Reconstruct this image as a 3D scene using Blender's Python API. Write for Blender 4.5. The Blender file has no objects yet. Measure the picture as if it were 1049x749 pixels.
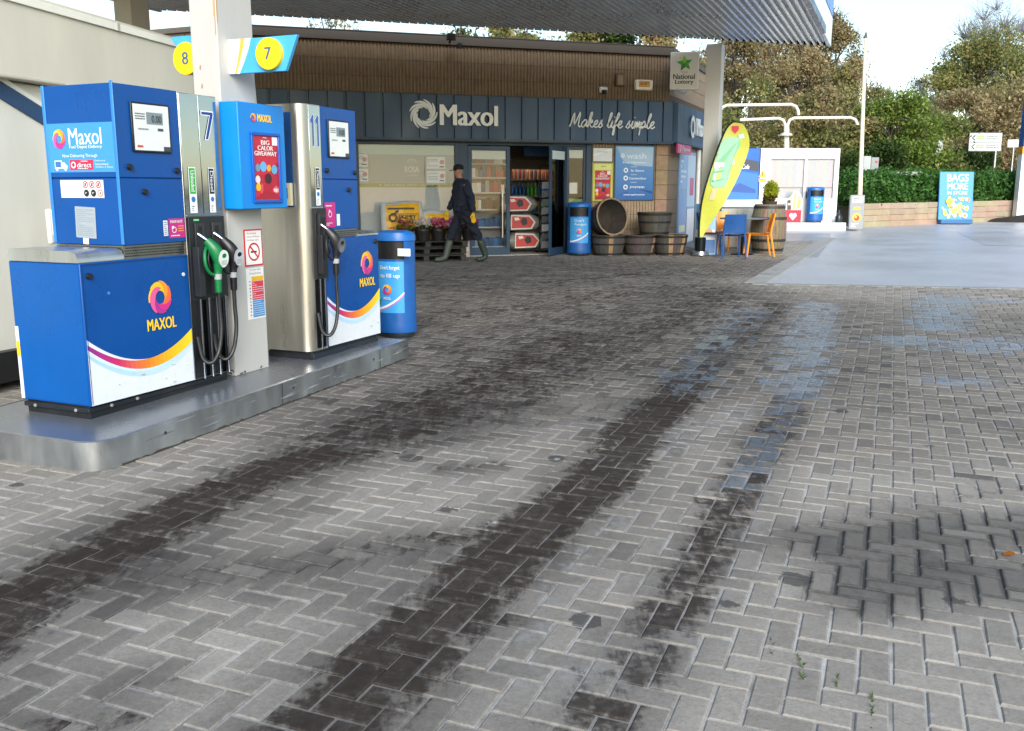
import bpy, bmesh, math, random
import numpy as np
from mathutils import Vector, Matrix

random.seed(7)
RNG = np.random.default_rng(11)
scene = bpy.context.scene
COL = scene.collection
R = math.radians

# ------------------------------------------------------------------ camera model
F, W, H, YH, CH, S = 950.0, 1049.0, 749.0, 195.0, 1.55, 0.01524
PITCH = math.atan((H / 2 - YH) / F)
CP, SP = math.cos(PITCH), math.sin(PITCH)
EYE = Vector((0, 0, CH))

def ray(px, py):
    a = (px - W / 2) / F
    b = (H / 2 - py) / F
    return Vector((a, CP + b * SP, -SP + b * CP))

def gnd(px, py, h=0.0):
    d = ray(px, py)
    return EYE + d * ((h - CH) / (d.z - S * d.y))

def atY(px, py, Y):
    d = ray(px, py)
    return EYE + d * (Y / d.y)

def gz(y):
    return S * y

# ------------------------------------------------------------------ colour
def lin(v):
    return v / 12.92 if v <= 0.04045 else ((v + 0.055) / 1.055) ** 2.4

def c(h, k=1.0):
    h = h.lstrip('#')
    return tuple(min(1.0, lin(int(h[i:i + 2], 16) / 255.0) * k) for i in (0, 2, 4))

# ------------------------------------------------------------------ materials
def pbr(name, rough=0.5, metal=0.0, var=0.12, vscale=6.0, bump=0.0, bscale=60.0, coat=0.0,
        rvar=0.12, spec=0.5, dirt=0.0, stretch=(1, 1, 1), emit=0.0):
    m = bpy.data.materials.new(name)
    m.use_nodes = True
    nt = m.node_tree
    N, L = nt.nodes, nt.links
    b = N['Principled BSDF']
    at = N.new('ShaderNodeAttribute'); at.attribute_name = 'Col'
    tc = N.new('ShaderNodeTexCoord')
    mp = N.new('ShaderNodeMapping'); mp.inputs['Scale'].default_value = stretch
    L.new(tc.outputs['Object'], mp.inputs['Vector'])
    nz = N.new('ShaderNodeTexNoise'); nz.inputs['Scale'].default_value = vscale
    nz.inputs['Detail'].default_value = 6.0; nz.inputs['Roughness'].default_value = 0.65
    L.new(mp.outputs[0], nz.inputs['Vector'])
    mr = N.new('ShaderNodeMapRange')
    mr.inputs['From Min'].default_value = 0.3; mr.inputs['From Max'].default_value = 0.7
    mr.inputs['To Min'].default_value = 1 - var; mr.inputs['To Max'].default_value = 1 + var * 0.6
    L.new(nz.outputs['Fac'], mr.inputs['Value'])
    mx = N.new('ShaderNodeVectorMath'); mx.operation = 'SCALE'
    L.new(at.outputs['Color'], mx.inputs[0]); L.new(mr.outputs[0], mx.inputs['Scale'])
    col = mx.outputs[0]
    if dirt > 0:
        n2 = N.new('ShaderNodeTexNoise'); n2.inputs['Scale'].default_value = vscale * 0.45
        n2.inputs['Detail'].default_value = 8.0
        L.new(mp.outputs[0], n2.inputs['Vector'])
        r2 = N.new('ShaderNodeMapRange')
        r2.inputs['From Min'].default_value = 0.5; r2.inputs['From Max'].default_value = 0.72
        r2.inputs['To Min'].default_value = 0.0; r2.inputs['To Max'].default_value = dirt
        L.new(n2.outputs['Fac'], r2.inputs['Value'])
        mc = N.new('ShaderNodeMix'); mc.data_type = 'RGBA'
        L.new(r2.outputs[0], mc.inputs['Factor']); L.new(col, mc.inputs['A'])
        mc.inputs['B'].default_value = (0.09, 0.075, 0.055, 1)
        col = mc.outputs['Result']
    L.new(col, b.inputs['Base Color'])
    rr = N.new('ShaderNodeMapRange')
    rr.inputs['From Min'].default_value = 0.3; rr.inputs['From Max'].default_value = 0.7
    rr.inputs['To Min'].default_value = max(0.02, rough - rvar); rr.inputs['To Max'].default_value = min(1, rough + rvar)
    L.new(nz.outputs['Fac'], rr.inputs['Value']); L.new(rr.outputs[0], b.inputs['Roughness'])
    b.inputs['Metallic'].default_value = metal
    b.inputs['Specular IOR Level'].default_value = spec
    b.inputs['Coat Weight'].default_value = coat
    b.inputs['Coat Roughness'].default_value = 0.08
    if emit > 0:
        L.new(col, b.inputs['Emission Color']); b.inputs['Emission Strength'].default_value = emit
    if bump > 0:
        n3 = N.new('ShaderNodeTexNoise'); n3.inputs['Scale'].default_value = bscale
        n3.inputs['Detail'].default_value = 5.0
        L.new(mp.outputs[0], n3.inputs['Vector'])
        bp = N.new('ShaderNodeBump'); bp.inputs['Strength'].default_value = bump; bp.inputs['Distance'].default_value = 0.01
        L.new(n3.outputs['Fac'], bp.inputs['Height']); L.new(bp.outputs[0], b.inputs['Normal'])
    return m

def glassmat(name, col=(0.8, 0.8, 0.8), tint=0.95, rough=0.02):
    m = bpy.data.materials.new(name); m.use_nodes = True
    nt = m.node_tree; N, L = nt.nodes, nt.links
    N.remove(N['Principled BSDF'])
    out = N['Material Output']
    tr = N.new('ShaderNodeBsdfTransparent'); tr.inputs[0].default_value = (tint * col[0] / 0.8, tint * col[1] / 0.8, tint * col[2] / 0.8, 1)
    gl = N.new('ShaderNodeBsdfGlossy'); gl.inputs['Roughness'].default_value = rough
    fr = N.new('ShaderNodeFresnel'); fr.inputs['IOR'].default_value = 1.42
    tc = N.new('ShaderNodeTexCoord'); nz = N.new('ShaderNodeTexNoise'); nz.inputs['Scale'].default_value = 1.3
    L.new(tc.outputs['Object'], nz.inputs['Vector'])
    bp = N.new('ShaderNodeBump'); bp.inputs['Strength'].default_value = 0.04; bp.inputs['Distance'].default_value = 0.05
    L.new(nz.outputs['Fac'], bp.inputs['Height']); L.new(bp.outputs[0], gl.inputs['Normal'])
    mx = N.new('ShaderNodeMixShader')
    L.new(fr.outputs[0], mx.inputs[0]); L.new(tr.outputs[0], mx.inputs[1]); L.new(gl.outputs[0], mx.inputs[2])
    L.new(mx.outputs[0], out.inputs['Surface'])
    return m

def leafmat(name):
    m = bpy.data.materials.new(name); m.use_nodes = True
    nt = m.node_tree; N, L = nt.nodes, nt.links
    b = N['Principled BSDF']
    at = N.new('ShaderNodeAttribute'); at.attribute_name = 'Col'
    b.inputs['Roughness'].default_value = 0.6
    b.inputs['Specular IOR Level'].default_value = 0.25
    L.new(at.outputs['Color'], b.inputs['Base Color'])
    tl = N.new('ShaderNodeBsdfTranslucent'); L.new(at.outputs['Color'], tl.inputs[0])
    mx = N.new('ShaderNodeMixShader'); mx.inputs[0].default_value = 0.48
    L.new(b.outputs[0], mx.inputs[1]); L.new(tl.outputs[0], mx.inputs[2])
    L.new(mx.outputs[0], N['Material Output'].inputs['Surface'])
    return m

MAT = {
    'paint': pbr('gloss_paint', 0.32, var=0.10, vscale=2.2, coat=0.04, bump=0.02, bscale=3, spec=0.28),
    'matte': pbr('matte_paint', 0.6, var=0.12, vscale=5, dirt=0.2, bump=0.05, bscale=90),
    'white': pbr('weathered_white', 0.5, var=0.08, vscale=2.2, dirt=0.14, bump=0.05, bscale=40, stretch=(1, 1, 0.25)),
    'print': pbr('printed_vinyl', 0.4, var=0.05, vscale=14, rvar=0.08),
    'steel': pbr('brushed_steel', 0.33, metal=0.9, var=0.16, vscale=9, bump=0.05, bscale=20, stretch=(1, 1, 0.06), rvar=0.1),
    'kerbsteel': pbr('scuffed_steel', 0.36, metal=0.95, var=0.22, vscale=3, dirt=0.05, bump=0.05, bscale=10, rvar=0.14, stretch=(1, 1, 0.4)),
    'chrome': pbr('polished_steel', 0.1, metal=1.0, var=0.06, vscale=5, rvar=0.05, bump=0.02, bscale=4),
    'rubber': pbr('black_rubber', 0.5, var=0.2, vscale=20, bump=0.05, bscale=80),
    'plastic': pbr('moulded_plastic', 0.38, var=0.08, vscale=8, dirt=0.06),
    'brick': pbr('ribbed_brick', 0.85, var=0.22, vscale=9, bump=0.25, bscale=70, dirt=0.25),
    'clad': pbr('profiled_cladding', 0.42, metal=0.15, var=0.14, vscale=2, dirt=0.12, stretch=(1, 1, 0.3)),
    'islanddeck': pbr('chequer_deck', 0.3, metal=0.65, var=0.12, vscale=2, bump=0.03, bscale=30, rvar=0.08),
    'deck': pbr('galvanised_deck', 0.3, metal=0.5, var=0.10, vscale=1.2, dirt=0.04, rvar=0.06),
    'wood': pbr('weathered_oak', 0.8, var=0.4, vscale=7, bump=0.3, bscale=25, dirt=0.2, stretch=(4, 4, 0.7)),
    'iron': pbr('dull_iron', 0.6, metal=0.4, var=0.25, vscale=15, bump=0.1),
    'cloth': pbr('woven_cloth', 0.85, var=0.18, vscale=12, bump=0.25, bscale=40),
    'skin': pbr('skin', 0.5, var=0.1, vscale=15),
    'stone': pbr('sandstone_block', 0.9, var=0.18, vscale=3, bump=0.3, bscale=30, dirt=0.12),
    'bark': pbr('tree_bark', 0.9, var=0.3, vscale=4, bump=0.4, bscale=20),
    'soil': pbr('dark_soil', 0.95, var=0.4, vscale=5, bump=0.6, bscale=30),
    'lit': pbr('lit_lamp', 0.4, var=0.02, emit=5.0),  # glow of the fill strip added inside the shop
    'screen': pbr('display_screen', 0.15, var=0.1, vscale=20, emit=0.05),
    'glass': glassmat('clear_glass'),
    'leaf': leafmat('leaf'),
}

# ------------------------------------------------------------------ mesh builder
_FONT = {}
def font_tris(body, bold=0.0, shear=0.0):
    key = (body, bold, shear)
    if key not in _FONT:
        cu = bpy.data.curves.new('t', 'FONT'); cu.body = body; cu.offset = bold; cu.shear = shear
        cu.resolution_u = 3; cu.size = 1.0; cu.space_character = 1.0 + bold * 2.5
        ob = bpy.data.objects.new('t', cu); COL.objects.link(ob)
        dg = bpy.context.evaluated_depsgraph_get(); dg.update()
        me = bpy.data.meshes.new_from_object(ob.evaluated_get(dg))
        vs = [tuple(v.co)[:2] for v in me.vertices]
        fs = [tuple(p.vertices) for p in me.polygons]
        bpy.data.objects.remove(ob); bpy.data.curves.remove(cu); bpy.data.meshes.remove(me)
        if not vs: vs = [(0, 0), (1, 1)]
        x0 = min(v[0] for v in vs); x1 = max(v[0] for v in vs); y0 = min(v[1] for v in vs); y1 = max(v[1] for v in vs)
        vs = [((x - x0) / max(1e-6, x1 - x0), (y - y0) / max(1e-6, y1 - y0)) for x, y in vs]
        _FONT[key] = (vs, fs)
    return _FONT[key]

class Pl:
    """a flat frame: origin, u axis, v axis; n = u x v points at the reader"""
    def __init__(s, o, ex, ey):
        s.o, s.ex, s.ey = Vector(o), Vector(ex).normalized(), Vector(ey).normalized()
        s.n = s.ex.cross(s.ey)
    def p(s, u, v, d=0.0):
        return s.o + s.ex * u + s.ey * v + s.n * d

class MB:
    def __init__(s):
        s.v, s.f, s.c = [], [], []
    def add(s, verts, faces, col):
        o = len(s.v)
        s.v += [tuple(x) for x in verts]
        for k, f in enumerate(faces):
            s.f.append(tuple(i + o for i in f)); s.c.append(col[k] if isinstance(col, list) else col)
        return s
    def poly(s, pts, col):
        return s.add(pts, [tuple(range(len(pts)))], col)
    def box(s, x0, y0, z0, x1, y1, z1, col):
        v = [(x, y, z) for z in (z0, z1) for y in (y0, y1) for x in (x0, x1)]
        return s.add(v, [(0, 2, 3, 1), (4, 5, 7, 6), (0, 1, 5, 4), (2, 6, 7, 3), (0, 4, 6, 2), (1, 3, 7, 5)], col)
    def prism(s, pl, pts, d0, d1, col):
        """closed prism: 2D outline pts on plane pl between depths d0 < d1"""
        n = len(pts)
        a = sum(pts[i][0] * pts[(i + 1) % n][1] - pts[(i + 1) % n][0] * pts[i][1] for i in range(n))
        if a < 0: pts = pts[::-1]
        v = [pl.p(u, w, d0) for u, w in pts] + [pl.p(u, w, d1) for u, w in pts]
        fs = [tuple(range(n - 1, -1, -1)), tuple(range(n, 2 * n))]
        for i in range(n):
            j = (i + 1) % n; fs.append((i, j, j + n, i + n))
        return s.add(v, fs, col)
    def decal(s, pl, pts, d, col):
        n = len(pts)
        a = sum(pts[i][0] * pts[(i + 1) % n][1] - pts[(i + 1) % n][0] * pts[i][1] for i in range(n))
        if a < 0: pts = pts[::-1]
        return s.poly([pl.p(u, w, d) for u, w in pts], col)
    def rect(s, pl, u0, v0, u1, v1, d, col):
        return s.decal(pl, [(u0, v0), (u1, v0), (u1, v1), (u0, v1)], d, col)
    def slab(s, pl, u0, v0, u1, v1, d0, d1, col):
        return s.prism(pl, [(u0, v0), (u1, v0), (u1, v1), (u0, v1)], d0, d1, col)
    def disk(s, pl, u, v, r, d, col, n=28, rv=None):
        rv = rv or r
        return s.decal(pl, [(u + r * math.cos(t * 2 * math.pi / n), v + rv * math.sin(t * 2 * math.pi / n)) for t in range(n)], d, col)
    def ring(s, pl, u, v, r0, r1, d, col, n=28, a0=0.0, a1=2 * math.pi):
        for k in range(n):
            a = a0 + (a1 - a0) * k / n; b = a0 + (a1 - a0) * (k + 1) / n
            s.decal(pl, [(u + r0 * math.cos(a), v + r0 * math.sin(a)), (u + r1 * math.cos(a), v + r1 * math.sin(a)),
                         (u + r1 * math.cos(b), v + r1 * math.sin(b)), (u + r0 * math.cos(b), v + r0 * math.sin(b))], d, col)
        return s
    def text(s, body, pl, u, v, w, h, d, col, bold=0.015, shear=0.0, depth=0.0):
        vs, fs = font_tris(body, 0.0, shear)
        # heavier weights: the glyphs are doubled a hair apart (offsetting the outline would close up the M)
        sh = bold * h * 0.9; n_ = 3 if bold > 0.012 else 1
        for k in range(n_):
            P = [pl.p(u + sh + x * (w - 2 * sh) + (k - (n_ - 1) / 2) * sh, v + y * h, d + 0.0003 * k) for x, y in vs]
            s.add(P, fs, col)
        if depth > 0:
            ed = {}
            for f in fs:
                for i in range(len(f)):
                    a, b = f[i], f[(i + 1) % len(f)]
                    if (b, a) in ed: ed.pop((b, a))
                    else: ed[(a, b)] = 1
            for a, b in ed:
                s.add([P[a], P[b], P[b] - pl.n * depth, P[a] - pl.n * depth], [(3, 2, 1, 0)], col)
        return s
    def lines(s, pl, u0, v0, u1, v1, n, d, col, fill=0.45, seed=1):
        """n rows of small unreadable print drawn as word-length dashes"""
        rg = random.Random(seed); hh = (v1 - v0) / n
        for k in range(n):
            u = u0; vv = v1 - (k + 0.5) * hh
            while u < u1 - 0.001:
                wl = (u1 - u0) * rg.uniform(0.06, 0.2)
                e = min(u + wl, u1)
                s.rect(pl, u, vv - hh * fill / 2, e, vv + hh * fill / 2, d, col)
                u = e + (u1 - u0) * 0.03
                if rg.random() < 0.06: break
        return s
    def cyl(s, p0, p1, r0, r1=None, n=14, col=(1, 1, 1), caps=True):
        r1 = r0 if r1 is None else r1
        p0, p1 = Vector(p0), Vector(p1)
        ax = (p1 - p0).normalized()
        t = Vector((1, 0, 0)) if abs(ax.x) < 0.8 else Vector((0, 1, 0))
        a = ax.cross(t).normalized(); b = ax.cross(a)
        v = []
        for p, r in ((p0, r0), (p1, r1)):
            for k in range(n):
                g = 2 * math.pi * k / n
                v.append(p + a * (r * math.cos(g)) + b * (r * math.sin(g)))
        fs = [(k, (k + 1) % n, n + (k + 1) % n, n + k) for k in range(n)]
        if caps: fs += [tuple(range(n - 1, -1, -1)), tuple(range(n, 2 * n))]
        return s.add(v, fs, col)
    def tube(s, pts, r, n=8, col=(1, 1, 1), caps=True, flat=1.0, up=None):
        pts = [Vector(p) for p in pts]
        m = len(pts)
        rs = r if isinstance(r, (list, tuple)) else [r] * m
        v = []; prev = None
        for i, p in enumerate(pts):
            d = (pts[min(i + 1, m - 1)] - pts[max(i - 1, 0)])
            if d.length < 1e-9: d = Vector((0, 0, 1))
            d.normalize()
            if prev is None:
                t = Vector(up) if up else (Vector((0, 0, 1)) if abs(d.z) < 0.9 else Vector((1, 0, 0)))
            else: t = prev
            a = (t - d * t.dot(d))
            if a.length < 1e-6: a = d.orthogonal()
            a.normalize(); b = d.cross(a); prev = a
            for k in range(n):
                g = 2 * math.pi * k / n
                v.append(p + a * (rs[i] * math.cos(g)) + b * (rs[i] * flat * math.sin(g)))
        fs = []
        for i in range(m - 1):
            for k in range(n):
                fs.append((i * n + k, i * n + (k + 1) % n, (i + 1) * n + (k + 1) % n, (i + 1) * n + k))
        if caps: fs += [tuple(range(n - 1, -1, -1)), tuple(range((m - 1) * n, m * n))]
        return s.add(v, fs, col)
    def lathe(s, prof, n=24, col=(1, 1, 1), o=(0, 0, 0), sx=1.0, sy=1.0, M=None, caps=True):
        """prof: list of (r, z) or (r, z, colour of the band above)"""
        o = Vector(o); v = []
        for p in prof:
            for k in range(n):
                g = 2 * math.pi * k / n
                q = Vector((p[0] * math.cos(g) * sx, p[0] * math.sin(g) * sy, p[1]))
                v.append((M @ q if M else q) + o)
        fs, cs = [], []
        for i in range(len(prof) - 1):
            cc = prof[i][2] if len(prof[i]) > 2 else col
            for k in range(n):
                fs.append((i * n + k, i * n + (k + 1) % n, (i + 1) * n + (k + 1) % n, (i + 1) * n + k)); cs.append(cc)
        if caps and prof[0][0] > 1e-4: fs.append(tuple(range(n - 1, -1, -1))); cs.append(cs[0])
        if caps and prof[-1][0] > 1e-4: fs.append(tuple(range((len(prof) - 1) * n, len(prof) * n))); cs.append(cs[-1])
        return s.add(v, fs, cs)
    def build(s, name, mat, parent=None, bevel=0.0, smooth=40, seg=2):
        me = bpy.data.meshes.new(name)
        me.from_pydata(s.v, [], s.f)
        me.materials.append(MAT[mat] if isinstance(mat, str) else mat)
        ca = me.color_attributes.new('Col', 'FLOAT_COLOR', 'CORNER')
        cnt = [len(f) for f in s.f]
        arr = np.ones((sum(cnt), 4), dtype=np.float32)
        arr[:, :3] = np.repeat(np.array(s.c, dtype=np.float32)[:, :3], cnt, axis=0)
        ca.data.foreach_set('color', arr.ravel())
        me.update()
        if smooth:
            me.polygons.foreach_set('use_smooth', [True] * len(me.polygons))
            me.set_sharp_from_angle(angle=R(smooth))
        ob = bpy.data.objects.new(name, me); COL.objects.link(ob)
        if parent is not None: ob.parent = parent.root if hasattr(parent, 'root') else parent
        if bevel > 0:
            md = ob.modifiers.new('bevel', 'BEVEL'); md.width = bevel; md.segments = seg
            md.limit_method = 'ANGLE'; md.angle_limit = R(50)
        return ob

def tag(o, label, cat=None, group=None, kind=None):
    if label: o['label'] = label
    if cat: o['category'] = cat
    if group: o['group'] = group
    if kind: o['kind'] = kind
    return o

class Thing:
    """an Empty at a thing's base; local x runs along the heading (degrees clockwise from +Y), z is up, front faces local -y"""
    def __init__(s, name, label, cat, loc, head=90.0, group=None):
        s.root = bpy.data.objects.new(name, None); COL.objects.link(s.root)
        s.root.empty_display_size = 0.2
        s.root.location = loc; s.root.rotation_euler = (0, 0, R(90 - head))
        tag(s.root, label, cat, group)
        s.M = Matrix.Translation(Vector(loc)) @ Matrix.Rotation(R(90 - head), 4, 'Z')
        s.Mi = s.M.inverted()
    def uv(s, px, py, off=0.0):
        """where the sight line of a photo point meets the local plane y = -off: (x, z)"""
        o = s.Mi @ EYE; d = s.Mi.to_3x3() @ ray(px, py)
        t = (-off - o.y) / d.y; p = o + d * t
        return p.x, p.z
    def vw(s, px, py, x=0.0):
        o = s.Mi @ EYE; d = s.Mi.to_3x3() @ ray(px, py)
        t = (x - o.x) / d.x; p = o + d * t
        return p.y, p.z

FRONT = Pl((0, 0, 0), (1, 0, 0), (0, 0, 1))
def front(y=0.0): return Pl((0, y, 0), (1, 0, 0), (0, 0, 1))
def endpl(x=0.0): return Pl((x, 0, 0), (0, -1, 0), (0, 0, 1))   # faces local -x; u = -y

def struct(mb, name, mat, **k):
    o = mb.build(name, mat, None, **k); o['kind'] = 'structure'; return o

def copy_tree(o, parent=None):
    r = o.copy(); COL.objects.link(r); r.parent = parent
    for ch in list(o.children): copy_tree(ch, r)
    return r

def curve_pts(P, n=6):
    """Catmull-Rom through points (any dimension)"""
    P = [Vector(p) for p in P]
    Q = [P[0] * 2 - P[1]] + P + [P[-1] * 2 - P[-2]]
    out = []
    for i in range(1, len(Q) - 2):
        for k in range(n):
            t = k / n
            a, b, d, e = Q[i - 1], Q[i], Q[i + 1], Q[i + 2]
            out.append(0.5 * ((2 * b) + (d - a) * t + (2 * a - 5 * b + 4 * d - e) * t * t + (3 * b - a - 3 * d + e) * t ** 3))
    out.append(P[-1]); return out

def swirl(mb, pl, u, v, r, d, cols, n=7, inner=0.44, sweep=165, thick=0.50, step=0.0006, aspect=1.0, start=195, depth=0.0):
    """ring of overlapping crescent blades"""
    for k in range(n):
        a0 = R(start - 360.0 * k / n)
        o_, i_ = [], []
        for j in range(13):
            t = j / 12.0
            a = a0 - R(sweep) * t
            ro = r * (1 - (1 - inner) * 0.75 * t ** 1.5)
            wv = r * thick * math.sin(math.pi * min(1, 0.03 + t * 0.97)) ** 0.8
            ri = max(ro - wv, r * inner * (0.86 + 0.14 * (1 - t)))
            o_.append((u + ro * aspect * math.cos(a), v + ro * math.sin(a)))
            i_.append((u + min(ri, ro) * aspect * math.cos(a), v + min(ri, ro) * math.sin(a)))
        for j in range(12):
            q = [o_[j], o_[j + 1], i_[j + 1], i_[j]]
            mb.decal(pl, q, d + k * step, cols[k % len(cols)])
LOGO = [c('#ffd21a'), c('#f9c01c'), c('#f5972c'), c('#ee6a3c'), c('#cf2f80'), c('#b0308f'), c('#e25a96')]
# ================================================================== GROUND
PA = R(22.0)
AX = np.array([math.sin(PA), math.cos(PA)]); BX = np.array([math.cos(PA), -math.sin(PA)])

def gpts(L):
    return np.array([[gnd(x, y).x, gnd(x, y).y] for x, y in L])

def pdist(X, Y, P):
    d = np.full(X.shape, 1e9)
    for k in range(len(P) - 1):
        a, b = P[k], P[k + 1]; ab = b - a
        t = np.clip(((X - a[0]) * ab[0] + (Y - a[1]) * ab[1]) / (ab @ ab), 0, 1)
        d = np.minimum(d, np.hypot(X - a[0] - t * ab[0], Y - a[1] - t * ab[1]))
    return d

def vnoise(X, Y, s, seed):
    rg = np.random.default_rng(seed); out = np.zeros(X.shape)
    for k in range(7):
        a = rg.uniform(0, 6.28); f = s * rg.uniform(0.5, 1.7); p = rg.uniform(0, 6.28)
        out += np.sin((X * math.cos(a) + Y * math.sin(a)) * f + p + 1.5 * np.sin((X * math.sin(a) - Y * math.cos(a)) * f * 0.6 + p * 2))
    return out / 7.0

TRK = [  # tyre-borne stains: path on the ground (from the photograph), half width in metres, strength
    (gpts([(330, 752), (400, 680), (470, 620), (535, 548), (600, 505), (627, 478), (650, 443), (685, 414), (712, 385)]), 0.20, 1.0),
    (gpts([(712, 385), (750, 348), (800, 312)]), 0.24, 0.62),
    (gpts([(590, 760), (675, 645), (718, 573), (737, 540)]), 0.13, 0.72),
    (gpts([(737, 540), (763, 490), (800, 428), (810, 405)]), 0.15, 0.70),
    (gpts([(-80, 690), (20, 612), (120, 560), (210, 512), (320, 466)]), 0.22, 0.95),
    (gpts([(320, 466), (420, 428), (520, 385), (600, 345)]), 0.42, 0.62),
    (gpts([(420, 330), (520, 318), (640, 300)]), 0.35, 0.50),
    (gpts([(380, 294), (480, 292), (560, 289), (650, 281)]), 0.05, 0.8),
    (gpts([(380, 290), (500, 283), (680, 281)]), 0.16, 0.52),
    (gpts([(455, 430), (560, 395), (660, 345), (745, 296)]), 0.30, 0.52),
    (gpts([(395, 560), (470, 545), (540, 540)]), 0.10, 0.56),
    (gpts([(450, 480), (500, 476)]), 0.10, 0.58),
    (gpts([(60, 745), (120, 735)]), 0.10, 0.60), (gpts([(140, 696), (170, 693)]), 0.04, 0.62),
]
WET_SHEEN = [  # wet patches; their blue sky sheen is painted in as colour
    (gpts([(757, 500), (780, 460), (800, 428), (812, 400)]), 0.12, 0.62),
    (gpts([(700, 400), (735, 352), (770, 318)]), 0.25, 0.55),
    (gpts([(812, 400), (822, 360), (840, 312)]), 0.28, 0.72),
    (gpts([(928, 350), (985, 355), (1030, 352)]), 0.42, 0.70), (gpts([(962, 335), (968, 305)]), 0.38, 0.74),
    (gpts([(965, 391), (1000, 390)]), 0.22, 0.62),
    (gpts([(1000, 309), (1030, 309)]), 0.2, 0.85),
]
PALE = [
    (gpts([(560, 700), (620, 690), (690, 650)]), 0.16, 0.66), (gpts([(640, 470), (720, 440), (760, 420)]), 0.3, 0.60),
    (gpts([(540, 660), (600, 560), (640, 530)]), 0.09, 0.6), (gpts([(220, 480), (300, 450), (330, 440)]), 0.2, 0.52),
    (gpts([(450, 480), (560, 440), (640, 425)]), 0.30, 0.5), (gpts([(730, 620), (780, 520), (800, 470)]), 0.10, 0.55),
]
JD = [
    (gpts([(845, 555), (930, 545), (1060, 540)]), 0.22, 0.9), (gpts([(880, 600), (960, 590), (1070, 600)]), 0.26, 0.9),
    (gpts([(860, 630), (900, 625)]), 0.05, 0.7), (gpts([(150, 590), (250, 585), (340, 570), (420, 560)]), 0.16, 0.62),
    (gpts([(420, 440), (560, 420), (660, 415)]), 0.42, 0.55), (gpts([(880, 520), (1049, 500)]), 0.12, 0.55),
]
DAMP_SHADE = [  # damp halos round the stains, plus canopy shade painted into the ground colour
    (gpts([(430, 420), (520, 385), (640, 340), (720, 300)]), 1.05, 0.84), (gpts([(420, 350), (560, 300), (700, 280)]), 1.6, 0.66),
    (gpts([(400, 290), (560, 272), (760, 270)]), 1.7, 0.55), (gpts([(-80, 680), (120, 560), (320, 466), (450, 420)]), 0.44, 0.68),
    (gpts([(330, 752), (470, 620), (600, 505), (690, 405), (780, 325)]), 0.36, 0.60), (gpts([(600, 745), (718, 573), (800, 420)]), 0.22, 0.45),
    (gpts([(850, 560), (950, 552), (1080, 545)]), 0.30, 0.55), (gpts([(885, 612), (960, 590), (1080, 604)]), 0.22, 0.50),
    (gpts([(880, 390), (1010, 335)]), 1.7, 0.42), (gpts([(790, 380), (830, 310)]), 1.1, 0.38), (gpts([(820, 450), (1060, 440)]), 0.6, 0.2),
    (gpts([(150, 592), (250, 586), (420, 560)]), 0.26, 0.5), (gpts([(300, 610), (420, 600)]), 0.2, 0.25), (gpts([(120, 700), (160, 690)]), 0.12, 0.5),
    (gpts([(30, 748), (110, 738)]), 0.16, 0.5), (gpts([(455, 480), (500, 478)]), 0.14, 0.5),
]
def damp_shade_mask(X, Y):
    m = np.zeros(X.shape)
    for P, w, s in DAMP_SHADE:
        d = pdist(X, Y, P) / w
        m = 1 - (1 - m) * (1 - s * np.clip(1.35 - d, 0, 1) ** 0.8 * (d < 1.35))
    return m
def masks(X, Y):
    res = []
    for T, soft in ((TRK, 0.75), (WET_SHEEN, 0.9), (PALE, 1.2), (JD, 0.9)):
        m = np.zeros(X.shape)
        for P, w, s in T:
            d = pdist(X, Y, P) / w
            m = np.maximum(m, s * np.clip(1 - (d - (1 - soft * 0.5)) / soft, 0, 1))
        res.append(m)
    return res

# the fan of brick paving: left of the edge strip and in front of the shop
EDGE_A, EDGE_B, EDGE_C = np.array([3.57, 13.52]), np.array([10.2, 12.45]), np.array([8.1, 23.8])
def in_pave(X, Y, mrg=0.0):
    l1 = (Y - EDGE_A[1]) - (EDGE_B[1] - EDGE_A[1]) / (EDGE_B[0] - EDGE_A[0]) * (X - EDGE_A[0])
    l2 = (X - EDGE_A[0]) - (EDGE_C[0] - EDGE_A[0]) / (EDGE_C[1] - EDGE_A[1]) * (Y - EDGE_A[1])
    return (((l1 < -mrg)) | (l2 < -mrg)) & (X < 10.0) & (X > -11.0) & (Y > -0.6) & (Y < 22.6)

def set_attr(me, name, data, dom='POINT'):
    a = me.attributes.new(name, 'FLOAT_COLOR', dom)
    arr = np.ones((len(data), 4), dtype=np.float32); arr[:, :data.shape[1]] = data
    a.data.foreach_set('color', arr.ravel())

def fast_mesh(name, V, Q):
    me = bpy.data.meshes.new(name)
    me.vertices.add(len(V)); me.vertices.foreach_set('co', V.astype(np.float32).ravel())
    me.loops.add(Q.size); me.loops.foreach_set('vertex_index', Q.astype(np.int32).ravel())
    me.polygons.add(len(Q)); me.polygons.foreach_set('loop_start', np.arange(0, Q.size, Q.shape[1], dtype=np.int32))
    me.update(calc_edges=True); me.validate(); me.shade_flat()
    return me

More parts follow.
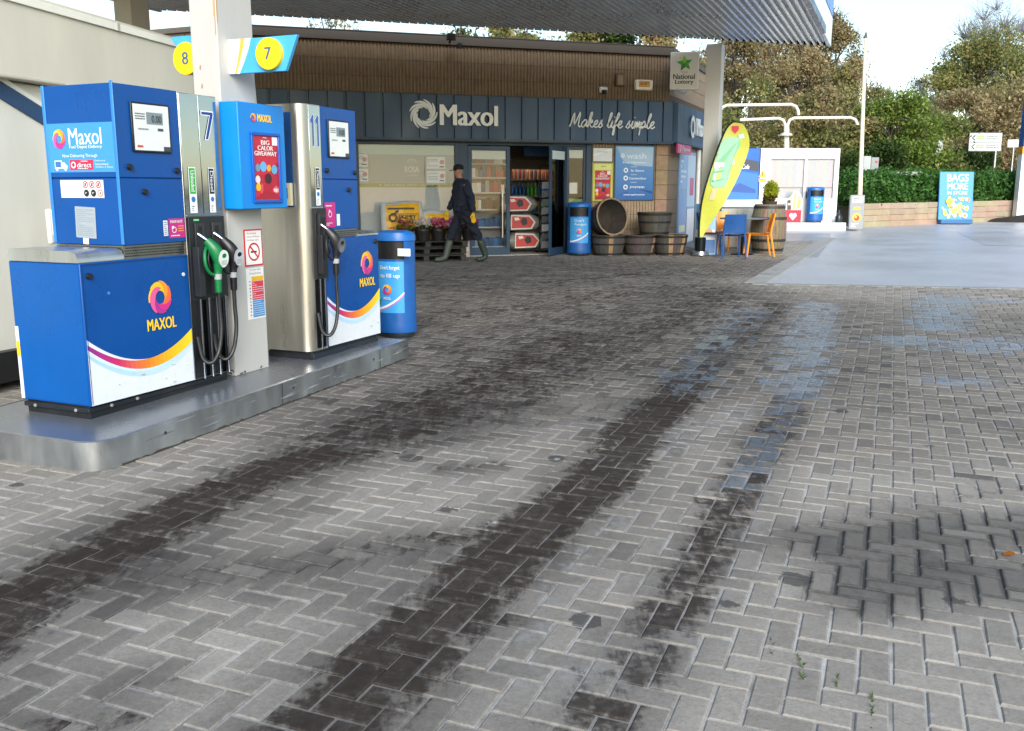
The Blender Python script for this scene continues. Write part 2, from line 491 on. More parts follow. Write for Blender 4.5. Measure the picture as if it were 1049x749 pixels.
def paving_mat(joint):
    m = bpy.data.materials.new('joint_sand' if joint else 'concrete_paver'); m.use_nodes = True
    nt = m.node_tree; N, L = nt.nodes, nt.links; b = N['Principled BSDF']
    def nd(t, **k):
        n = N.new(t)
        for a, v in k.items(): setattr(n, a, v)
        return n
    def math_(op, a, b_=None, c_=None, clamp=False):
        n = nd('ShaderNodeMath', operation=op, use_clamp=clamp)
        for i, x in enumerate((a, b_, c_)):
            if x is None: continue
            if isinstance(x, (int, float)): n.inputs[i].default_value = x
            else: L.new(x, n.inputs[i])
        return n.outputs[0]
    def mix(f, a, bb):
        n = nd('ShaderNodeMix', data_type='RGBA')
        if isinstance(f, float): n.inputs['Factor'].default_value = f
        else: L.new(f, n.inputs['Factor'])
        for s, x in (('A', a), ('B', bb)):
            if isinstance(x, tuple): n.inputs[s].default_value = x + (1,)
            else: L.new(x, n.inputs[s])
        return n.outputs['Result']
    def step(x, lo, hi):
        n = nd('ShaderNodeMapRange', interpolation_type='SMOOTHSTEP')
        L.new(x, n.inputs['Value']); n.inputs['From Min'].default_value = lo; n.inputs['From Max'].default_value = hi
        return n.outputs[0]
    tc = nd('ShaderNodeTexCoord')
    at = nd('ShaderNodeAttribute', attribute_name='Col'); mk = nd('ShaderNodeAttribute', attribute_name='Mask')
    sp = nd('ShaderNodeSeparateColor'); L.new(mk.outputs['Color'], sp.inputs[0])
    dark, wet, pale, jd = sp.outputs[0], sp.outputs[1], sp.outputs[2], mk.outputs['Alpha']
    def noise(sc, det=6.0, rough=0.6, mp=None):
        n = nd('ShaderNodeTexNoise'); n.inputs['Scale'].default_value = sc
        n.inputs['Detail'].default_value = det; n.inputs['Roughness'].default_value = rough
        L.new(mp or tc.outputs['Object'], n.inputs['Vector']); return n.outputs['Fac']
    mp = nd('ShaderNodeMapping'); mp.inputs['Rotation'].default_value = (0, 0, R(22)); mp.inputs['Scale'].default_value = (9, 1.1, 1)
    L.new(tc.outputs['Object'], mp.inputs['Vector'])
    nA = noise(15.0, 8.0, 0.66); nS = noise(3.6, 6.0, 0.7, mp.outputs[0]); nF = noise(85.0, 4.0, 0.75); nL = noise(0.9, 4.0); nM = noise(26.0, 4.0)
    brk = math_('ADD', math_('MULTIPLY', math_('SUBTRACT', nA, 0.5), 1.75), math_('MULTIPLY', math_('SUBTRACT', nS, 0.5), 0.75))
    de = step(math_('ADD', dark, brk), 0.36, 0.86)
    de = math_('MULTIPLY', de, step(dark, 0.02, 0.25))
    soft = step(dark, 0.1, 1.0)
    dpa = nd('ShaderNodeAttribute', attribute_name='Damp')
    damp_shade = math_('MULTIPLY', dpa.outputs['Fac'], math_('ADD', 0.45, math_('ADD', math_('MULTIPLY', nA, 0.7), math_('MULTIPLY', nS, 0.5))), clamp=True)
    vo = nd('ShaderNodeTexVoronoi'); vo.inputs['Scale'].default_value = 3.6; L.new(tc.outputs['Object'], vo.inputs['Vector'])
    spc = nd('ShaderNodeSeparateColor'); L.new(vo.outputs['Color'], spc.inputs[0])
    rad = math_('MULTIPLY', math_('POWER', spc.outputs[0], 4.0), 0.27)
    spot = step(math_('SUBTRACT', math_('ADD', rad, math_('MULTIPLY', math_('SUBTRACT', nA, 0.5), 0.42)), vo.outputs['Distance']), 0.0, 0.03)
    pe = math_('MULTIPLY', step(math_('ADD', pale, brk), 0.40, 0.9), 0.6)
    wet_sheen = math_('MULTIPLY', step(math_('ADD', wet, math_('MULTIPLY', brk, 1.1)), 0.40, 0.76), step(wet, 0.02, 0.3))
    je = step(math_('ADD', jd, math_('MULTIPLY', brk, 0.6)), 0.22, 0.85)
    # base
    gr = math_('ADD', 0.04, math_('ADD', math_('MULTIPLY', nF, 1.05), math_('ADD', math_('MULTIPLY', nM, 0.55), math_('ADD', math_('MULTIPLY', nA, 0.15), math_('MULTIPLY', nL, 0.34)))))
    vm = nd('ShaderNodeVectorMath', operation='SCALE'); L.new(at.outputs['Color'], vm.inputs[0]); L.new(gr, vm.inputs['Scale'])
    col = vm.outputs[0]
    col = mix(math_('MULTIPLY', damp_shade, 0.72 if joint else 0.96), col, (0.036, 0.031, 0.028))  # damp and painted canopy shade both darken the base colour
    if joint:
        col = mix(math_('MULTIPLY', step(noise(1.6, 3.0), 0.50, 0.62), 0.55), col, (0.07, 0.065, 0.058))
        col = mix(math_('MULTIPLY', je, 0.85), col, (0.024, 0.022, 0.02))
        col = mix(math_('MULTIPLY', de, 0.30), col, (0.05, 0.046, 0.042))
    else:
        col = mix(pe, col, (0.27, 0.265, 0.26))
        rim = nd('ShaderNodeAttribute', attribute_name='Rim').outputs['Fac']
        rimn = math_('MULTIPLY', math_('POWER', rim, 1.6), step(math_('ADD', nM, math_('MULTIPLY', math_('SUBTRACT', nA, 0.5), 0.8)), 0.42, 0.66))
        col = mix(math_('MULTIPLY', rimn, 0.30), col, (0.31, 0.30, 0.28))
        rimd = math_('MULTIPLY', math_('MULTIPLY', je, math_('POWER', rim, 0.8)), math_('ADD', 0.35, nA))
        col = mix(math_('MULTIPLY', rimd, 0.80, clamp=True), col, (0.022, 0.02, 0.018))
        col = mix(math_('MULTIPLY', je, 0.12), col, (0.07, 0.066, 0.062))
        col = mix(math_('MULTIPLY', spot, 0.75), col, (0.035, 0.033, 0.032))
        rad2 = math_('MULTIPLY', math_('POWER', spc.outputs[1], 9.0), 0.10)
        gum = step(math_('SUBTRACT', math_('ADD', rad2, math_('MULTIPLY', math_('SUBTRACT', nA, 0.5), 0.16)), vo.outputs['Distance']), 0.0, 0.02)
        col = mix(math_('MULTIPLY', gum, 0.6), col, (0.34, 0.36, 0.39))
        col = mix(math_('MULTIPLY', de, math_('SUBTRACT', 1.08, math_('MULTIPLY', nM, 0.5)), clamp=True), col, (0.026, 0.0195, 0.0165))
        col = mix(math_('MULTIPLY', wet_sheen, 0.55), col, (0.125, 0.158, 0.205))  # pale blue stands in for sky reflected in the wet film
    L.new(col, b.inputs['Base Color'])
    ro = math_('SUBTRACT', math_('ADD', 0.72, math_('MULTIPLY', nF, 0.2)), math_('ADD', math_('MULTIPLY', wet_sheen, 0.55), math_('MULTIPLY', de, -0.1)))
    L.new(ro, b.inputs['Roughness']); L.new(math_('SUBTRACT', 0.42, math_('MULTIPLY', de, 0.30)), b.inputs['Specular IOR Level'])
    bp = nd('ShaderNodeBump'); bp.inputs['Strength'].default_value = 0.5; bp.inputs['Distance'].default_value = 0.003
    L.new(math_('ADD', nF, math_('MULTIPLY', nA, 0.8)), bp.inputs['Height']); L.new(bp.outputs[0], b.inputs['Normal'])
    return m

def build_paving():
    I, J = np.meshgrid(np.arange(-170, 170), np.arange(-90, 300), indexing='ij')
    I, J = I.ravel(), J.ravel(); K = (I - J) % 4
    hz = K == 0; vt = K == 3
    ci = np.concatenate([I[hz] + 1.0, I[vt] + 0.5]) * 0.1; cj = np.concatenate([J[hz] + 0.5, J[vt] + 1.0]) * 0.1
    hi = np.concatenate([np.full(hz.sum(), 0.1), np.full(vt.sum(), 0.05)]); hj = np.concatenate([np.full(hz.sum(), 0.05), np.full(vt.sum(), 0.1)])
    X = ci * BX[0] + cj * AX[0]; Y = ci * BX[1] + cj * AX[1]
    ok = in_pave(X, Y, 0.06)
    # nothing is laid under the shop
    t = np.array([math.sin(R(72)), math.cos(R(72))]); f0 = np.array([F0.x, F0.y]); s_ = (X - f0[0]) * (-t[1]) + (Y - f0[1]) * t[0]
    ok &= ~((s_ > 0.0) & (X < 3.9))
    ci, cj, hi, hj, X, Y = ci[ok], cj[ok], hi[ok], hj[ok], X[ok], Y[ok]
    n = len(X); rg = np.random.default_rng(3)
    gap = 0.0032 + rg.random(n) * 0.0016; bev = 0.005
    rot = rg.normal(0, 0.008, n); ox = rg.normal(0, 0.0012, n); oy = rg.normal(0, 0.0012, n)
    dz = rg.normal(0, 0.0011, n); tx = rg.normal(0, 0.005, n); ty = rg.normal(0, 0.005, n)
    V = np.zeros((n, 16, 3)); EG = np.zeros((n, 16)); EG[:, 4:] = 1.0
    for ring, (ins, z) in enumerate(((0.016, 0.0), (bev, -0.0002), (0.0, -0.0045), (0.0, -0.03))):
        for q, (sx, sy) in enumerate(((-1, -1), (1, -1), (1, 1), (-1, 1))):
            u = sx * (hi - gap - ins); v = sy * (hj - gap - ins)
            uu = ci + ox + u - rot * v; vv = cj + oy + v + rot * u
            x = uu * BX[0] + vv * AX[0]; y = uu * BX[1] + vv * AX[1]
            V[:, ring * 4 + q, 0] = x; V[:, ring * 4 + q, 1] = y
            V[:, ring * 4 + q, 2] = S * y + z + dz + tx * u + ty * v
    base = np.arange(n)[:, None] * 16
    faces = [(0, 1, 2, 3)] + [(4 * r + 4 + i, 4 * r + 4 + (i + 1) % 4, 4 * r + (i + 1) % 4, 4 * r + i) for r in range(3) for i in range(4)]
    Q = np.concatenate([base + np.array(f)[None, :] for f in faces], axis=0)
    V = V.reshape(-1, 3); me = fast_mesh('forecourt_paving', V, Q)
    wob = vnoise(X, Y, 1.2, 5); w2 = vnoise(X, Y, 0.5, 9)
    g = 0.215 * (1 + rg.normal(0, 0.10, n) - 0.22 * (rg.random(n) < 0.05) + 0.12 * wob)
    warm = np.clip(0.35 + 0.4 * w2 + 0.25 * ((X > 1.2) & (Y > 5.0)), 0, 1)
    C_ = np.stack([g * (1.07 + 0.05 * warm), g * 0.985, g * (0.88 - 0.07 * warm)], 1)
    C_ = np.repeat(C_, 16, axis=0)
    d, w, p, j = masks(V[:, 0], V[:, 1])
    jit = np.repeat(rg.normal(0, 0.09, n), 16); d = np.where(d > 0.05, np.clip(d + jit, 0.06, 1.2), d)
    jit = np.repeat(rg.normal(0, 0.16, n), 16); w = np.where(w > 0.05, np.clip(w + jit, 0.06, 1.2), w)
    set_attr(me, 'Col', C_); a = me.attributes.new('Mask', 'FLOAT_COLOR', 'POINT')
    a.data.foreach_set('color', np.stack([d, w, p, j], 1).astype(np.float32).ravel())
    dm = np.clip(damp_shade_mask(V[:, 0], V[:, 1]) * np.repeat(1 + rg.normal(0, 0.16, n), 16), 0, 1); set_attr(me, 'Damp', np.stack([dm] * 3, 1)); set_attr(me, 'Rim', np.stack([EG.ravel()] * 3, 1))
    me.materials.append(paving_mat(False))
    ob = bpy.data.objects.new('forecourt_paving', me); COL.objects.link(ob); ob['kind'] = 'structure'
    # sand bed seen in the joints
    xs = np.arange(-11, 10.2, 0.1); ys = np.arange(-0.8, 23.0, 0.1)
    GX, GY = np.meshgrid(xs, ys, indexing='ij'); nx, ny = GX.shape
    i0 = (np.arange(nx - 1)[:, None] * ny + np.arange(ny - 1)[None, :]).ravel()
    Q = np.stack([i0, i0 + ny, i0 + ny + 1, i0 + 1], 1)
    cx = GX.ravel()[i0] + 0.05; cy = GY.ravel()[i0] + 0.05
    Q = Q[in_pave(cx, cy, 0.05)]
    X, Y = GX.ravel(), GY.ravel()
    used = np.unique(Q); remap = np.zeros(len(X), int); remap[used] = np.arange(len(used)); Q = remap[Q]; X, Y = X[used], Y[used]
    V = np.stack([X, Y, S * Y - 0.0062 + 0.0012 * vnoise(X, Y, 9, 2) - 0.001 * np.clip(masks(X, Y)[3], 0, 1)], 1); me = fast_mesh('sand_bed', V, Q)
    g = 0.38 * (1 + 0.30 * vnoise(X, Y, 2.5, 21))
    d, w, p, j = masks(X, Y)
    set_attr(me, 'Col', np.stack([g, g * 0.97, g * 0.92], 1)); a = me.attributes.new('Mask', 'FLOAT_COLOR', 'POINT')
    a.data.foreach_set('color', np.stack([d, w, p, j], 1).astype(np.float32).ravel())
    dm = damp_shade_mask(X, Y); set_attr(me, 'Damp', np.stack([dm] * 3, 1))
    me.materials.append(paving_mat(True))
    ob = bpy.data.objects.new('sand_bed', me); COL.objects.link(ob); ob['kind'] = 'structure'

F0 = gnd(520, 261.5)
build_paving()

def tarmac_mat():
    m = pbr('worn_tarmac', 0.42, var=0.16, vscale=0.7, dirt=0.22, bump=0.25, bscale=120, rvar=0.16, spec=0.55)
    return m
MAT['tarmac'] = tarmac_mat()
MAT['earth'] = pbr('rough_grass_ground', 0.95, var=0.3, vscale=0.4, bump=0.5, bscale=8)
mb = MB(); st = 6
for i in range(0, 96, st):
    for j in range(0, 96, st):
        pass
mb.add([(-300, -60, gz(-60) - 0.09), (300, -60, gz(-60) - 0.09), (300, 420, gz(420) - 0.09), (-300, 420, gz(420) - 0.09)], [(0, 1, 2, 3)], c('#4d5238'))
struct(mb, 'ground', 'earth', smooth=0)

def gsheet(name, pts, z, col, mat='tarmac'):
    mb = MB(); mb.poly([(x, y, gz(y) + z) for x, y in pts], col); return struct(mb, name, mat, smooth=0)
def gq(L): return [(gnd(x, y).x, gnd(x, y).y) for x, y in L]
TAR = c('#a9acb1')
gsheet('tarmac_apron', [(2.0, 11.0), (40, 8.6), (44, 48), (-14, 48), (-14, 24), (4, 21.9)], -0.035, TAR)
# repaired strips in the tarmac, a concrete edge to the brick paving
gsheet('tarmac_patch', gq([(786, 262), (838, 262), (850, 246), (851, 238), (800, 238), (792, 250)]), -0.031, c('#85888e'))
gsheet('tarmac_repair', gq([(980, 237), (1010, 250), (1090, 252), (1090, 236)]), -0.031, c('#a0a3a7'))
0 and gsheet('tarmac_joint', gq([(860, 263), (905, 262), (1049, 268), (1049, 266), (905, 260.5), (860, 261.5)]), -0.0195, c('#6a6e74'))
def strip(name, a, b, w, z, col, mat='stone'):
    a, b = Vector(a), Vector(b); d = (b - a).normalized(); nrm = Vector((-d.y, d.x)) * w / 2
    P = [a - nrm, b - nrm, b + nrm, a + nrm]; mb = MB()
    v = [(q.x, q.y, gz(q.y) + z) for q in P] + [(q.x, q.y, gz(q.y) - 0.06) for q in P]
    mb.add(v, [(0, 1, 2, 3), (4, 5, 1, 0), (5, 6, 2, 1), (6, 7, 3, 2), (7, 4, 0, 3)], col)
    return struct(mb, name, mat, smooth=0)
strip('edge_kerb', EDGE_A + np.array([-0.05, 0.06]), EDGE_B + np.array([0, 0.06]), 0.14, 0.001, c('#8f8f8c'))
strip('edge_channel', EDGE_A + np.array([0.0, 0.13]), EDGE_C, 0.30, 0.0015, c('#9a9a98'))

# ================================================================== PUMP ISLAND
KH = 22.04
isl0 = Vector((-2.185, 4.71, gz(4.71)))
SLX = S * math.cos(R(KH)); SLY = S * math.sin(R(KH))
T = Thing('pump_island', 'long raised pump island with a scuffed steel kerb and dark deck under the fuel pumps', 'pump island', isl0, KH)
def rrect(x0, y0, x1, y1, r, corners=(1, 1, 1, 1), n=8):
    P = []
    for k, (cx, cy, a) in enumerate(((x0 + r, y0 + r, 180), (x1 - r, y0 + r, 270), (x1 - r, y1 - r, 0), (x0 + r, y1 - r, 90))):
        if corners[k]:
            for i in range(n + 1): P.append((cx + r * math.cos(R(a + 90 * i / n)), cy + r * math.sin(R(a + 90 * i / n))))
        else:
            P.append(((x0, x1, x1, x0)[k], (y0, y0, y1, y1)[k]))
    return P
ISW, ISL, ISH = 1.22, 3.44, 0.165
O = rrect(0, 0, ISL, ISW, 0.17, (1, 0, 0, 1)); Iq = rrect(0.012, 0.012, ISL - 0.012, ISW - 0.012, 0.16, (1, 0, 0, 1))
def tz(x, y, z): return (x, y, z + SLX * x + SLY * y)
mb = MB(); n = len(O)
v = [tz(x, y, -0.05) for x, y in O] + [tz(x, y, ISH - 0.006) for x, y in O] + [tz(x, y, ISH) for x, y in Iq] + [tz(x, y, ISH - 0.02) for x, y in Iq]
mb.add(v, [(i, (i + 1) % n, n + (i + 1) % n, n + i) for i in range(n)] + [(n + i, n + (i + 1) % n, 2 * n + (i + 1) % n, 2 * n + i) for i in range(n)]
       + [(2 * n + i, 2 * n + (i + 1) % n, 3 * n + (i + 1) % n, 3 * n + i) for i in range(n)], c('#bfc3c7'))
mb.build('steel_kerb', 'kerbsteel', T, smooth=50)
mb = MB(); mb.poly([tz(x, y, ISH - 0.004) for x, y in Iq], c('#8c9096')); mb.build('deck', 'islanddeck', T, smooth=0)
for x in (1.62, 2.95):
    mb = MB(); mb.add([tz(x, -0.002, 0), tz(x + 0.006, -0.002, 0), tz(x + 0.006, -0.002, ISH - 0.007), tz(x, -0.002, ISH - 0.007)], [(0, 1, 2, 3)], c('#5a5d60')); mb.build('kerb_seam', 'steel', T)
for x in (0.5, 1.75, 2.85):
    mb = MB(); mb.cyl(tz(x, 0.001, 0.1), tz(x, -0.005, 0.1), 0.009, n=10, col=c('#54575a')); mb.build('rivet', 'steel', T)
def isl_z(p):
    q = T_isl.Mi @ Vector(p); return isl0.z + ISH - 0.004 + SLX * q.x + SLY * q.y
T_isl = T

rg = random.Random(12)
mb = MB()      # tyre rub along the kerb and grime where it meets the paving
def kq(u, v, d): return tz(u, -d, v)
for k in range(26):
    u = rg.uniform(0.25, 3.2); L_ = rg.uniform(.05, .30); v = rg.uniform(.05, .145); h_ = rg.uniform(.003, .010); cc = c(rg.choice(('#75787c', '#6a6d71', '#7f8387', '#8c9094')))
    mb.poly([kq(u, v, .0015 + k * .00003), kq(u + L_ * .5, v - h_, .0015 + k * .00003), kq(u + L_, v + .004, .0015 + k * .00003), kq(u + L_ * .5, v + h_, .0015 + k * .00003)], cc)
mb.build('tyre_rubs', 'matte', T, smooth=0)
mb = MB(); u = .17; P = [(.165, 0.0)]
while u < 3.42: P.append((u, rg.uniform(.004, .016))); u += rg.uniform(.02, .06)
for (a, va), (b, vb) in zip(P, P[1:]): mb.poly([kq(a, -.03, .0022), kq(b, -.03, .0022), kq(b, vb, .0022), kq(a, va, .0022)], c('#3b3733'))
mb.build('base_grime', 'matte', T, smooth=0)
def scuffs(T, y, u0, v0, u1, v1, n, cols, seed, name='scuff_marks'):
    rg = random.Random(seed); mb = MB(); pl = front(y)
    for k in range(n):
        u, v = rg.uniform(u0, u1), rg.uniform(v0, v1); r = rg.uniform(.002, .008); a = rg.uniform(1, 4); t = rg.uniform(-.5, .5)
        mb.decal(pl, [(u + r * a * q * math.cos(w) - r * math.sin(w) * t, v + r * q * math.sin(w)) for w, q in [(i * 6.283 / 8, rg.uniform(.5, 1)) for i in range(8)]], .0055 + k * .00002, c(rg.choice(cols)))
    mb.build(name, 'matte', T, smooth=0)
# ================================================================== FUEL DISPENSERS
BLUE, DBLUE, WHITE, BLACK = c('#084b94'), c('#0e3f7d'), c('#dfe4e8'), c('#15171a')
CHROME = c('#a9b0b8'); STEEL = c('#b3b5b6')
PINK, RED, YEL, GREEN = c('#c0247c'), c('#c9252d'), c('#ffd11a'), c('#118a43')

def nozzle(T, x, y, z, body, face, name, label):
    """holstered nozzle: spout up into the boot, grip and hose hanging; local +x right, -y towards the forecourt"""
    mb = MB()
    P = [(x - 0.035, y + 0.05, z + 0.0), (x - 0.01, y - 0.02, z - 0.05), (x + 0.02, y - 0.06, z - 0.09)]
    mb.tube(curve_pts(P, 4), 0.013, 10, c('#c3c6c8'))
    root = mb.build('spout', 'chrome', T)
    mb = MB()
    P = curve_pts([(x + 0.005, y - 0.035, z - 0.07), (x + 0.03, y - 0.075, z - 0.13), (x + 0.055, y - 0.09, z - 0.20), (x + 0.05, y - 0.08, z - 0.25), (x + 0.048, y - 0.075, z - 0.30)], 4)
    m = len(P); rs = [0.026 + 0.02 * math.sin(math.pi * min(1, i / (m - 1) * 1.25)) if i < m * 0.8 else 0.024 for i in range(m)]
    mb.tube(P, rs, 12, body, flat=0.8)
    g = [(x + 0.01, y - 0.03, z - 0.11), (x - 0.035, y - 0.05, z - 0.15), (x - 0.045, y - 0.06, z - 0.22), (x - 0.01, y - 0.06, z - 0.28), (x + 0.04, y - 0.07, z - 0.30)]
    mb.tube(curve_pts(g, 4), 0.011, 8, body)
    mb.tube(curve_pts([(x + 0.01, y - 0.05, z - 0.13), (x - 0.018, y - 0.06, z - 0.19), (x - 0.005, y - 0.06, z - 0.25)], 3), 0.007, 6, BLACK)
    nz = mb.build(name, 'plastic', T)
    if label: nz['label'] = label
    mb = MB(); pl = Pl((x + 0.048, y - 0.135, z - 0.19), (0.95, -0.3, 0.12), (-0.16, -0.22, 0.95))
    mb.disk(pl, 0, 0, 0.034, 0.0, face, rv=0.058); mb.disk(pl, 0, 0, 0.034, -0.012, face, rv=0.058)
    mb.disk(pl, 0, 0.022, 0.016, 0.001, body, n=14); mb.lines(pl, -0.02, -0.045, 0.02, -0.008, 4, 0.001, c('#8b9094'), seed=3)
    mb.build('grip_badge', 'print', nz)
    mb = MB(); a = (x + 0.048, y - 0.075, z - 0.29); b = (x + 0.05, y - 0.072, z - 0.41)
    mb.cyl(a, (a[0], a[1], a[2] - 0.035), 0.026, 0.024, 12, c('#9ea2a6')); mb.cyl((a[0], a[1], a[2] - 0.035), b, 0.024, 0.022, 12, body if name == 'green_nozzle' else BLACK)
    mb.build('hose_coupling', 'plastic', T)
    mb = MB()
    P = curve_pts([b, (x + 0.052, y - 0.07, z - 0.52), (x + 0.05, y - 0.075, z - 0.66), (x + 0.02, y - 0.07, z - 0.80), (x - 0.03, y - 0.05, z - 0.87), (x - 0.055, y - 0.0, z - 0.84), (x - 0.06, y + 0.03, z - 0.70)], 5)
    mb.tube(P, 0.0135, 9, c('#1b1c1e')); mb.build('hose', 'rubber', T)

def band(mb, pl, x0, x1, z0, cl, cm, cr):
    """white skirt and the sweeping ribbons on a dispenser's lower door: curve heights at left, middle and right"""
    n = 22
    def cv(t, o): # parabola through (0,cl),(0.42,cm),(1,cr)
        a = ((cr - cl) - (cm - cl) / 0.42) / (1 - 0.42); b = (cm - cl) / 0.42 - a * 0.42
        return cl + b * t + a * t * t + o
    T_ = [i / n for i in range(n + 1)]; U = [x0 + (x1 - x0) * t for t in T_]
    mb.decal(pl, [(U[0], z0), (U[-1], z0)] + [(U[i], cv(T_[i], 0.03)) for i in range(n, -1, -1)], 0.0022, WHITE)
    def rib(o0, o1, ca, cb, d, taper=0):
        for i in range(n):
            t = (i + .5) / n; cc = tuple(ca[k] * (1 - t) + cb[k] * t for k in range(3))
            w0 = (o1 - o0) * (1 - taper * abs(T_[i] - 0.5) * 2); w1 = (o1 - o0) * (1 - taper * abs(T_[i + 1] - 0.5) * 2)
            mb.decal(pl, [(U[i], cv(T_[i], o0)), (U[i + 1], cv(T_[i + 1], o0)), (U[i + 1], cv(T_[i + 1], o0 + w1)), (U[i], cv(T_[i], o0 + w0))], d, cc)
    rib(-0.075, -0.035, c('#a8d3ee'), c('#cfe3ee'), 0.0029, 0.5)
    rib(-0.045, 0.0, c('#d9ecf7'), c('#bcdcf0'), 0.0033, 0.2)
    m = n
    def rib2(o0, o1, stops, d):
        for i in range(n):
            t = (i + .5) / n * (len(stops) - 1); k = min(int(t), len(stops) - 2); f = t - k
            cc = tuple(stops[k][q] * (1 - f) + stops[k + 1][q] * f for q in range(3))
            sc = lambda tt: 0.35 + 0.65 * tt
            mb.decal(pl, [(U[i], cv(T_[i], o0)), (U[i + 1], cv(T_[i + 1], o0)), (U[i + 1], cv(T_[i + 1], o0 + (o1 - o0) * sc(T_[i + 1]))), (U[i], cv(T_[i], o0 + (o1 - o0) * sc(T_[i])))], d, cc)
    rib2(-0.028, 0.055, [c('#8c2a8f'), c('#d02a6a'), c('#ee7a2c'), c('#fbb81e'), c('#ffd92a')], 0.0040)

def display(T, x0, z0, x1, z1, y=0.0):
    pl = front(y); mb = MB()
    mb.slab(pl, x0 - 0.012, z0 - 0.012, x1 + 0.012, z1 + 0.012, 0, 0.012, c('#101824'))
    fr = mb.build('display_frame', 'plastic', T, bevel=0.004)
    w, h = x1 - x0, z1 - z0; mb = MB(); mb.rect(pl, x0, z0, x1, z1, 0.0135, c('#dfe2df'))
    mb.rect(pl, x0 + w * .36, z1 - h * .42, x0 + w * .82, z1 - h * .16, 0.015, c('#7d8a90'))
    mb.text('0.00', pl, x0 + w * .5, z1 - h * .38, w * .28, h * .16, 0.0162, c('#2f3a42'))
    mb.rect(pl, x0 + w * .66, z1 - h * .56, x0 + w * .82, z1 - h * .50, 0.015, c('#46525a'))
    mb.lines(pl, x0 + w * .05, z1 - h * .34, x0 + w * .32, z1 - h * .18, 3, 0.015, c('#555b60'), seed=5)
    mb.lines(pl, x0 + w * .12, z1 - h * .57, x0 + w * .4, z1 - h * .50, 1, 0.015, c('#777c80'), seed=6)
    mb.rect(pl, x0 + w * .8, z0, x1, z0 + h * .1, 0.0155, c('#3c444c')); mb.rect(pl, x0 + w * .06, z0 + h * .06, x0 + w * .22, z0 + h * .11, 0.015, c('#c8564c'))
    mb.build('display_panel', 'print', fr, smooth=0)

def lockknob(mb, x, z, y=0.0, r=0.019):
    mb.cyl((x, y, z), (x, y - 0.02, z), r, r * 0.85, 12, BLACK)

def swirl_logo(T, x, z, r, y, word, ww, wh, wz, d=0.003):
    mb = MB(); swirl(mb, front(y), x, z, r, d, LOGO, aspect=0.92)
    mb.text(word, front(y), x - ww / 2, wz, ww, wh, d + 0.002, YEL, bold=0.03, shear=0.0)
    mb.build('logo', 'print', T, smooth=0)

def nozzle_label(mb, pl, x0, z0, x1, z1, word, band_c):
    mb.rect(pl, x0, z0, x1, z1, 0.0025, c('#e8ebee')); w, h = x1 - x0, z1 - z0
    mb.rect(pl, x0 + w * .1, z0 + h * .42, x1 - w * .1, z1 - h * .02, 0.0032, band_c)
    q = Pl(pl.p(x0 + w * .28, z1 - h * .07), -pl.ey, pl.ex); mb.text(word, q, 0, 0, h * .46, w * .5, 0.0042, WHITE, bold=0.03)
    mb.disk(pl, (x0 + x1) / 2, z0 + h * .3, w * .28, 0.0034, c('#2c6fb5'), n=16); mb.lines(pl, x0 + w * .25, z0 + h * .03, x1 - w * .25, z0 + h * .17, 3, 0.0034, c('#5a6670'))

# ---- nearest dispenser (number 7)
c0 = gnd(95, 431, 0.16); c0.z = isl_z(c0); PH = 23.5
T = Thing('fuel_dispenser', 'nearest blue fuel dispenser, numbered 7, with one green and one black nozzle', 'fuel pump', c0, PH, 'fuel dispensers on the island')
D = 0.565
mb = MB(); mb.box(0.012, 0.03, 0, 1.19, D - 0.03, 0.075, c('#11151b')); mb.box(-0.005, 0.02, 0.04, 1.17, D - 0.02, 0.068, c('#161b22'))
for x in (0.16, 0.36): mb.cyl((x, 0.022, 0.055), (x, 0.008, 0.055), 0.011, n=10, col=c('#8a8a80'))
for y in (0.12, 0.45): mb.cyl((0.0, y, 0.05), (-0.012, y, 0.05), 0.011, n=10, col=c('#8a8a80'))
mb.build('plinth', 'matte', T, bevel=0.004)
mb = MB(); mb.box(0, 0, 0.078, 0.848, D, 0.905, BLUE); lc = mb.build('lower_cabinet', 'paint', T, bevel=0.006)
mb = MB(); mb.box(-0.0015, 0.012, 0.09, 0.0, D - 0.012, 0.895, c('#0a539c')); mb.build('end_panel', 'paint', T)
mb = MB(); pl = front(0.0); band(mb, pl, 0.004, 0.845, 0.083, 0.44, 0.27, 0.375); mb.build('livery_ribbon', 'print', T, smooth=0)
mb = MB(); pe = endpl(0.0)  # the ribbon wraps a little round the far edge of the end
mb.rect(pe, -D + 0.002, 0.085, -D + 0.03, 0.52, 0.002, WHITE); mb.rect(pe, -D + 0.002, 0.34, -D + 0.03, 0.43, 0.0026, YEL); mb.build('edge_ribbon', 'print', T, smooth=0)
mb = MB(); lockknob(mb, 0.055, 0.83); mb.cyl((0.80, 0, 0.78), (0.80, -0.006, 0.78), 0.012, n=8, col=c('#d4d8da')); mb.cyl((0.19, 0, 0.72), (0.19, -0.004, 0.72), 0.01, n=8, col=c('#3d7fc4')); mb.build('door_lock', 'rubber', T)
swirl_logo(T, 0.585, 0.655, 0.105, 0.0, 'MAXOL', 0.245, 0.072, 0.455)
scuffs(T, 0.0, .02, .09, .83, .24, 14, ('#b9bdc0', '#c3c6c8', '#cdd0d2', '#aeb2b5'), 3)
mb = MB(); pl = front(0.0)
for r_ in ((.008, .893, .842, .897), (.838, .09, .842, .893), (.006, .09, .010, .893)): mb.rect(pl, *r_, .006, c('#0a2c58'))
mb.build('door_gap', 'print', T, smooth=0)
# rounded steel lid with open end
mb = MB(); pts = [(0.004, 0.907), (0.004, 0.93), (0.02, 0.958), (0.06, 0.972), (D - 0.02, 0.975), (D - 0.004, 0.93), (D - 0.004, 0.907)]
mb.prism(Pl((-0.006, 0, 0), (0, 1, 0), (0, 0, 1)), pts, -0.0, 0.335, c('#c9cac8')); mb.build('lid', 'steel', T, smooth=55)
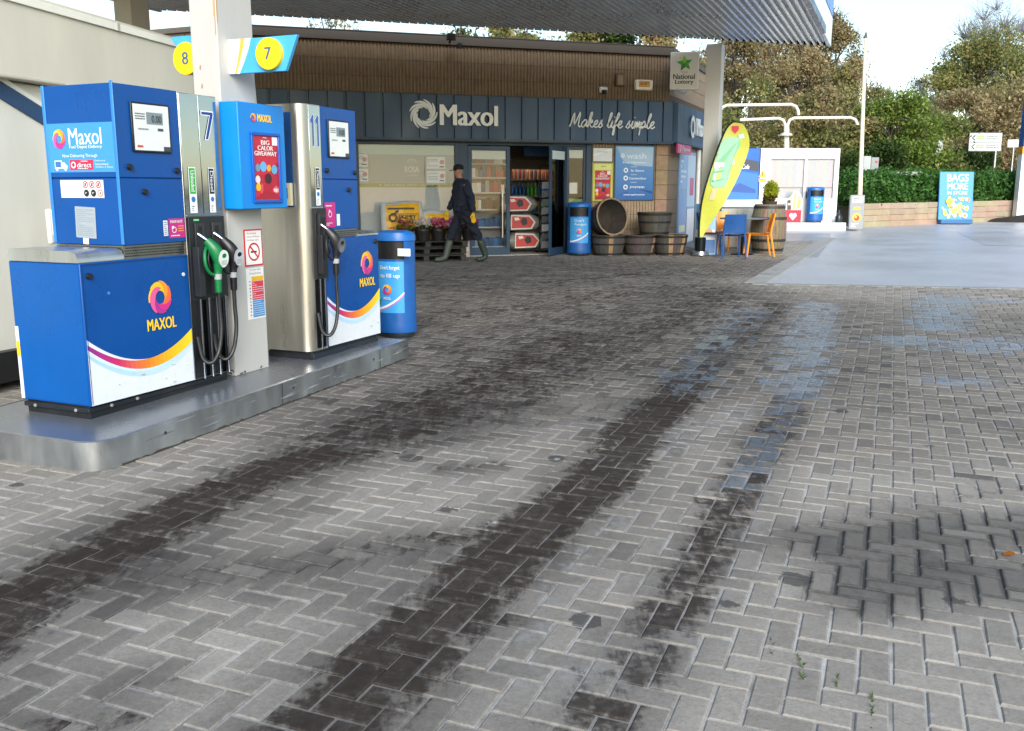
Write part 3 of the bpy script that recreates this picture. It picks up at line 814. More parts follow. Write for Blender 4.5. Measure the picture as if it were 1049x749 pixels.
# perforated waist
mb = MB(); mb.box(0.339, 0.015, 0.905, 0.848, D - 0.01, 0.985, c('#8f8e88'))
for i in range(38):
    for j in range(4): mb.disk(front(0.015), 0.352 + i * 0.013 + (j % 2) * 0.0065, 0.922 + j * 0.016, 0.0042, 0.002, c('#23262a'), n=6)
for i in range(40):
    for j in range(3): mb.disk(endpl(0.339), -0.03 - i * 0.0128 - (j % 2) * 0.0064, 0.985 - 0.012 - j * 0.013, 0.004, 0.002, c('#3c3d3d'), n=6)
mb.build('perforated_vent', 'steel', T)
# upper cabinet
mb = MB(); mb.box(0.336, 0.0, 0.987, 0.846, D, 1.378, BLUE); mb.box(0.336, 0.0, 1.384, 0.846, D, 1.918, BLUE); mb.box(0.345, 0.006, 1.376, 0.84, D - 0.006, 1.386, DBLUE)
mb.box(0.330, -0.004, 0.992, 0.338, 0.02, 1.93, c('#3580c8')); mb.box(0.330, D - 0.02, 0.992, 0.338, D + 0.004, 1.922, c('#3580c8'))
mb.build('upper_cabinet', 'paint', T, bevel=0.004)
mb = MB(); lockknob(mb, 0.415, 1.445); lockknob(mb, 0.80, 1.43); lockknob(mb, 0.52, 1.30); mb.build('cabinet_lock', 'rubber', T)
display(T, 0.462, 1.545, 0.748, 1.812)
mb = MB(); pl = front(0.0)
mb.rect(pl, 0.70, 1.015, 0.838, 1.135, 0.0025, PINK); mb.text('PLEASE NOTE', pl, 0.715, 1.108, 0.105, 0.016, 0.0035, WHITE, bold=0.02); mb.ring(pl, 0.745, 1.065, 0.015, 0.02, 0.0035, WHITE, n=14)
mb.disk(pl, 0.735, 1.08, 0.01, 0.0037, WHITE, n=10); mb.lines(pl, 0.78, 1.05, 0.83, 1.095, 3, 0.0035, c('#f0a04a'), seed=8); mb.lines(pl, 0.715, 1.022, 0.82, 1.036, 1, 0.0035, WHITE)
mb.rect(pl, 0.655, 1.03, 0.692, 1.125, 0.0025, c('#dfe5ea')); mb.lines(pl, 0.66, 1.035, 0.687, 1.12, 7, 0.0032, c('#6a7680'), seed=9)
mb.build('payment_sticker', 'print', T, smooth=0)
# stickers on the end of the upper cabinet
pe = endpl(0.336); mb = MB()
mb.rect(pe, -0.545, 1.415, -0.012, 1.70, 0.0025, c('#3d8fdc'))
swirl(mb, pe, -0.452, 1.61, 0.058, 0.0032, LOGO, aspect=0.9, step=0.0004)
mb.text('Maxol', pe, -0.375, 1.575, 0.265, 0.095, 0.0038, WHITE, bold=0.016); mb.text('Fuel Depot Delivery', pe, -0.372, 1.548, 0.26, 0.024, 0.0038, WHITE, bold=0.03)
mb.text('Now Delivering Through', pe, -0.435, 1.497, 0.28, 0.024, 0.0038, WHITE, bold=0.02)
mb.rect(pe, -0.505, 1.437, -0.445, 1.485, 0.0038, WHITE); mb.rect(pe, -0.499, 1.446, -0.453, 1.479, 0.0046, c('#3a6db0')); mb.decal(pe, [(-0.442, 1.437), (-0.402, 1.437), (-0.402, 1.456), (-0.415, 1.462), (-0.424, 1.474), (-0.442, 1.474)], 0.0038, WHITE)
for u in (-0.487, -0.417): mb.disk(pe, u, 1.435, 0.011, 0.0052, WHITE, n=12); mb.disk(pe, u, 1.435, 0.005, 0.006, c('#3d8fdc'), n=10)
mb.rect(pe, -0.382, 1.428, -0.192, 1.488, 0.0034, c('#d8294f')); mb.ring(pe, -0.352, 1.458, 0.012, 0.02, 0.0044, WHITE, n=14); mb.text('direct', pe, -0.322, 1.443, 0.115, 0.028, 0.0044, WHITE, bold=0.03); mb.lines(pe, -0.32, 1.432, -0.205, 1.441, 1, 0.0044, WHITE); mb.lines(pe, -0.29, 1.474, -0.215, 1.484, 1, 0.0044, WHITE)
for k, t in enumerate(('Delivery', 'Guaranteed', 'Within 3 Days')): mb.text(t, pe, -0.178, 1.474 - k * 0.0185, (0.085, 0.105, 0.14)[k], 0.012, 0.0038, WHITE, bold=0.02)
mb.build('delivery_sticker', 'print', T, smooth=0)
mb = MB(); mb.rect(pe, -0.475, 1.265, -0.125, 1.37, 0.0025, c('#cdd0d0')); mb.lines(pe, -0.465, 1.275, -0.30, 1.36, 8, 0.0033, c('#c4c8ca'), seed=4)
for k in range(3):
    u = -0.27 + k * 0.052
    mb.ring(pe, u, 1.343, 0.016, 0.021, 0.0033, RED, n=16); mb.rect(pe, u - 0.006, 1.335, u + 0.006, 1.351, 0.0033, c('#44484c')); mb.prism(Pl(pe.p(u, 1.343, 0), pe.ex + pe.ey, pe.ey - pe.ex), [(-0.018, -0.002), (0.018, -0.002), (0.018, 0.002), (-0.018, 0.002)], 0.003, 0.004, RED)
for k in range(2): mb.disk(pe, -0.266 + k * 0.056, 1.293, 0.021, 0.0033, c('#1a1c1f'), n=16); mb.lines(pe, -0.277 + k * 0.056, 1.287, -0.254 + k * 0.056, 1.299, 2, 0.0042, WHITE)
mb.ring(pe, -0.155, 1.293, 0.016, 0.021, 0.0033, c('#dd5a4a'), n=16); mb.rect(pe, -0.160, 1.286, -0.150, 1.300, 0.0033, c('#7a6a66'))
mb.build('warning_sticker', 'print', T, smooth=0)
mb = MB(); q = Pl(pe.p(-0.372, 1.215, 0), Vector((0, -1, -0.04)), Vector((0, -0.04, 1)))
mb.rect(q, 0, -0.185, 0.165, 0, 0.003, c('#9aa4ad')); mb.lines(q, 0.012, -0.175, 0.15, -0.012, 14, 0.0038, c('#808a92'), seed=12, fill=0.3); mb.rect(q, 0.055, -0.222, 0.1, -0.186, 0.003, c('#e4e8ea')); mb.rect(q, 0.074, -0.207, 0.083, -0.197, 0.0038, c('#8a6a58'))
mb.build('approval_plate', 'print', T, smooth=0)
# small cream box on the far side edge
mb = MB(); mb.box(0.35, D + 0.002, 1.03, 0.42, D + 0.04, 1.2, c('#e4e2d6')); mb.build('junction_box', 'plastic', T, bevel=0.01)
# hose column: mirror-steel top, dark boot panel, rods
X0, X1 = 0.852, 1.196
mb = MB(); mb.box(X0, 0.002, 0.078, X1, D, 1.913, STEEL); mb.build('hose_column', 'steel', T, bevel=0.004)
mb = MB(); pl = front(0.002)
mb.slab(pl, X0 + 0.004, 1.155, 1.018, 1.908, 0.0, 0.006, CHROME); mb.slab(pl, 1.024, 1.155, X1 - 0.004, 1.908, 0.0, 0.006, CHROME); mb.slab(pl, X0, 1.143, X1, 1.153, 0.0, 0.012, CHROME)
mb.build('mirror_panel', 'chrome', T, bevel=0.002)
mb = MB(); p2 = front(-0.004)
q = Pl(p2.p(1.04, 1.63, 0.003), (1, 0, 0), (0, 0, 1))
mb.decal(q, [(0.0, 0.155), (0.118, 0.155), (0.118, 0.185), (0.0, 0.185)], 0.0006, c('#f2f4f6')); mb.decal(q, [(0.118, 0.185), (0.118, 0.155), (0.062, 0.0), (0.024, 0.0), (0.08, 0.16)], 0.0008, c('#f2f4f6'))
mb.decal(q, [(0.007, 0.161), (0.11, 0.161), (0.11, 0.178), (0.007, 0.178)], 0.0016, c('#1d3f8a')); mb.decal(q, [(0.111, 0.178), (0.111, 0.158), (0.056, 0.006), (0.034, 0.006), (0.086, 0.162)], 0.0020, c('#1d3f8a'))
mb.build('pump_number', 'print', T, smooth=0)
mb = MB(); nozzle_label(mb, p2, 0.895, 1.165, 0.962, 1.455, 'Unleaded', c('#39a935')); nozzle_label(mb, p2, 1.078, 1.165, 1.135, 1.455, 'Diesel', c('#1c1d20')); mb.build('grade_label', 'print', T, smooth=0)
mb = MB(); pl = front(0.002)
mb.slab(pl, X0 + 0.004, 0.60, X1 - 0.004, 1.14, 0.0, 0.022, c('#1b1d21'))
for xa in (0.905, 1.065):
    mb.slab(pl, xa, 0.93, xa + 0.085, 1.10, 0.022, 0.03, c('#2c2e33')); mb.slab(pl, xa + 0.02, 1.03, xa + 0.06, 1.08, 0.03, 0.033, c('#060607'))
    mb.slab(pl, xa - 0.03, 0.63, xa + 0.02, 0.95, 0.022, 0.07, c('#232529'))
mb.rect(pl, 0.90, 1.115, 0.95, 1.127, 0.024, c('#6fd08a'))
mb.build('nozzle_boot', 'plastic', T, bevel=0.005)
mb = MB(); mb.slab(pl, X0 + 0.002, 0.085, X1 - 0.002, 0.60, 0.0, 0.004, c('#4c4e52')); mb.slab(pl, 0.93, 0.085, 0.99, 0.60, 0.004, 0.006, c('#0d0e10')); mb.slab(pl, 1.085, 0.085, 1.15, 0.60, 0.004, 0.006, c('#0d0e10')); mb.build('hose_recess', 'steel', T)
mb = MB()
for x in (0.918, 0.998, 1.073, 1.158): mb.cyl((x, -0.022, 0.08), (x, -0.022, 0.61), 0.0085, n=10, col=CHROME)
mb.build('guide_rod', 'chrome', T)
nozzle(T, 0.955, -0.03, 1.06, c('#0a6e3c'), c('#cfd8d2'), 'green_nozzle', 'green unleaded nozzle')
nozzle(T, 1.105, -0.03, 1.06, c('#1c1d20'), c('#aeb4ba'), 'black_nozzle', 'black diesel nozzle')

# ---- second dispenser (number 11), mirrored: hose column towards us
g = gnd(323, 368, 0.168); g.z = isl_z(g)
T = Thing('fuel_dispenser', 'farther blue fuel dispenser, numbered 11, with a single black nozzle', 'fuel pump', g, PH, 'fuel dispensers on the island')
D = 0.44
mb = MB(); mb.box(-0.01, 0.02, 0, 0.92, D - 0.02, 0.07, c('#11151b')); mb.box(0.0, 0.012, 0.0, 0.935, D, 0.045, c('#1b2430')); mb.build('plinth', 'matte', T, bevel=0.004)
# column with a rounded near edge
mb = MB(); r = 0.075; P = [(-0.05 + r - r * math.sin(R(a)), r - r * math.cos(R(a))) for a in range(0, 91, 10)]
out = P + [(-0.05, D), (0.176, D), (0.176, 0.0)]
top = Pl((0, 0, 0), (1, 0, 0), (0, 1, 0)); mb.prism(top, out, 0.068, 1.905, c('#c4bfb4')); mb.build('hose_column', 'steel', T, smooth=40)
mb = MB(); pe = endpl(-0.05); mb.slab(pe, -D + 0.005, 1.16, -0.095, 1.845, 0.0, 0.006, c('#123f73')); mb.build('end_panel', 'paint', T)
mb = MB(); mb.slab(pe, -0.21, 1.17, -0.1, 1.335, 0.006, 0.03, c('#d8d0a8')); mb.slab(pe, -0.185, 1.22, -0.13, 1.30, 0.03, 0.033, c('#2a2a2a')); mb.build('card_reader', 'plastic', T, bevel=0.004)
mb = MB(); pl = front(0.0); mb.slab(pl, 0.028, 1.16, 0.172, 1.9, 0.0, 0.005, CHROME); mb.build('mirror_panel', 'chrome', T, bevel=0.002)
mb = MB(); q = front(-0.005)
for x in (0.055, 0.118):
    o = [(x - 0.02, 1.80), (x + 0.018, 1.835), (x + 0.036, 1.835), (x + 0.036, 1.60), (x + 0.012, 1.60), (x + 0.012, 1.785), (x - 0.012, 1.77)]
    mb.decal(q, o, 0.001, c('#cfdcf2')); cx, cy = x + 0.015, 1.72
    mb.decal(q, [(cx + (a - cx) * 0.72, cy + (b - cy) * 0.95) for a, b in o], 0.0018, c('#3f5f9e'))
mb.build('pump_number', 'print', T, smooth=0)
mb = MB(); nozzle_label(mb, q, 0.08, 1.17, 0.14, 1.45, 'Diesel', c('#1c1d20')); mb.build('grade_label', 'print', T, smooth=0)
mb = MB(); mb.slab(pl, 0.03, 0.62, 0.172, 1.15, 0.0, 0.03, c('#1b1d21')); mb.slab(pl, 0.05, 0.95, 0.14, 1.11, 0.03, 0.05, c('#26282c')); mb.slab(pl, 0.075, 1.02, 0.12, 1.08, 0.05, 0.053, c('#060607')); mb.slab(pl, 0.04, 0.66, 0.075, 0.95, 0.03, 0.075, c('#232529')); mb.build('nozzle_boot', 'plastic', T, bevel=0.005)
mb = MB(); mb.slab(pl, 0.035, 0.085, 0.172, 0.615, 0.0, 0.004, c('#2c2e32')); mb.build('hose_recess', 'steel', T)
mb = MB()
for x in (0.075, 0.135): mb.cyl((x, -0.02, 0.08), (x, -0.02, 0.62), 0.0085, n=10, col=CHROME)
mb.build('guide_rod', 'chrome', T)
nozzle(T, 0.10, -0.045, 1.06, c('#222326'), c('#5d6268'), 'black_nozzle', 'black diesel nozzle')
mb = MB(); mb.box(0.18, 0.0, 0.98, 0.66, D, 1.362, BLUE); mb.box(0.18, 0.0, 1.368, 0.66, D, 1.902, BLUE); mb.box(0.185, 0.006, 1.36, 0.655, D - 0.006, 1.37, DBLUE); mb.build('upper_cabinet', 'paint', T, bevel=0.004)
mb = MB(); lockknob(mb, 0.235, 1.43); lockknob(mb, 0.625, 1.42); lockknob(mb, 0.53, 1.285); mb.build('cabinet_lock', 'rubber', T)
display(T, 0.275, 1.54, 0.535, 1.80)
mb = MB(); mb.box(0.18, 0.012, 0.9, 0.66, D - 0.01, 0.98, c('#8d8d88'))
for i in range(34):
    for j in range(4): mb.disk(front(0.012), 0.195 + i * 0.0135 + (j % 2) * 0.0065, 0.918 + j * 0.015, 0.0042, 0.002, c('#2c2e30'), n=6)
mb.build('perforated_vent', 'steel', T)
mb = MB(); mb.box(0.18, 0.0, 0.073, 0.955, D, 0.915, BLUE); mb.build('lower_cabinet', 'paint', T, bevel=0.006)
mb = MB(); mb.prism(Pl((0.662, 0, 0), (0, 1, 0), (0, 0, 1)), [(0.0, 0.917), (0.0, 0.93), (0.03, 0.95), (D - 0.03, 0.95), (D, 0.93), (D, 0.917)], 0.0, 0.297, c('#cfd2d4')); mb.build('lid', 'steel', T, smooth=55)
mb = MB(); band(mb, front(0.0), 0.184, 0.952, 0.078, 0.44, 0.29, 0.41); mb.build('livery_ribbon', 'print', T, smooth=0)
swirl_logo(T, 0.765, 0.69, 0.10, 0.0, 'MAXOL', 0.235, 0.07, 0.50)
mb = MB(); lockknob(mb, 0.905, 0.86); mb.build('door_lock', 'rubber', T)
scuffs(T, 0.0, .2, .09, .94, .22, 12, ('#b9bdc0', '#c3c6c8', '#cdd0d2', '#aeb2b5'), 4)
mb = MB(); pl = front(0.0); mb.rect(pl, 0.19, 1.0, 0.335, 1.19, 0.003, PINK); mb.ring(pl, 0.262, 1.10, 0.018, 0.024, 0.0042, WHITE, n=14); mb.disk(pl, 0.255, 1.125, 0.01, 0.0044, WHITE, n=10); mb.lines(pl, 0.205, 1.155, 0.32, 1.175, 1, 0.004, WHITE); mb.lines(pl, 0.205, 1.012, 0.32, 1.04, 2, 0.004, WHITE)
mb.rect(pl, 0.35, 1.01, 0.395, 1.10, 0.003, c('#dfe5ea')); mb.build('payment_sticker', 'print', T, smooth=0)

# ================================================================== CANOPY COLUMN ON THE ISLAND
g = gnd(242, 385, 0.165); g.z = isl_z(g); CZ = 4.38
T = Thing('canopy_column', 'white painted canopy column between the two fuel dispensers, rust streaks near the top', 'column', g, PH, 'columns holding up the canopy')
CW, CD = 0.368, 0.225
mb = MB(); mb.box(0, 0, 0.0, CW, CD, CZ - g.z - 0.01, c('#bebcb7')); mb.build('shaft', 'white', T, bevel=0.008)
mb = MB(); rg = random.Random(4); pe = endpl(0.0); pf = front(0.0)
def chip(pl, u, v, w, h, col, d=0.0022):
    n = 9; mb.decal(pl, [(u + w * (0.6 + 0.4 * rg.random()) * math.cos(k * 6.283 / n), v + h * (0.6 + 0.4 * rg.random()) * math.sin(k * 6.283 / n)) for k in range(n)], d, col)
for k in range(14): chip(pe, -CD + 0.02 + rg.random() * 0.19, 0.012 + rg.random() * 0.03, 0.012 * rg.uniform(.5, 2), 0.008, c('#2d2a28'))
for k in range(7): chip(pf, rg.choice((rg.uniform(0.02, 0.1), rg.uniform(0.24, 0.34))), 0.01 + rg.random() * 0.015, 0.012, 0.006, c('#3a322c'))
mb.rect(pe, -0.012, 2.30, -0.004, 2.62, 0.0022, c('#b98a55')); mb.rect(pe, -0.02, 2.42, -0.011, 2.7, 0.0024, c('#cda877')); mb.rect(pf, 0.004, 2.38, 0.012, 2.62, 0.0022, c('#c39a68'))
for u, v in ((-0.155, 2.1), (-0.15, 1.98), (-0.14, 1.88)): chip(pe, u, v, 0.008, 0.02, c('#a6835c'))
mb.build('rust_chips', 'matte', T, smooth=0)

# notices on the column (own things: screwed-on plates)
N_ = Thing('no_smoking_sign', 'small red-bordered no smoking notice on the white canopy column', 'sign', g, PH)
mb = MB(); pl = front(0.0); a, b_ = 0.155, 0.76; mb.slab(pl, a, b_, a + 0.198, b_ + 0.26, 0.0, 0.004, RED); mb.build('plate', 'print', N_)
mb = MB(); mb.rect(pl, a + 0.011, b_ + 0.011, a + 0.187, b_ + 0.249, 0.005, c('#efeeea')); u, v = a + 0.099, b_ + 0.10
mb.ring(pl, u, v, 0.052, 0.065, 0.006, RED); mb.rect(pl, u - 0.035, v - 0.006, u + 0.028, v + 0.006, 0.006, c('#1c1c1c')); mb.rect(pl, u + 0.028, v - 0.006, u + 0.037, v + 0.006, 0.006, c('#c8c8c4'))
q = Pl(pl.p(u, v), Vector((1, 0, -1)), Vector((1, 0, 1))); mb.rect(q, -0.055, -0.0065, 0.055, 0.0065, 0.0068, RED)
for k, t in enumerate(('No Smoking', 'Switch Off Engine', 'No Naked Lights')): mb.text(t, pl, a + 0.03, b_ + 0.223 - k * 0.024, (0.10, 0.14, 0.125)[k], 0.015, 0.006, c('#b64a44'), bold=0.01)
mb.build('pictogram', 'print', N_, smooth=0)
N_ = Thing('safety_notice', 'narrow safety notice of stacked yellow, red and blue blocks on the white canopy column', 'sign', g, PH)
mb = MB(); a, b_ = 0.165, 0.38; mb.slab(pl, a, b_, a + 0.185, b_ + 0.365, 0.0, 0.003, c('#e9e8e4')); mb.build('plate', 'print', N_)
mb = MB(); mb.text('For your safety', pl, a + 0.035, b_ + 0.345, 0.12, 0.016, 0.004, c('#6a7078'), bold=0.0); mb.text('During Fuelling', pl, a + 0.03, b_ + 0.318, 0.125, 0.016, 0.004, c('#5a6470'), bold=0.0)
mb.rect(pl, a + 0.05, b_ + 0.272, a + 0.178, b_ + 0.305, 0.004, c('#e2b32a')); mb.rect(pl, a + 0.05, b_ + 0.135, a + 0.178, b_ + 0.27, 0.004, c('#cf3b4d')); mb.rect(pl, a + 0.05, b_ + 0.012, a + 0.178, b_ + 0.133, 0.004, c('#4a8fcb'))
mb.lines(pl, a + 0.055, b_ + 0.02, a + 0.172, b_ + 0.265, 16, 0.0048, c('#d8dfe4'), fill=0.25, seed=15)
for k in range(11): mb.disk(pl, a + 0.03, b_ + 0.03 + k * 0.024, 0.007, 0.004, (c('#c8504c'), c('#5a8fc0'), c('#55595e'))[k % 3], n=8)
mb.build('coloured_panel', 'print', N_, smooth=0)

# pump-number flag signs
def flag_sign(T, u0, u1, z0, z1, x, num, right):
    """blade sign across the island; u measured along -y from the column"""
    pl = endpl(x); mb = MB(); SKY = c('#45a8dd')
    if right: o = [(u0, z0), (u1 - (u1 - u0) * 0.18, z0), (u1, z1), (u0, z1)]
    else: o = [(u0, z1), (u1, z1), (u1, z0 + 0.01), (u1 - 0.08, z0), (u0 + (u1 - u0) * 0.35, z0 + (z1 - z0) * 0.55)]
    mb.prism(pl, o, -0.03, 0.0, SKY); mb.build('blade', 'plastic', T, bevel=0.003)
    mb = MB(); w = u1 - u0; h = z1 - z0
    if right:
        for k, (wd, cc) in enumerate(((0.40, SKY), (0.34, c('#f2f4f2')), (0.25, c('#f2b04a')), (0.19, c('#f4f3ee')))):
            P = [(u0, z0), (u0, z1)] + [(u0 + w * wd * (1 - 0.55 * (1 - t / 8.0) ** 1.3 + 0.0), z0 + h * t / 8.0) for t in range(8, -1, -1)]
            mb.decal(pl, P, 0.0012 + k * 0.0007, cc)
        mb.rect(pl, u0, z0 + 0.002, u0 + 0.05, z1 - 0.002, 0.0045, c('#efeee8'))
    else:
        mb.decal(pl, [(u1 - w * 0.22, z1 - 0.002), (u1 - 0.002, z1 - 0.002), (u1 - 0.002, z1 - h * 0.5)], 0.0014, c('#e8f2f4'))
    mb.build('livery', 'print', T, smooth=0)
    mb = MB(); cu = u0 + w * (0.62 if right else 0.56); cz = z0 + h * (0.50 if right else 0.46); r = h * (0.46 if right else 0.38)
    mb.cyl(pl.p(cu, cz, -0.01), pl.p(cu, cz, 0.03), r, n=36, col=c('#ffd014')); mb.build('number_disc', 'plastic', T, bevel=0.003)
    mb = MB(); mb.text(num, pl, cu - r * 0.26, cz - r * 0.36, r * 0.52, r * 0.76, 0.032, c('#3a5f86'), bold=0.03); mb.build('number', 'print', T, smooth=0)
T7 = Thing('pump_number_sign', 'blue blade sign with yellow disc reading 7 right of the white column', 'sign', g, PH, 'pump number signs on the column')
y1, z1 = T7.vw(304, 32, 0.1); y0, z0 = T7.vw(254, 75, 0.1)
flag_sign(T7, 0.002, -y1, z0, z1 - 0.02, 0.1, '7', True)
T8 = Thing('pump_number_sign', 'blue blade sign with yellow disc reading 8 left of the white column', 'sign', g, PH, 'pump number signs on the column')
y1, z1 = T8.vw(174, 38, 0.1); y0, z0 = T8.vw(208, 80, 0.1)
flag_sign(T8, -y1, -CD - 0.002, z0, z1, 0.1, '8', False)

# illuminated poster box
T = Thing('poster_box', 'bright blue poster box with a red giveaway poster on the white canopy column', 'poster box', g, PH)
bx0, bx1, bz0, bz1, pr = -0.03, 0.475, 1.165, 1.872, 0.15
mb = MB(); o = [(bx0, 0.04), (bx0 + 0.03, -0.0), (bx0 + 0.19, -pr), (bx1, -pr), (bx1, 0.0), (CW + 0.03, 0.0), (CW + 0.03, 0.04)]
o = [(bx0, -0.003), (bx0 + 0.012, -pr), (bx1, -pr), (bx1, -0.003)]
mb.prism(Pl((0, 0, 0), (1, 0, 0), (0, 1, 0)), o, bz0, bz1, c('#1383d6')); mb.build('case', 'paint', T, bevel=0.006)
pl = front(-pr); mb = MB(); x0, x1, z0, z1 = 0.115, 0.385, 1.225, 1.66
for r_ in ((x0 - 0.02, z0 - 0.02, x1 + 0.02, z0), (x0 - 0.02, z1, x1 + 0.02, z1 + 0.02), (x0 - 0.02, z0, x0, z1), (x1, z0, x1 + 0.02, z1)): mb.slab(pl, r_[0], r_[1], r_[2], r_[3], 0, 0.014, c('#1155b0'))
mb.build('poster_frame', 'plastic', T, bevel=0.003)
def giveaway(mb, pl, x0, z0, x1, z1, d, seed=2):
    w, h = x1 - x0, z1 - z0; rg = random.Random(seed)
    n = 10
    for k in range(n):
        a = rg.uniform(0.75, 1.1); mb.rect(pl, x0, z0 + h * k / n, x1, z0 + h * (k + 1) / n, d, tuple(q * a for q in c('#c4203a')))
    for k in range(10):
        cx, cy = x0 + w * rg.random(), z0 + h * rg.uniform(0.05, 0.6); r = w * rg.uniform(0.05, 0.12)
        mb.decal(pl, [(min(x1, max(x0, cx + r * q * math.cos(t))), min(z1, max(z0, cy + r * 1.5 * q * math.sin(t)))) for t, q in [(i * 6.283 / 9, rg.uniform(.5, 1)) for i in range(9)]], d + 0.0006 + 0.0002 * k, c(rg.choice(('#a0182c', '#8c1426', '#de4a58', '#b01830'))))
    for k, t in enumerate(('BIG', 'CALOR', 'GIVEAWAY')):
        ww = (0.34, 0.62, 0.9)[k]; mb.text(t, pl, x0 + w * (0.5 - ww / 2) - w * 0.02, z0 + h * (0.86 - 0.085 * k), w * ww, h * 0.07, d + 0.004, c('#f3e4e4'), bold=0.05)
    mb.rect(pl, x0 + w * .76, z0 + h * .86, x1 - w * .02, z1 - h * .01, d + 0.003, c('#eee6e6')); mb.lines(pl, x0 + w * .4, z0 + h * .955, x0 + w * .6, z0 + h * .985, 1, d + 0.003, WHITE)
    for cx, cy, r, cc in ((.14, .5, .1, '#6f8fa8'), (.36, .52, .13, '#66aee0'), (.8, .48, .12, '#5aa6cf'), (.58, .5, .09, '#e3a33a'), (.55, .34, .13, '#3a1220'), (.56, .36, .07, '#d04a60'), (.13, .2, .1, '#f0b428'), (.14, .24, .06, '#f6d25a'), (.12, .32, .1, '#e7d5d6'), (.84, .16, .1, '#dc5a68')):
        mb.disk(pl, x0 + w * cx, z0 + h * cy, w * r, d + 0.0042 + 0.001 * r, c(cc), n=14)
    mb.decal(pl, [(x0 + w * .02, z0 + h * .02), (x0 + w * .98, z0 + h * .02), (x0 + w * .98, z0 + h * .06), (x0 + w * .5, z0 + h * .16), (x0 + w * .1, z0 + h * .05)], d + 0.0028, c('#a5122a'))
    mb.text('WIN', pl, x0 + w * .72, z0 + h * .12, w * .2, h * .06, d + 0.0055, WHITE, bold=0.03)
mb = MB(); giveaway(mb, pl, x0, z0, x1, z1, 0.003); mb.build('poster', 'print', T, smooth=0)
mb = MB(); swirl(mb, pl, 0.135, 1.775, 0.03, 0.003, LOGO, n=6, step=0.0004); mb.text('MAXOL', pl, 0.178, 1.752, 0.155, 0.05, 0.003, YEL, bold=0.05); mb.build('logo', 'print', T, smooth=0)

# ================================================================== LITTER BINS
def litter_bin(name, label, loc, head, hgt, rx, text, group=None, leaf=False):
    T = Thing(name, label, 'litter bin', loc, head, group)
    BB = c('#1458a0'); k = hgt
    mb = MB(); mb.lathe([(rx * .80, 0), (rx * .84, 0.015 * k), (rx * .84, 0.05 * k)], 28, c('#5d6a74'), sy=.85); mb.build('base_ring', 'steel', T)
    prof = [(rx * 1.0, 0.05), (rx * 1.02, 0.07), (rx * 1.0, 0.12), (rx * 0.985, 0.74)]
    mb = MB(); n = 36
    mb.lathe([(r, z * k) for r, z in prof], n, BB, sy=.85)
    # band with the mouth: posts left of the openings
    v = []; f = []
    for z in (0.74, 0.905):
        for q in range(n):
            a = 2 * math.pi * q / n; v.append((rx * .985 * math.cos(a), rx * .985 * .85 * math.sin(a), z * k))
    for q in range(n):
        a = math.degrees(2 * math.pi * (q + .5) / n) % 360
        if 215 < a < 325 or 35 < a < 145: continue
        f.append((q, (q + 1) % n, n + (q + 1) % n, n + q))
    mb.add(v, f, BB); mb.lathe([(rx * .985, 0.905 * k), (rx * 1.02, 0.91 * k), (rx * 1.01, 0.955 * k), (rx * .93, 0.985 * k), (rx * .6, k), (0.0, k)], n, c('#1862ad'), sy=.85)
    mb.build('shell', 'plastic', T, smooth=50)
    mb = MB(); mb.lathe([(0.0, .70 * k), (rx * .93, .70 * k), (rx * .93, .9 * k), (0.0, .9 * k)], 24, c('#050608'), sy=.83); mb.build('liner', 'rubber', T)
    # wrapped front label
    mb = MB(); m = 16; za, zb = 0.24 * k, 0.72 * k
    def cp(t, z, d=0.004):
        a = R(222 + 96 * t); return Vector((rx * 1.0 * math.cos(a) * (1 + d / rx), rx * .85 * math.sin(a) * (1 + d / rx), z))
    for q in range(m):
        t0, t1 = q / m, (q + 1) / m
        lo = lambda t: za + 0.05 * k * (1 - t) ** 2 * 0
        mb.poly([cp(t0, za), cp(t1, za), cp(t1, zb), cp(t0, zb)], c('#3f9ee0'))
        b0, b1 = za + 0.02 * k + 0.16 * k * t0 ** 2, za + 0.02 * k + 0.16 * k * t1 ** 2
        mb.poly([cp(t0, b0, .005), cp(t1, b1, .005), cp(t1, b1 + .02 * k, .005), cp(t0, b0 + .02 * k, .005)], c('#f0f4f6'))
        mb.poly([cp(t0, b0 - .012 * k, .0055), cp(t1, b1 - .012 * k, .0055), cp(t1, b1 - .002 * k, .0055), cp(t0, b0 - .002 * k, .0055)], c('#d25fa8'))
    if leaf: mb.poly([cp(a_, b_ * k, .0075) for a_, b_ in ((-.12, .10), (.0, .14), (.10, .22), (.33, .385), (.12, .33), (-.05, .25), (-.12, .18))], c('#1c8f56'))
    pl = Pl((-rx * .5, -rx * .85, 0), (1, 0, 0), (0, 0, 1))
    def wrap(mb2):
        for i, p in enumerate(mb2.v):
            x = p[0] / (rx * 1.02); a = math.acos(max(-0.98, min(0.98, x))); y = -rx * .87 * math.sin(a) * 1.02
            mb2.v[i] = (p[0], y - (-(p[1] + rx * .85)) * 1.0, p[2])
    m2 = MB()
    for q, t in enumerate(text): m2.text(t, pl, rx * .12, zb - (0.085 + 0.075 * q) * k, rx * (1.0 if len(t) > 5 else .8), 0.05 * k, 0.004, WHITE, bold=0.03)
    swirl(m2, pl, rx * .5, za + 0.22 * k, 0.05 * k, 0.004, LOGO, n=6); m2.text('MAXOL', pl, rx * .3, za + 0.125 * k, rx * .4, .025 * k, .006, WHITE, bold=.04)
    wrap(m2); mb.add(m2.v, [], None) if False else None
    o = len(mb.v); mb.v += m2.v; mb.f += [tuple(i + o for i in f_) for f_ in m2.f]; mb.c += m2.c
    mb.build('label_wrap', 'print', T, smooth=40)
    return T
p = gnd(407, 344)
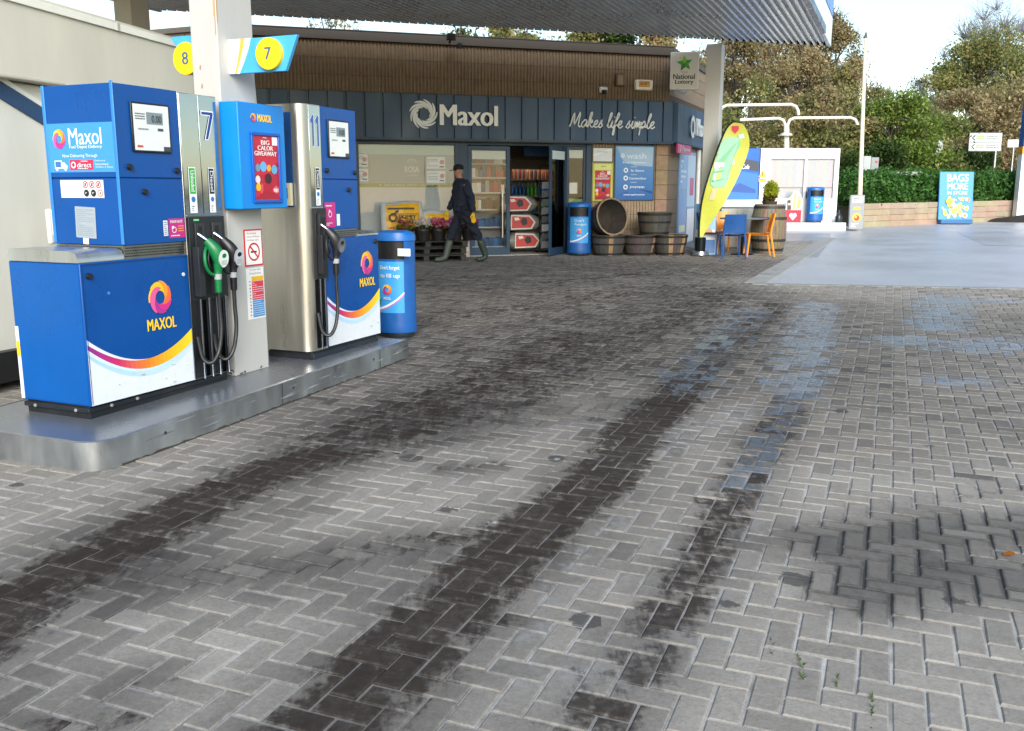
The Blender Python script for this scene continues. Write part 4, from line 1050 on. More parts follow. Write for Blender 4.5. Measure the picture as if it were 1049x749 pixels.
T = litter_bin('litter_bin', 'blue litter bin beside the end of the pump island, pale printed wrap and open mouth', p, 112, 1.03, 0.20, ("Don't forget", "to fill up"), 'blue litter bins on the forecourt', True)
mb = MB(); a = R(222 + 100); mb.box(0.13, -0.19, 0.80, 0.26, -0.175, 0.87, c('#e8ebee')); mb.build('notice_tab', 'print', T)

# ================================================================== MOTORHOME beside the island
MH = 21.5
q = c0 + (-1.62) * Vector((math.cos(R(MH)), -math.sin(R(MH)), 0)); q.z = gz(q.y)
T = Thing('motorhome', 'tall plain off-white motorhome parked behind the fuel dispensers, overcab bulge at left', 'motorhome', q, MH)
MW = c('#cbc8ba'); L0, wid = -3.3, 2.25
xr0, zr0 = T.uv(270, 300); xt, zt = T.uv(262, 64); xe = max(xr0 + 0.18, xt)
xb, zb = T.uv(0, 372); rx1, rz1 = T.uv(52, 1); rx2, rz2 = T.uv(200, 44); rs_ = (rz2 - rz1) / (rx2 - rx1)
def roof_z(x): return rz1 + rs_ * (x - rx1)
roof = rz1
xo, zo = T.uv(0, 75); xo2, zo2 = T.uv(66, 86)
cabx = xo2 + 0.02
mb = MB()
side = [(cabx, zb + 0.03), (cabx, zo2 - 0.01), (cabx - 3.4, zo2 + 0.02), (cabx - 3.6, zo2 + 0.35), (cabx - 3.2, roof_z(cabx - 2.4) - 0.06), (cabx - 2.4, roof_z(cabx - 2.4)), (xt - 0.25, roof_z(xt - .25)), (xt - 0.02, roof_z(xt) - 0.12), (xe, zr0 + 0.2), (xe, zb + 0.12), (xe - 0.06, zb + 0.03)]
mb.prism(front(0.0), side, -wid, 0.0, MW); mb.build('body', 'white', T, bevel=0.02)
mb = MB(); ra, rb_ = cabx - 2.4, xt - .25; mb.prism(front(0.0), [(ra, roof_z(ra) - .085), (rb_, roof_z(rb_) - .085), (rb_, roof_z(rb_) - .03), (ra, roof_z(ra) - .03)], 0.0, 0.02, c('#e2e2d8')); 
xs_, _ = T.uv(117, 21); mb.slab(front(0.0), xs_, roof_z(xs_) - 0.09, xs_ + 0.03, roof_z(xs_) - 0.025, 0.02, 0.026, c('#a8a8a0')); mb.build('roof_trim', 'plastic', T, bevel=0.005)
# cab set in below the bulge, raked windscreen
ins = 0.14
mb = MB(); cab = [(cabx + 0.0, zb + 0.02), (cabx + 0.0, zo2 - 0.02), (cabx - 0.75, zo2 - 0.0), (cabx - 2.1, 1.12), (cabx - 2.9, 0.95), (cabx - 3.0, zb + 0.1)]
mb.prism(front(ins), cab, -wid + 2 * ins, 0.0, c('#d6d6cc')); mb.build('cab', 'white', T, bevel=0.02)
xa, za = T.uv(0, 84, -ins); xb2, zb2 = T.uv(46, 113, -ins); xc, zc = T.uv(0, 100, -ins)
dx, dz = (xb2 - xa), (zb2 - za); nn = (dx * dx + dz * dz) ** .5; ux, uz = dx / nn, dz / nn
a0 = (xa - ux * 1.2, za - uz * 1.2); a1 = (xb2 + ux * 0.25, zb2 + uz * 0.25); px_, pz_ = uz * 0.115, -ux * 0.115
mb = MB(); mb.prism(front(ins), [a0, a1, (a1[0] + px_, a1[1] + pz_), (a0[0] + px_, a0[1] + pz_)], 0.0, 0.018, c('#27476d')); mb.build('cab_window', 'paint', T, bevel=0.003)
mb = MB(); mb.prism(front(ins), [(a0[0] - px_ * .3, a0[1] - pz_ * .3), (a1[0] - px_ * .3, a1[1] - pz_ * .3), a1, a0], 0.0, 0.024, c('#e4e4dc')); mb.build('window_surround', 'plastic', T)
mb = MB(); mb.slab(front(0.0), xe - 0.42, 0.55, xe - 0.16, 0.98, 0.0, 0.006, c('#d8d4c6')); mb.slab(front(0.0), xe - 0.40, 0.57, xe - 0.18, 0.96, 0.006, 0.012, c('#c9c5b8')); mb.build('locker_door', 'white', T, bevel=0.004)
xh, zh = T.uv(50, 232); mb = MB(); mb.slab(front(0.0), xh - 0.03, zh - 0.13, xh + 0.03, zh + 0.13, 0.0, 0.04, c('#e6e4d6')); mb.build('door_handle', 'plastic', T, bevel=0.015)
mb = MB(); mb.slab(front(0.05), cabx - 2.6, zb - 0.16, xe - 0.1, zb + 0.06, -wid + 0.1, 0.0, c('#17181a')); mb.build('chassis', 'rubber', T)
for wx in (cabx - 2.0, xe - 0.75):
    mb = MB(); mb.cyl((wx, 0.06, 0.33), (wx, 0.27, 0.33), 0.33, n=28, col=c('#1a1b1c')); w_ = mb.build('wheel', 'rubber', T, bevel=0.02)
    mb = MB(); mb.cyl((wx, 0.05, 0.33), (wx, 0.07, 0.33), 0.2, n=20, col=c('#9a9c9e')); mb.build('rim', 'steel', w_)
    mb = MB(); mb.cyl((wx, wid - 0.27, 0.33), (wx, wid - 0.06, 0.33), 0.33, n=28, col=c('#1a1b1c')); w_ = mb.build('wheel', 'rubber', T, bevel=0.02)
# ================================================================== SHOP BUILDING
FH = 72.0
T = Thing('shop_building', 'flat-roofed brown ribbed brick shop with a slate blue clad band over glazed doors', 'shop', F0, FH)
SHOP = T
UL, UR = -5.15, 3.47
BR = c('#83725e'); SLATE = c('#304a66'); FRAME = c('#2a3f54')
def ribs(mb, u0, u1, z0, z1, y, pitch, dep, col, course=0.0, back=0.12, rib=0.55):
    """ribbed masonry: a comb outline in plan, extruded up in courses with shallow bed joints"""
    out = []; u = u0
    while u < u1 - 1e-6:
        a = min(u + pitch * (1 - rib) * .5, u1); b = min(u + pitch * (.5 + rib * .5), u1); e = min(u + pitch, u1)
        out += [(u, y + dep), (a, y + dep), (a + .004, y), (b - .004, y), (b, y + dep)]
        u = e
    out += [(u1, y + dep), (u1, y + back), (u0, y + back)]
    zs = [z0, z1] if not course else [z0 + k * course for k in range(int((z1 - z0) / course) + 1)] + [z1]
    for k in range(len(zs) - 1):
        if zs[k + 1] - zs[k] < .02: continue
        kk = random.uniform(.92, 1.06); mb.prism(Pl((0, 0, 0), (1, 0, 0), (0, 1, 0)), out, zs[k], zs[k + 1] - (.008 if course else 0), tuple(q * kk for q in col))
mb = MB(); ribs(mb, UL, UR, 3.035, 3.93, 0.0, 0.066, 0.022, BR, 0.30); mb.box(UL, 0.03, 3.03, UR, .11, 3.93, c('#5d4e40'))
mb.build('parapet', 'brick', T, smooth=0)
mb = MB(); mb.box(UL - .05, -.05, 3.935, UR + .05, .2, 4.10, c('#4e4740')); mb.box(UL - .05, -.06, 4.09, UR + .05, .2, 4.115, c('#3e3a36')); mb.build('coping', 'matte', T, bevel=.008)
mb = MB(); mb.box(UL, .12, 3.6, UR, 9, 3.75, c('#55504a')); mb.build('roof', 'matte', T)
# clad band
mb = MB(); out = []; u = UL; pw = .335
while u < UR - .01:
    e = min(u + pw, UR)
    out += [(u, -.16), (u + .018, -.16), (u + .026, -.195), (e - .026, -.195), (e - .018, -.16)]
    for q in (.33, .66): pass
    u = e
out += [(UR, -.16), (UR, -.0), (UL, -.0)]
mb.prism(Pl((0, 0, 0), (1, 0, 0), (0, 1, 0)), out, 2.235, 3.015, SLATE)
mb.build('fascia', 'clad', T, smooth=0)
mb = MB(); mb.box(UL, -.21, 3.016, UR + .01, 0, 3.034, c('#22303e')); mb.box(UL, -.205, 2.19, UR + .01, .0, 2.233, c('#2a4054')); mb.build('fascia_trim', 'clad', T)
mb = MB(); mb.box(UL, -.19, 2.17, 1.75, .08, 2.19, c('#1a222a')); mb.build('soffit', 'matte', T)
# walls below the band
mb = MB(); mb.box(UL, 0.02, -.15, -2.98, .2, 2.19, BR); mb.box(-2.98, .02, -.15, -.98, .2, .42, c('#3c4046')); mb.build('left_wall', 'brick', T)
mb = MB(); ribs(mb, 1.79, 3.2, -.12, 2.19, 0.0, .066, .02, c('#b09a80'), .30); mb.box(1.79, .03, -.12, 3.2, .1, 2.19, c('#6b5c4a'))
mb.build('front_wall', 'brick', T, smooth=0)
mb = MB(); zz = -.12
while zz < 2.15:
    mb.box(3.204, -.012, zz, UR, .18, min(zz + .292, 2.19), tuple(q * random.uniform(.92, 1.05) for q in c('#a48c72'))); zz += .30
mb.box(3.21, 0, -.12, UR - .005, .17, 2.19, c('#5e5040')); mb.build('corner_pier', 'brick', T, bevel=.006)
# side wall turning back from the corner, heading 22
cornerW = T.M @ Vector((UR, 0, 0)); a22 = R(72 - 22)   # local direction of the side wall
sd = Vector((math.cos(a22), math.sin(a22), 0)); sn = Vector((math.sin(a22), -math.cos(a22), 0))
SP_ = Pl((UR, 0, 0), sd, (0, 0, 1))
mb = MB(); zz = -.12
while zz < 4.0:
    if zz < 2.1 or zz > 2.95:
        u = 0.0 if int(zz * 10) % 2 else -.001; kk = random.uniform(.93, 1.04)
        top = min(zz + .292, 4.0) if zz > 2.95 else min(zz + .292, 2.19)
        mb.slab(SP_, 0.0, zz, 4.4, top, -.2, 0.0, tuple(q * kk for q in c('#8d7a66')))
    zz += .30
mb.slab(SP_, 0.01, -.12, 4.38, 4.0, -.19, -.008, c('#5a4d40')); mb.build('side_wall', 'brick', T, bevel=.006)
mb = MB(); mb.slab(SP_, -.02, 4.0, 4.45, 4.11, -.22, .04, c('#4a443e')); mb.build('side_coping', 'matte', T)
mb = MB(); u = 0.02
while u < 4.4:
    mb.slab(SP_, u, 2.235, u + .075, 3.015, 0.0, .19, c('#3f5f7e')); mb.slab(SP_, u + .075, 2.235, u + .11, 3.015, 0.0, .165, c('#35526e')); u += .11
mb.build('side_fascia', 'clad', T, smooth=0)
mb = MB(); mb.box(UL, .2, -.1, UL + .2, 9, 3.6, BR); mb.box(UL, 8.8, -.1, UR, 9, 3.6, BR); mb.build('back_walls', 'brick', T)
lw = T.Mi @ Vector((-9.5, 18.85, F0.z)); lc_ = Vector((UL, 0, 0)); ld = (Vector((lw.x, lw.y, 0)) - lc_).normalized()
PLw = Pl((lw.x, lw.y, 0), -ld, (0, 0, 1)); LL = (Vector((lw.x, lw.y, 0)) - lc_).length
mb = MB(); mb.slab(PLw, 0, -.3, LL, 4.02, -.2, 0, c('#7a6450'))
for k in range(6): mb.slab(PLw, 0, .3 + k * .6, LL, .31 + k * .6, 0, .006, c('#4d4034'))
for k in range(14): mb.slab(PLw, k * .4, 3.0, k * .4 + .015, 4.0, 0, .007, c('#4d4034'))
mb.build('left_wing', 'brick', T)
mb = MB(); mb.slab(PLw, -.05, 4.02, LL + .05, 4.11, -.22, .04, c('#6e655c')); mb.build('left_coping', 'matte', T)
# threshold, floor, interior
mb = MB(); mb.box(-.98, -.06, -.06, 1.76, .3, .012, c('#b9b6ae')); mb.build('threshold', 'stone', T, bevel=.004)
mb = MB(); mb.box(-4.9, .31, -.08, 3.4, 4.0, 0.0, c('#8b877f')); mb.box(-4.9, 4.0, 0, 3.4, 4.1, 2.6, c('#c0beb6')); mb.box(-4.9, .25, 2.55, 3.4, 4.0, 2.6, c('#d8d8d4')); mb.box(3.3, .3, 0, 3.4, 4.0, 2.55, c('#b0aea6')); mb.build('interior', 'matte', T)
# window with printed film
mb = MB()
for r_ in ((-2.98, .42, -2.90, 2.17), (-1.06, .42, -.98, 2.17), (-2.9, 2.11, -1.06, 2.17), (-2.9, .42, -1.06, .50)): mb.slab(front(.0), r_[0], r_[1], r_[2], r_[3], -.08, .02, FRAME)
win = mb.build('window', 'clad', T, bevel=.004); win['label'] = 'wide shop window with pale printed film'
mb = MB(); mb.slab(front(.03), -2.9, .5, -1.06, 2.11, -.006, 0, (1, 1, 1)); mb.build('pane', 'glass', win)
pl = front(.045); mb = MB()
mb.rect(pl, -2.9, .5, -1.06, 2.11, 0.0, c('#dbe3e2')); mb.rect(pl, -2.9, 1.93, -1.06, 2.11, .002, c('#c9e2da'))  # pale green top band paints in the reflection on the glass
mb.rect(pl, -2.9, 1.41, -1.06, 1.93, .002, c('#a9b6b8')); mb.rect(pl, -2.9, 1.325, -1.06, 1.405, .003, c('#8fa35e'))
mb.text('DELICIOUS FRESH COFFEE', pl, -2.42, 1.343, .95, .045, .0045, WHITE, bold=.02); mb.disk(pl, -2.5, 1.365, .014, .0045, WHITE, n=10); mb.disk(pl, -1.36, 1.365, .014, .0045, WHITE, n=10)
mb.text('ROSA', pl, -2.03, 1.60, .28, .115, .004, c('#e6ecea'), bold=.03); mb.text('COFFEE', pl, -2.0, 1.53, .22, .035, .004, c('#dbe2e0'), bold=.01)
for a in range(8):
    t = R(20 + a * 20); mb.decal(pl, [(-1.89 + .03 * math.cos(t), 1.77 + .02 * math.sin(t)), (-1.89 + .11 * math.cos(t + .08), 1.77 + .09 * math.sin(t + .08)), (-1.89 + .11 * math.cos(t - .06), 1.77 + .09 * math.sin(t - .06))], .004, c('#e2e9e6'))
mb.rect(pl, -1.894, 1.72, -1.886, 1.78, .0045, c('#e2e9e6')); mb.build('window_film', 'print', win, smooth=0)
for u0, u1, z0, z1 in ((-2.96, -2.70, 1.39, 1.94), (-1.64, -1.22, 1.37, 1.90)):
    mb = MB(); mb.rect(front(.02), u0, z0, u1, z1, .0, c('#c9c3a4')); h = (z1 - z0)
    for k in range(2):
        za = z0 + .04 + k * h * .49; mb.rect(front(.02), u0 + .03, za, u1 - .03, za + h * .42, .002, c('#efefea'))
        mb.lines(front(.02), u0 + .05, za + .04, u0 + (u1 - u0) * .6, za + h * .36, 5, .004, c('#b9b4ae'), seed=31 + k); mb.disk(front(.02), u1 - .09, za + h * .24, .045, .004, c('#d9a08e'), n=12); mb.rect(front(.02), u1 - .14, za + .03, u1 - .05, za + .05, .004, c('#5c5c5c'))
    mb.build('window_notice', 'print', win, smooth=0)
mb = MB(); mb.box(-.98, .0, 0, -.80, .14, 2.19, FRAME); mb.box(-.8, .01, 2.125, 1.75, .14, 2.19, FRAME); mb.box(1.66, 0, 0, 1.79, .14, 2.19, FRAME); mb.box(1.2, .02, 0, 1.25, .1, 2.125, FRAME); mb.build('door_frame', 'clad', T, bevel=.004)
def door_leaf(name, M, w, label=None):
    """glazed leaf in its own frame; M places local x (width), y (thickness), z"""
    mb = MB()
    for x0, z0, x1, z1 in ((0, 0.015, .075, 2.11), (w - .075, .015, w, 2.11), (.075, .015, w - .075, .16), (.075, 2.03, w - .075, 2.11)): mb.box(x0, -.02, z0, x1, .02, z1, c('#2b4760'))
    mb.v = [tuple(M @ Vector(p)) for p in mb.v]; d = mb.build(name, 'clad', T, bevel=.003)
    if label: d['label'] = label
    mb = MB(); mb.box(.075, -.004, .16, w - .075, .004, 2.03, (1, 1, 1)); mb.v = [tuple(M @ Vector(p)) for p in mb.v]; mb.build('pane', 'glass', d)
    mb = MB(); mb.cyl((w - .17, -.07, .35), (w - .17, -.07, 1.25), .014, n=10, col=c('#d8d8cf'))
    for z in (.45, 1.15): mb.cyl((w - .17, -.02, z), (w - .17, -.07, z), .01, n=8, col=c('#c8c8c0'))
    mb.v = [tuple(M @ Vector(p)) for p in mb.v]; mb.build('handle', 'steel', d)
    mb = MB(); mb.box(w - .1, -.026, 1.0, w - .02, -.021, 1.3, c('#16283c')); mb.box(.09, .005, 1.86, w - .09, .008, 2.02, c('#dfe9e4')); mb.v = [tuple(M @ Vector(p)) for p in mb.v]; mb.build('door_plate', 'print', d)
door_leaf('door', Matrix.Translation((-.79, .05, 0)), .85, 'closed left door leaf')
door_leaf('door', Matrix.Translation((1.215, -.02, 0)) @ Matrix.Rotation(R(180 + 46), 4, 'Z'), .80, 'right door leaf standing open')
mb = MB()
for x0, z0, x1, z1 in ((1.25, 0, 1.30, 2.12), (1.61, 0, 1.66, 2.12), (1.3, 0, 1.61, .14), (1.3, 2.06, 1.61, 2.12)): mb.box(x0, .03, z0, x1, .08, z1, FRAME)
sl = mb.build('side_light', 'clad', T); mb = MB(); mb.box(1.3, .05, .14, 1.61, .056, 2.06, (1, 1, 1)); mb.build('pane', 'glass', sl)
mb = MB(); mb.rect(front(.07), 1.3, .14, 1.61, .95, 0, c('#c6cdc4')); mb.rect(front(.07), 1.3, .95, 1.61, 1.1, 0.001, c('#8ba45c')); mb.rect(front(.07), 1.33, 1.2, 1.5, 1.42, .001, c('#dfe5e2')); mb.rect(front(.07), 1.3, 1.9, 1.61, 2.06, .001, c('#d5e2da')); mb.build('window_film', 'print', sl, smooth=0)
# blue glazed panels in the side wall
mb = MB(); mb.slab(SP_, 1.05, .02, 2.9, 2.12, 0.0, .02, c('#6f9cc8'))
for k, (u0, z0, u1, z1, cc) in enumerate(((1.1, 1.3, 1.9, 2.05, '#79a9d6'), (1.95, .9, 2.85, 2.05, '#a8c4dd'), (1.1, .1, 1.9, 1.2, '#6c9ad0'), (2.25, 1.15, 2.7, 1.55, '#b8467e'), (1.2, .35, 1.8, .5, '#d7ddb0'), (2.0, .1, 2.85, .85, '#d9e0e6'))): mb.rect(SP_, u0, z0, u1, z1, .022 + .001 * k, c(cc))
mb.lines(SP_, 1.2, 1.4, 1.8, 1.95, 5, .03, c('#dfeaf4'), seed=44); mb.build('poster_glazing', 'print', T, smooth=0)
mb = MB(); mb.cyl(SP_.p(3.05, -.1, .05), SP_.p(3.05, 2.2, .05), .05, n=12, col=c('#e5e4de')); mb.build('downpipe', 'plastic', T)

# ---------------- signs on the shop
pl = front(-.196)
T = Thing('shop_sign', 'large white shop name with a round swirl emblem on the slate blue band', 'sign', F0, FH)
mb = MB()
u0, zt_ = SHOP.uv(419, 102, .2); u1, zb_ = SHOP.uv(448, 132, .2); cu, cz, r = (u0 + u1) / 2, (zt_ + zb_) / 2, .27
for k in range(9):
    a0 = R(90 - 40 * k); o_, i_ = [], []
    for j in range(13):
        t = j / 12; a = a0 - R(115) * t; ro = r * (1 - .55 * t ** 1.25); w_ = r * .20 * math.sin(math.pi * (.04 + .94 * t)) ** .7
        o_.append((cu + ro * math.cos(a), cz + ro * math.sin(a))); i_.append((cu + (ro - w_) * math.cos(a), cz + (ro - w_) * math.sin(a)))
    for j in range(12): mb.prism(pl, [o_[j], o_[j + 1], i_[j + 1], i_[j]], .001, .03 + .0008 * k, c('#eef3f4'))
mb.build('emblem', 'plastic', T, smooth=0)
a, zz0 = SHOP.uv(450, 128, .2); b, zz1 = SHOP.uv(509.5, 107, .2)
mb = MB(); mb.text('Maxol', pl, a, 2.465, b - a, .375, .045, c('#ffffff'), bold=.05, depth=.044); mb.build('lettering', 'plastic', T, smooth=0)
# hand-drawn script
GL = {'M': ([[(0, 0), (.12, .5), (.38, 1.9), (.62, .35), (1.2, 2.0), (1.22, .5), (1.38, .05), (1.6, .15)]], 1.62),
 'a': ([[(.8, .85), (.5, 1.0), (.12, .6), (.15, .1), (.5, .1), (.8, .9), (.78, .2), (1.05, .1)]], 1.0),
 'k': ([[(0, .2), (.35, 1.5), (.3, 2.05), (.12, 1.6), (.08, 0)], [(.1, .45), (.5, 1.0), (.6, .75), (.25, .5), (.6, .02), (.9, .15)]], .85),
 'e': ([[(0, .25), (.45, .55), (.5, .95), (.2, .85), (.1, .3), (.4, 0), (.8, .25)]], .72),
 's': ([[(0, .1), (.42, 1.05), (.38, .7), (.58, .3), (.32, 0), (.05, .15)]], .75),
 'l': ([[(0, .2), (.42, 1.6), (.36, 2.05), (.18, 1.6), (.15, .3), (.35, 0), (.6, .25)]], .55),
 'i': ([[(0, .25), (.2, .95), (.14, .25), (.32, .0), (.52, .25)], [(.36, 1.42), (.38, 1.5)]], .48),
 'f': ([[(0, .2), (.5, 1.6), (.42, 2.05), (.22, 1.5), (.02, -.8), (.22, -.75), (.2, .25), (.6, .4)]], .58),
 'm': ([[(0, .1), (.12, .95), (.08, .0), (.4, .95), (.42, .05), (.75, .95), (.76, .15), (1.05, .2)]], 1.02),
 'p': ([[(0, .9), (-.02, -.95)], [(.0, .3), (.4, 1.0), (.65, .5), (.3, .05), (.1, .2), (.9, .2)]], .85), ' ': ([], .55)}
T = Thing('slogan_sign', 'white handwritten-style slogan lettering on the right of the slate blue band', 'sign', F0, FH)
s_ = 'Makes life simple'; tot = sum(GL[q][1] for q in s_)
ua, za_ = SHOP.uv(583, 134, .2); ub, zb_ = SHOP.uv(672, 134, .2); sc = (ub - ua) / (tot + .4); mb = MB(); u = ua; hgt = .165
for ch in s_:
    for st in GL[ch][0]:
        P = curve_pts([(x, y, 0) for x, y in st], 5)
        W_ = [pl.p(u + p.x * sc + p.y * .028, 2.485 + p.y * hgt * .86 * (1.0), .014) for p in P]
        mb.tube(W_, .0165, 6, c('#f1f2ef'), flat=1.25)
    u += GL[ch][1] * sc
mb.build('lettering', 'plastic', T, smooth=60)
T = Thing('side_shop_sign', 'white shop name letters on the blue side band, seen edge-on round the corner', 'sign', cornerW, 22)
mb = MB(); q = front(-.2)
swirl(mb, q, 1.35, 2.62, .25, .03, [c('#eef3f4')], n=9, thick=.2, inner=.35, sweep=115); mb.text('Maxol', q, 1.75, 2.46, 1.2, .37, .045, c('#f1f4f4'), bold=.045, depth=.044); mb.build('lettering', 'plastic', T, smooth=0)
T = Thing('payment_sign', 'small magenta payment sign below the corner of the blue band', 'sign', cornerW, 22)
mb = MB(); q = front(-.2); mb.slab(q, .0, 2.02, 1.35, 2.215, -.03, .01, c('#c21f76')); mb.build('panel', 'plastic', T, bevel=.004)
mb = MB(); mb.ring(q, .27, 2.135, .035, .055, .012, WHITE, n=16); mb.rect(q, .215, 2.05, .245, 2.15, .0125, WHITE); mb.text('Payzone', q, .45, 2.06, .75, .11, .012, WHITE, bold=.04); mb.build('lettering', 'print', T, smooth=0)
# lottery box sign, facing the road
p0 = atY(686, 92, 19.2)
T = Thing('lottery_sign', 'white projecting box sign with a green star high on the shop corner', 'sign', p0, 98)
mb = MB(); w_, h_ = .56, .72; mb.box(0, 0, 0, w_, .14, h_, c('#e9e9e4')); mb.box(w_ * .1, .05, -.05, w_ * .16, .09, 0, c('#7b7b78')); mb.cyl((-.02, .07, h_ * .5), (0, .07, h_ * .5), .025, n=10, col=c('#8a8a86')); mb.build('case', 'plastic', T, bevel=.01)
mb = MB(); q = front(0.0); mb.rect(q, .02, .02, w_ - .02, h_ - .02, .002, c('#d3d3cc')); cx, cy = .28, .50
star = [(cx + (.165 if k % 2 == 0 else .075) * math.cos(R(98 + 36 * k)), cy + (.165 if k % 2 == 0 else .075) * math.sin(R(98 + 36 * k))) for k in range(10)]
mb.decal(q, star, .003, c('#2f9a35')); mb.decal(q, [star[0], star[1], (cx, cy), star[9]], .004, c('#7cc241')); mb.decal(q, [star[4], star[5], (cx, cy), star[3]], .0042, c('#1b6f2c')); mb.disk(q, cx - .09, cy + .11, .022, .005, c('#e3d23a'), n=10)
mb.text('THE', q, .22, .315, .12, .03, .003, c('#8a8a86'), bold=.02); mb.text('National', q, .06, .20, .43, .1, .003, c('#3c4440'), bold=.05); mb.text('Lottery', q, .10, .085, .36, .105, .003, c('#3c4440'), bold=.05); mb.build('face', 'print', T, smooth=0)
# wall boxes
T = Thing('alarm_box', 'cream alarm box with an orange label high on the brown brick parapet', 'alarm box', F0, FH)
mb = MB(); mb.box(2.66, -.09, 3.24, 3.05, -.001, 3.45, c('#ece6d2')); mb.build('case', 'plastic', T, bevel=.03); mb = MB(); mb.rect(front(-.09), 2.73, 3.30, 2.98, 3.42, .002, c('#d99a3a')); mb.text('ALERT', front(-.09), 2.755, 3.345, .2, .055, .003, c('#5e3a1a'), bold=.04); mb.lines(front(-.09), 2.75, 3.305, 2.96, 3.33, 1, .003, c('#8a5a2a')); mb.build('label', 'print', T, smooth=0)
T = Thing('wall_lamp', 'small brown bulkhead lamp on the brick parapet left of the cream alarm box', 'lamp', F0, FH)
mb = MB(); mb.box(2.24, -.08, 3.30, 2.43, -.001, 3.55, c('#5b4636')); mb.build('case', 'plastic', T, bevel=.02); mb = MB(); mb.rect(front(-.08), 2.28, 3.34, 2.39, 3.51, .002, c('#8c6e56')); mb.build('lens', 'plastic', T)
T = Thing('security_camera', 'white dome security camera on the brick parapet above the slogan', 'camera', F0, FH)
mb = MB(); mb.box(1.9, -.07, 3.17, 2.07, -.001, 3.28, c('#e2e2de')); mb.build('bracket', 'plastic', T, bevel=.02); mb = MB(); mb.lathe([(0, -.055), (.035, -.045), (.055, 0), (.055, .02)], 14, c('#202226'), o=(1.985, -.09, 3.2)); mb.build('lens', 'plastic', T)
T = Thing('security_camera', 'white bullet security camera on the shop corner below the lottery sign', 'camera', cornerW, 22)
mb = MB(); mb.cyl((.0, -.02, 3.28), (.0, -.12, 3.30), .02, n=10, col=c('#d6d6d2')); mb.build('bracket', 'plastic', T)
mb = MB(); mb.cyl((-.04, -.14, 3.30), (.22, -.24, 3.26), .05, n=14, col=c('#e0e0dc')); mb.cyl((.22, -.24, 3.26), (.25, -.25, 3.255), .04, n=14, col=c('#151619')); mb.build('camera_body', 'plastic', T)
p0 = atY(461, 41, 17.9)
T = Thing('floodlight', 'small black floodlight and sensor on the parapet coping above the shop name', 'lamp', p0, FH)
mb = MB(); mb.box(-.08, -.12, -.02, .08, -.04, .1, c('#141414')); mb.cyl((0, -.05, .0), (0, .05, -.05), .02, n=8, col=c('#141414')); mb.build('case', 'plastic', T, bevel=.01); mb = MB(); mb.lathe([(0, -.1), (.05, -.09), (.06, -.03), (.03, 0)], 12, c('#1b1b1b'), o=(.16, -.08, -.06)); mb.build('sensor', 'plastic', T)

# framed posters on the ribbed wall right of the doors
def poster(name, label, x0, z0, x1, z1, fn, fcol):
    T = Thing(name, label, 'poster', F0, FH); pl = front(0.0)
    mb = MB(); t = .025
    mb.slab(pl, x0 - t, z0 - t, x1 + t, z1 + t, 0.0, .02, fcol); mb.build('backing_frame', 'plastic', T, bevel=.005)
    mb = MB(); fn(mb, Pl((0, 0, 0), (1, 0, 0), (0, 0, 1)), x0, z0, x1, z1, .022); mb.build('sheet', 'print', T, smooth=0); return T
def blank(mb, pl, x0, z0, x1, z1, d):
    mb.rect(pl, x0, z0, x1, z1, d, c('#dde0df')); mb.lines(pl, x0 + .08, z1 - .10, x1 - .1, z1 - .05, 1, d + .002, c('#c3c7c8'), seed=3); mb.decal(pl, [(x0, z0 + .1), (x1, z0 + .22), (x1, z0 + .26), (x0, z0 + .14)], d + .001, c('#eceeed'))
def wash(mb, pl, x0, z0, x1, z1, d):
    w, h = x1 - x0, z1 - z0; rows = 22
    for k in range(rows):
        f = k / rows; cc = tuple(c('#2e68ad')[q] * (1 - f) + c('#6fa4d8')[q] * f for q in range(3)); mb.rect(pl, x0, z0 + h * k / rows, x1, z0 + h * (k + 1) / rows, d, cc)
    mb.decal(pl, [(x0 + w * .02, z1 - h * .02), (x1 - w * .02, z1 - h * .02), (x1 - w * .03, z1 - h * .38), (x0 + w * .5, z1 - h * .36), (x0 + w * .2, z1 - h * .28)], d + .0015, c('#a5bfd6'))
    mb.decal(pl, [(x0 + w * .6, z0 + h * .2), (x1 - w * .02, z0 + h * .1), (x1 - w * .02, z0 + h * .16)], d + .0012, c('#214f8c')); mb.decal(pl, [(x0 + w * .05, z0 + h * .08), (x0 + w * .55, z0 + h * .03), (x0 + w * .3, z0 + h * .16)], d + .0013, c('#2c63a8'))
    mb.text('wash', pl, x0 + w * .28, z1 - h * .235, w * .52, h * .11, d + .003, c('#d8e6f2'), bold=.02); mb.disk(pl, x0 + w * .18, z1 - h * .18, w * .06, d + .003, c('#c8dcec'), n=14)
    for k, (t, ww) in enumerate((('Easy Machines', .62), ('In Store', .34), ('Contactless', .46), ('payapp', .38), ('ewash.app/locations', .56))):
        zz = z1 - h * (.33, .475, .62, .79, .93)[k]; mb.text(t, pl, x0 + w * (.58 - ww / 2 - (.08 if k in (0, 4) else 0)), zz, w * ww, h * .042, d + .003, c('#e9f0f6'), bold=.04)
        if k in (1, 2, 3): mb.ring(pl, x0 + w * .27, zz + h * .025, w * .03, w * .06, d + .003, c('#e9f0f6'), n=12)
        if k < 3: mb.rect(pl, x0 + w * .4, zz - h * .06, x0 + w * .56, zz - h * .052, d + .003, c('#d4e2ee'))
def redp(mb, pl, x0, z0, x1, z1, d):
    mb.rect(pl, x0, z0, x1, z1, d, c('#c9d24a')); h = z1 - z0; w = x1 - x0
    mb.rect(pl, x0 + .03, z1 - h * .17, x1 - .03, z1 - h * .02, d + .001, c('#dfe08a')); mb.lines(pl, x0 + w * .4, z1 - h * .1, x1 - w * .25, z1 - h * .06, 1, d + .002, c('#6a7a3a'))
    giveaway(mb, pl, x0 + w * .1, z0 + .02, x1 - w * .1, z1 - h * .19, d + .002, 5)
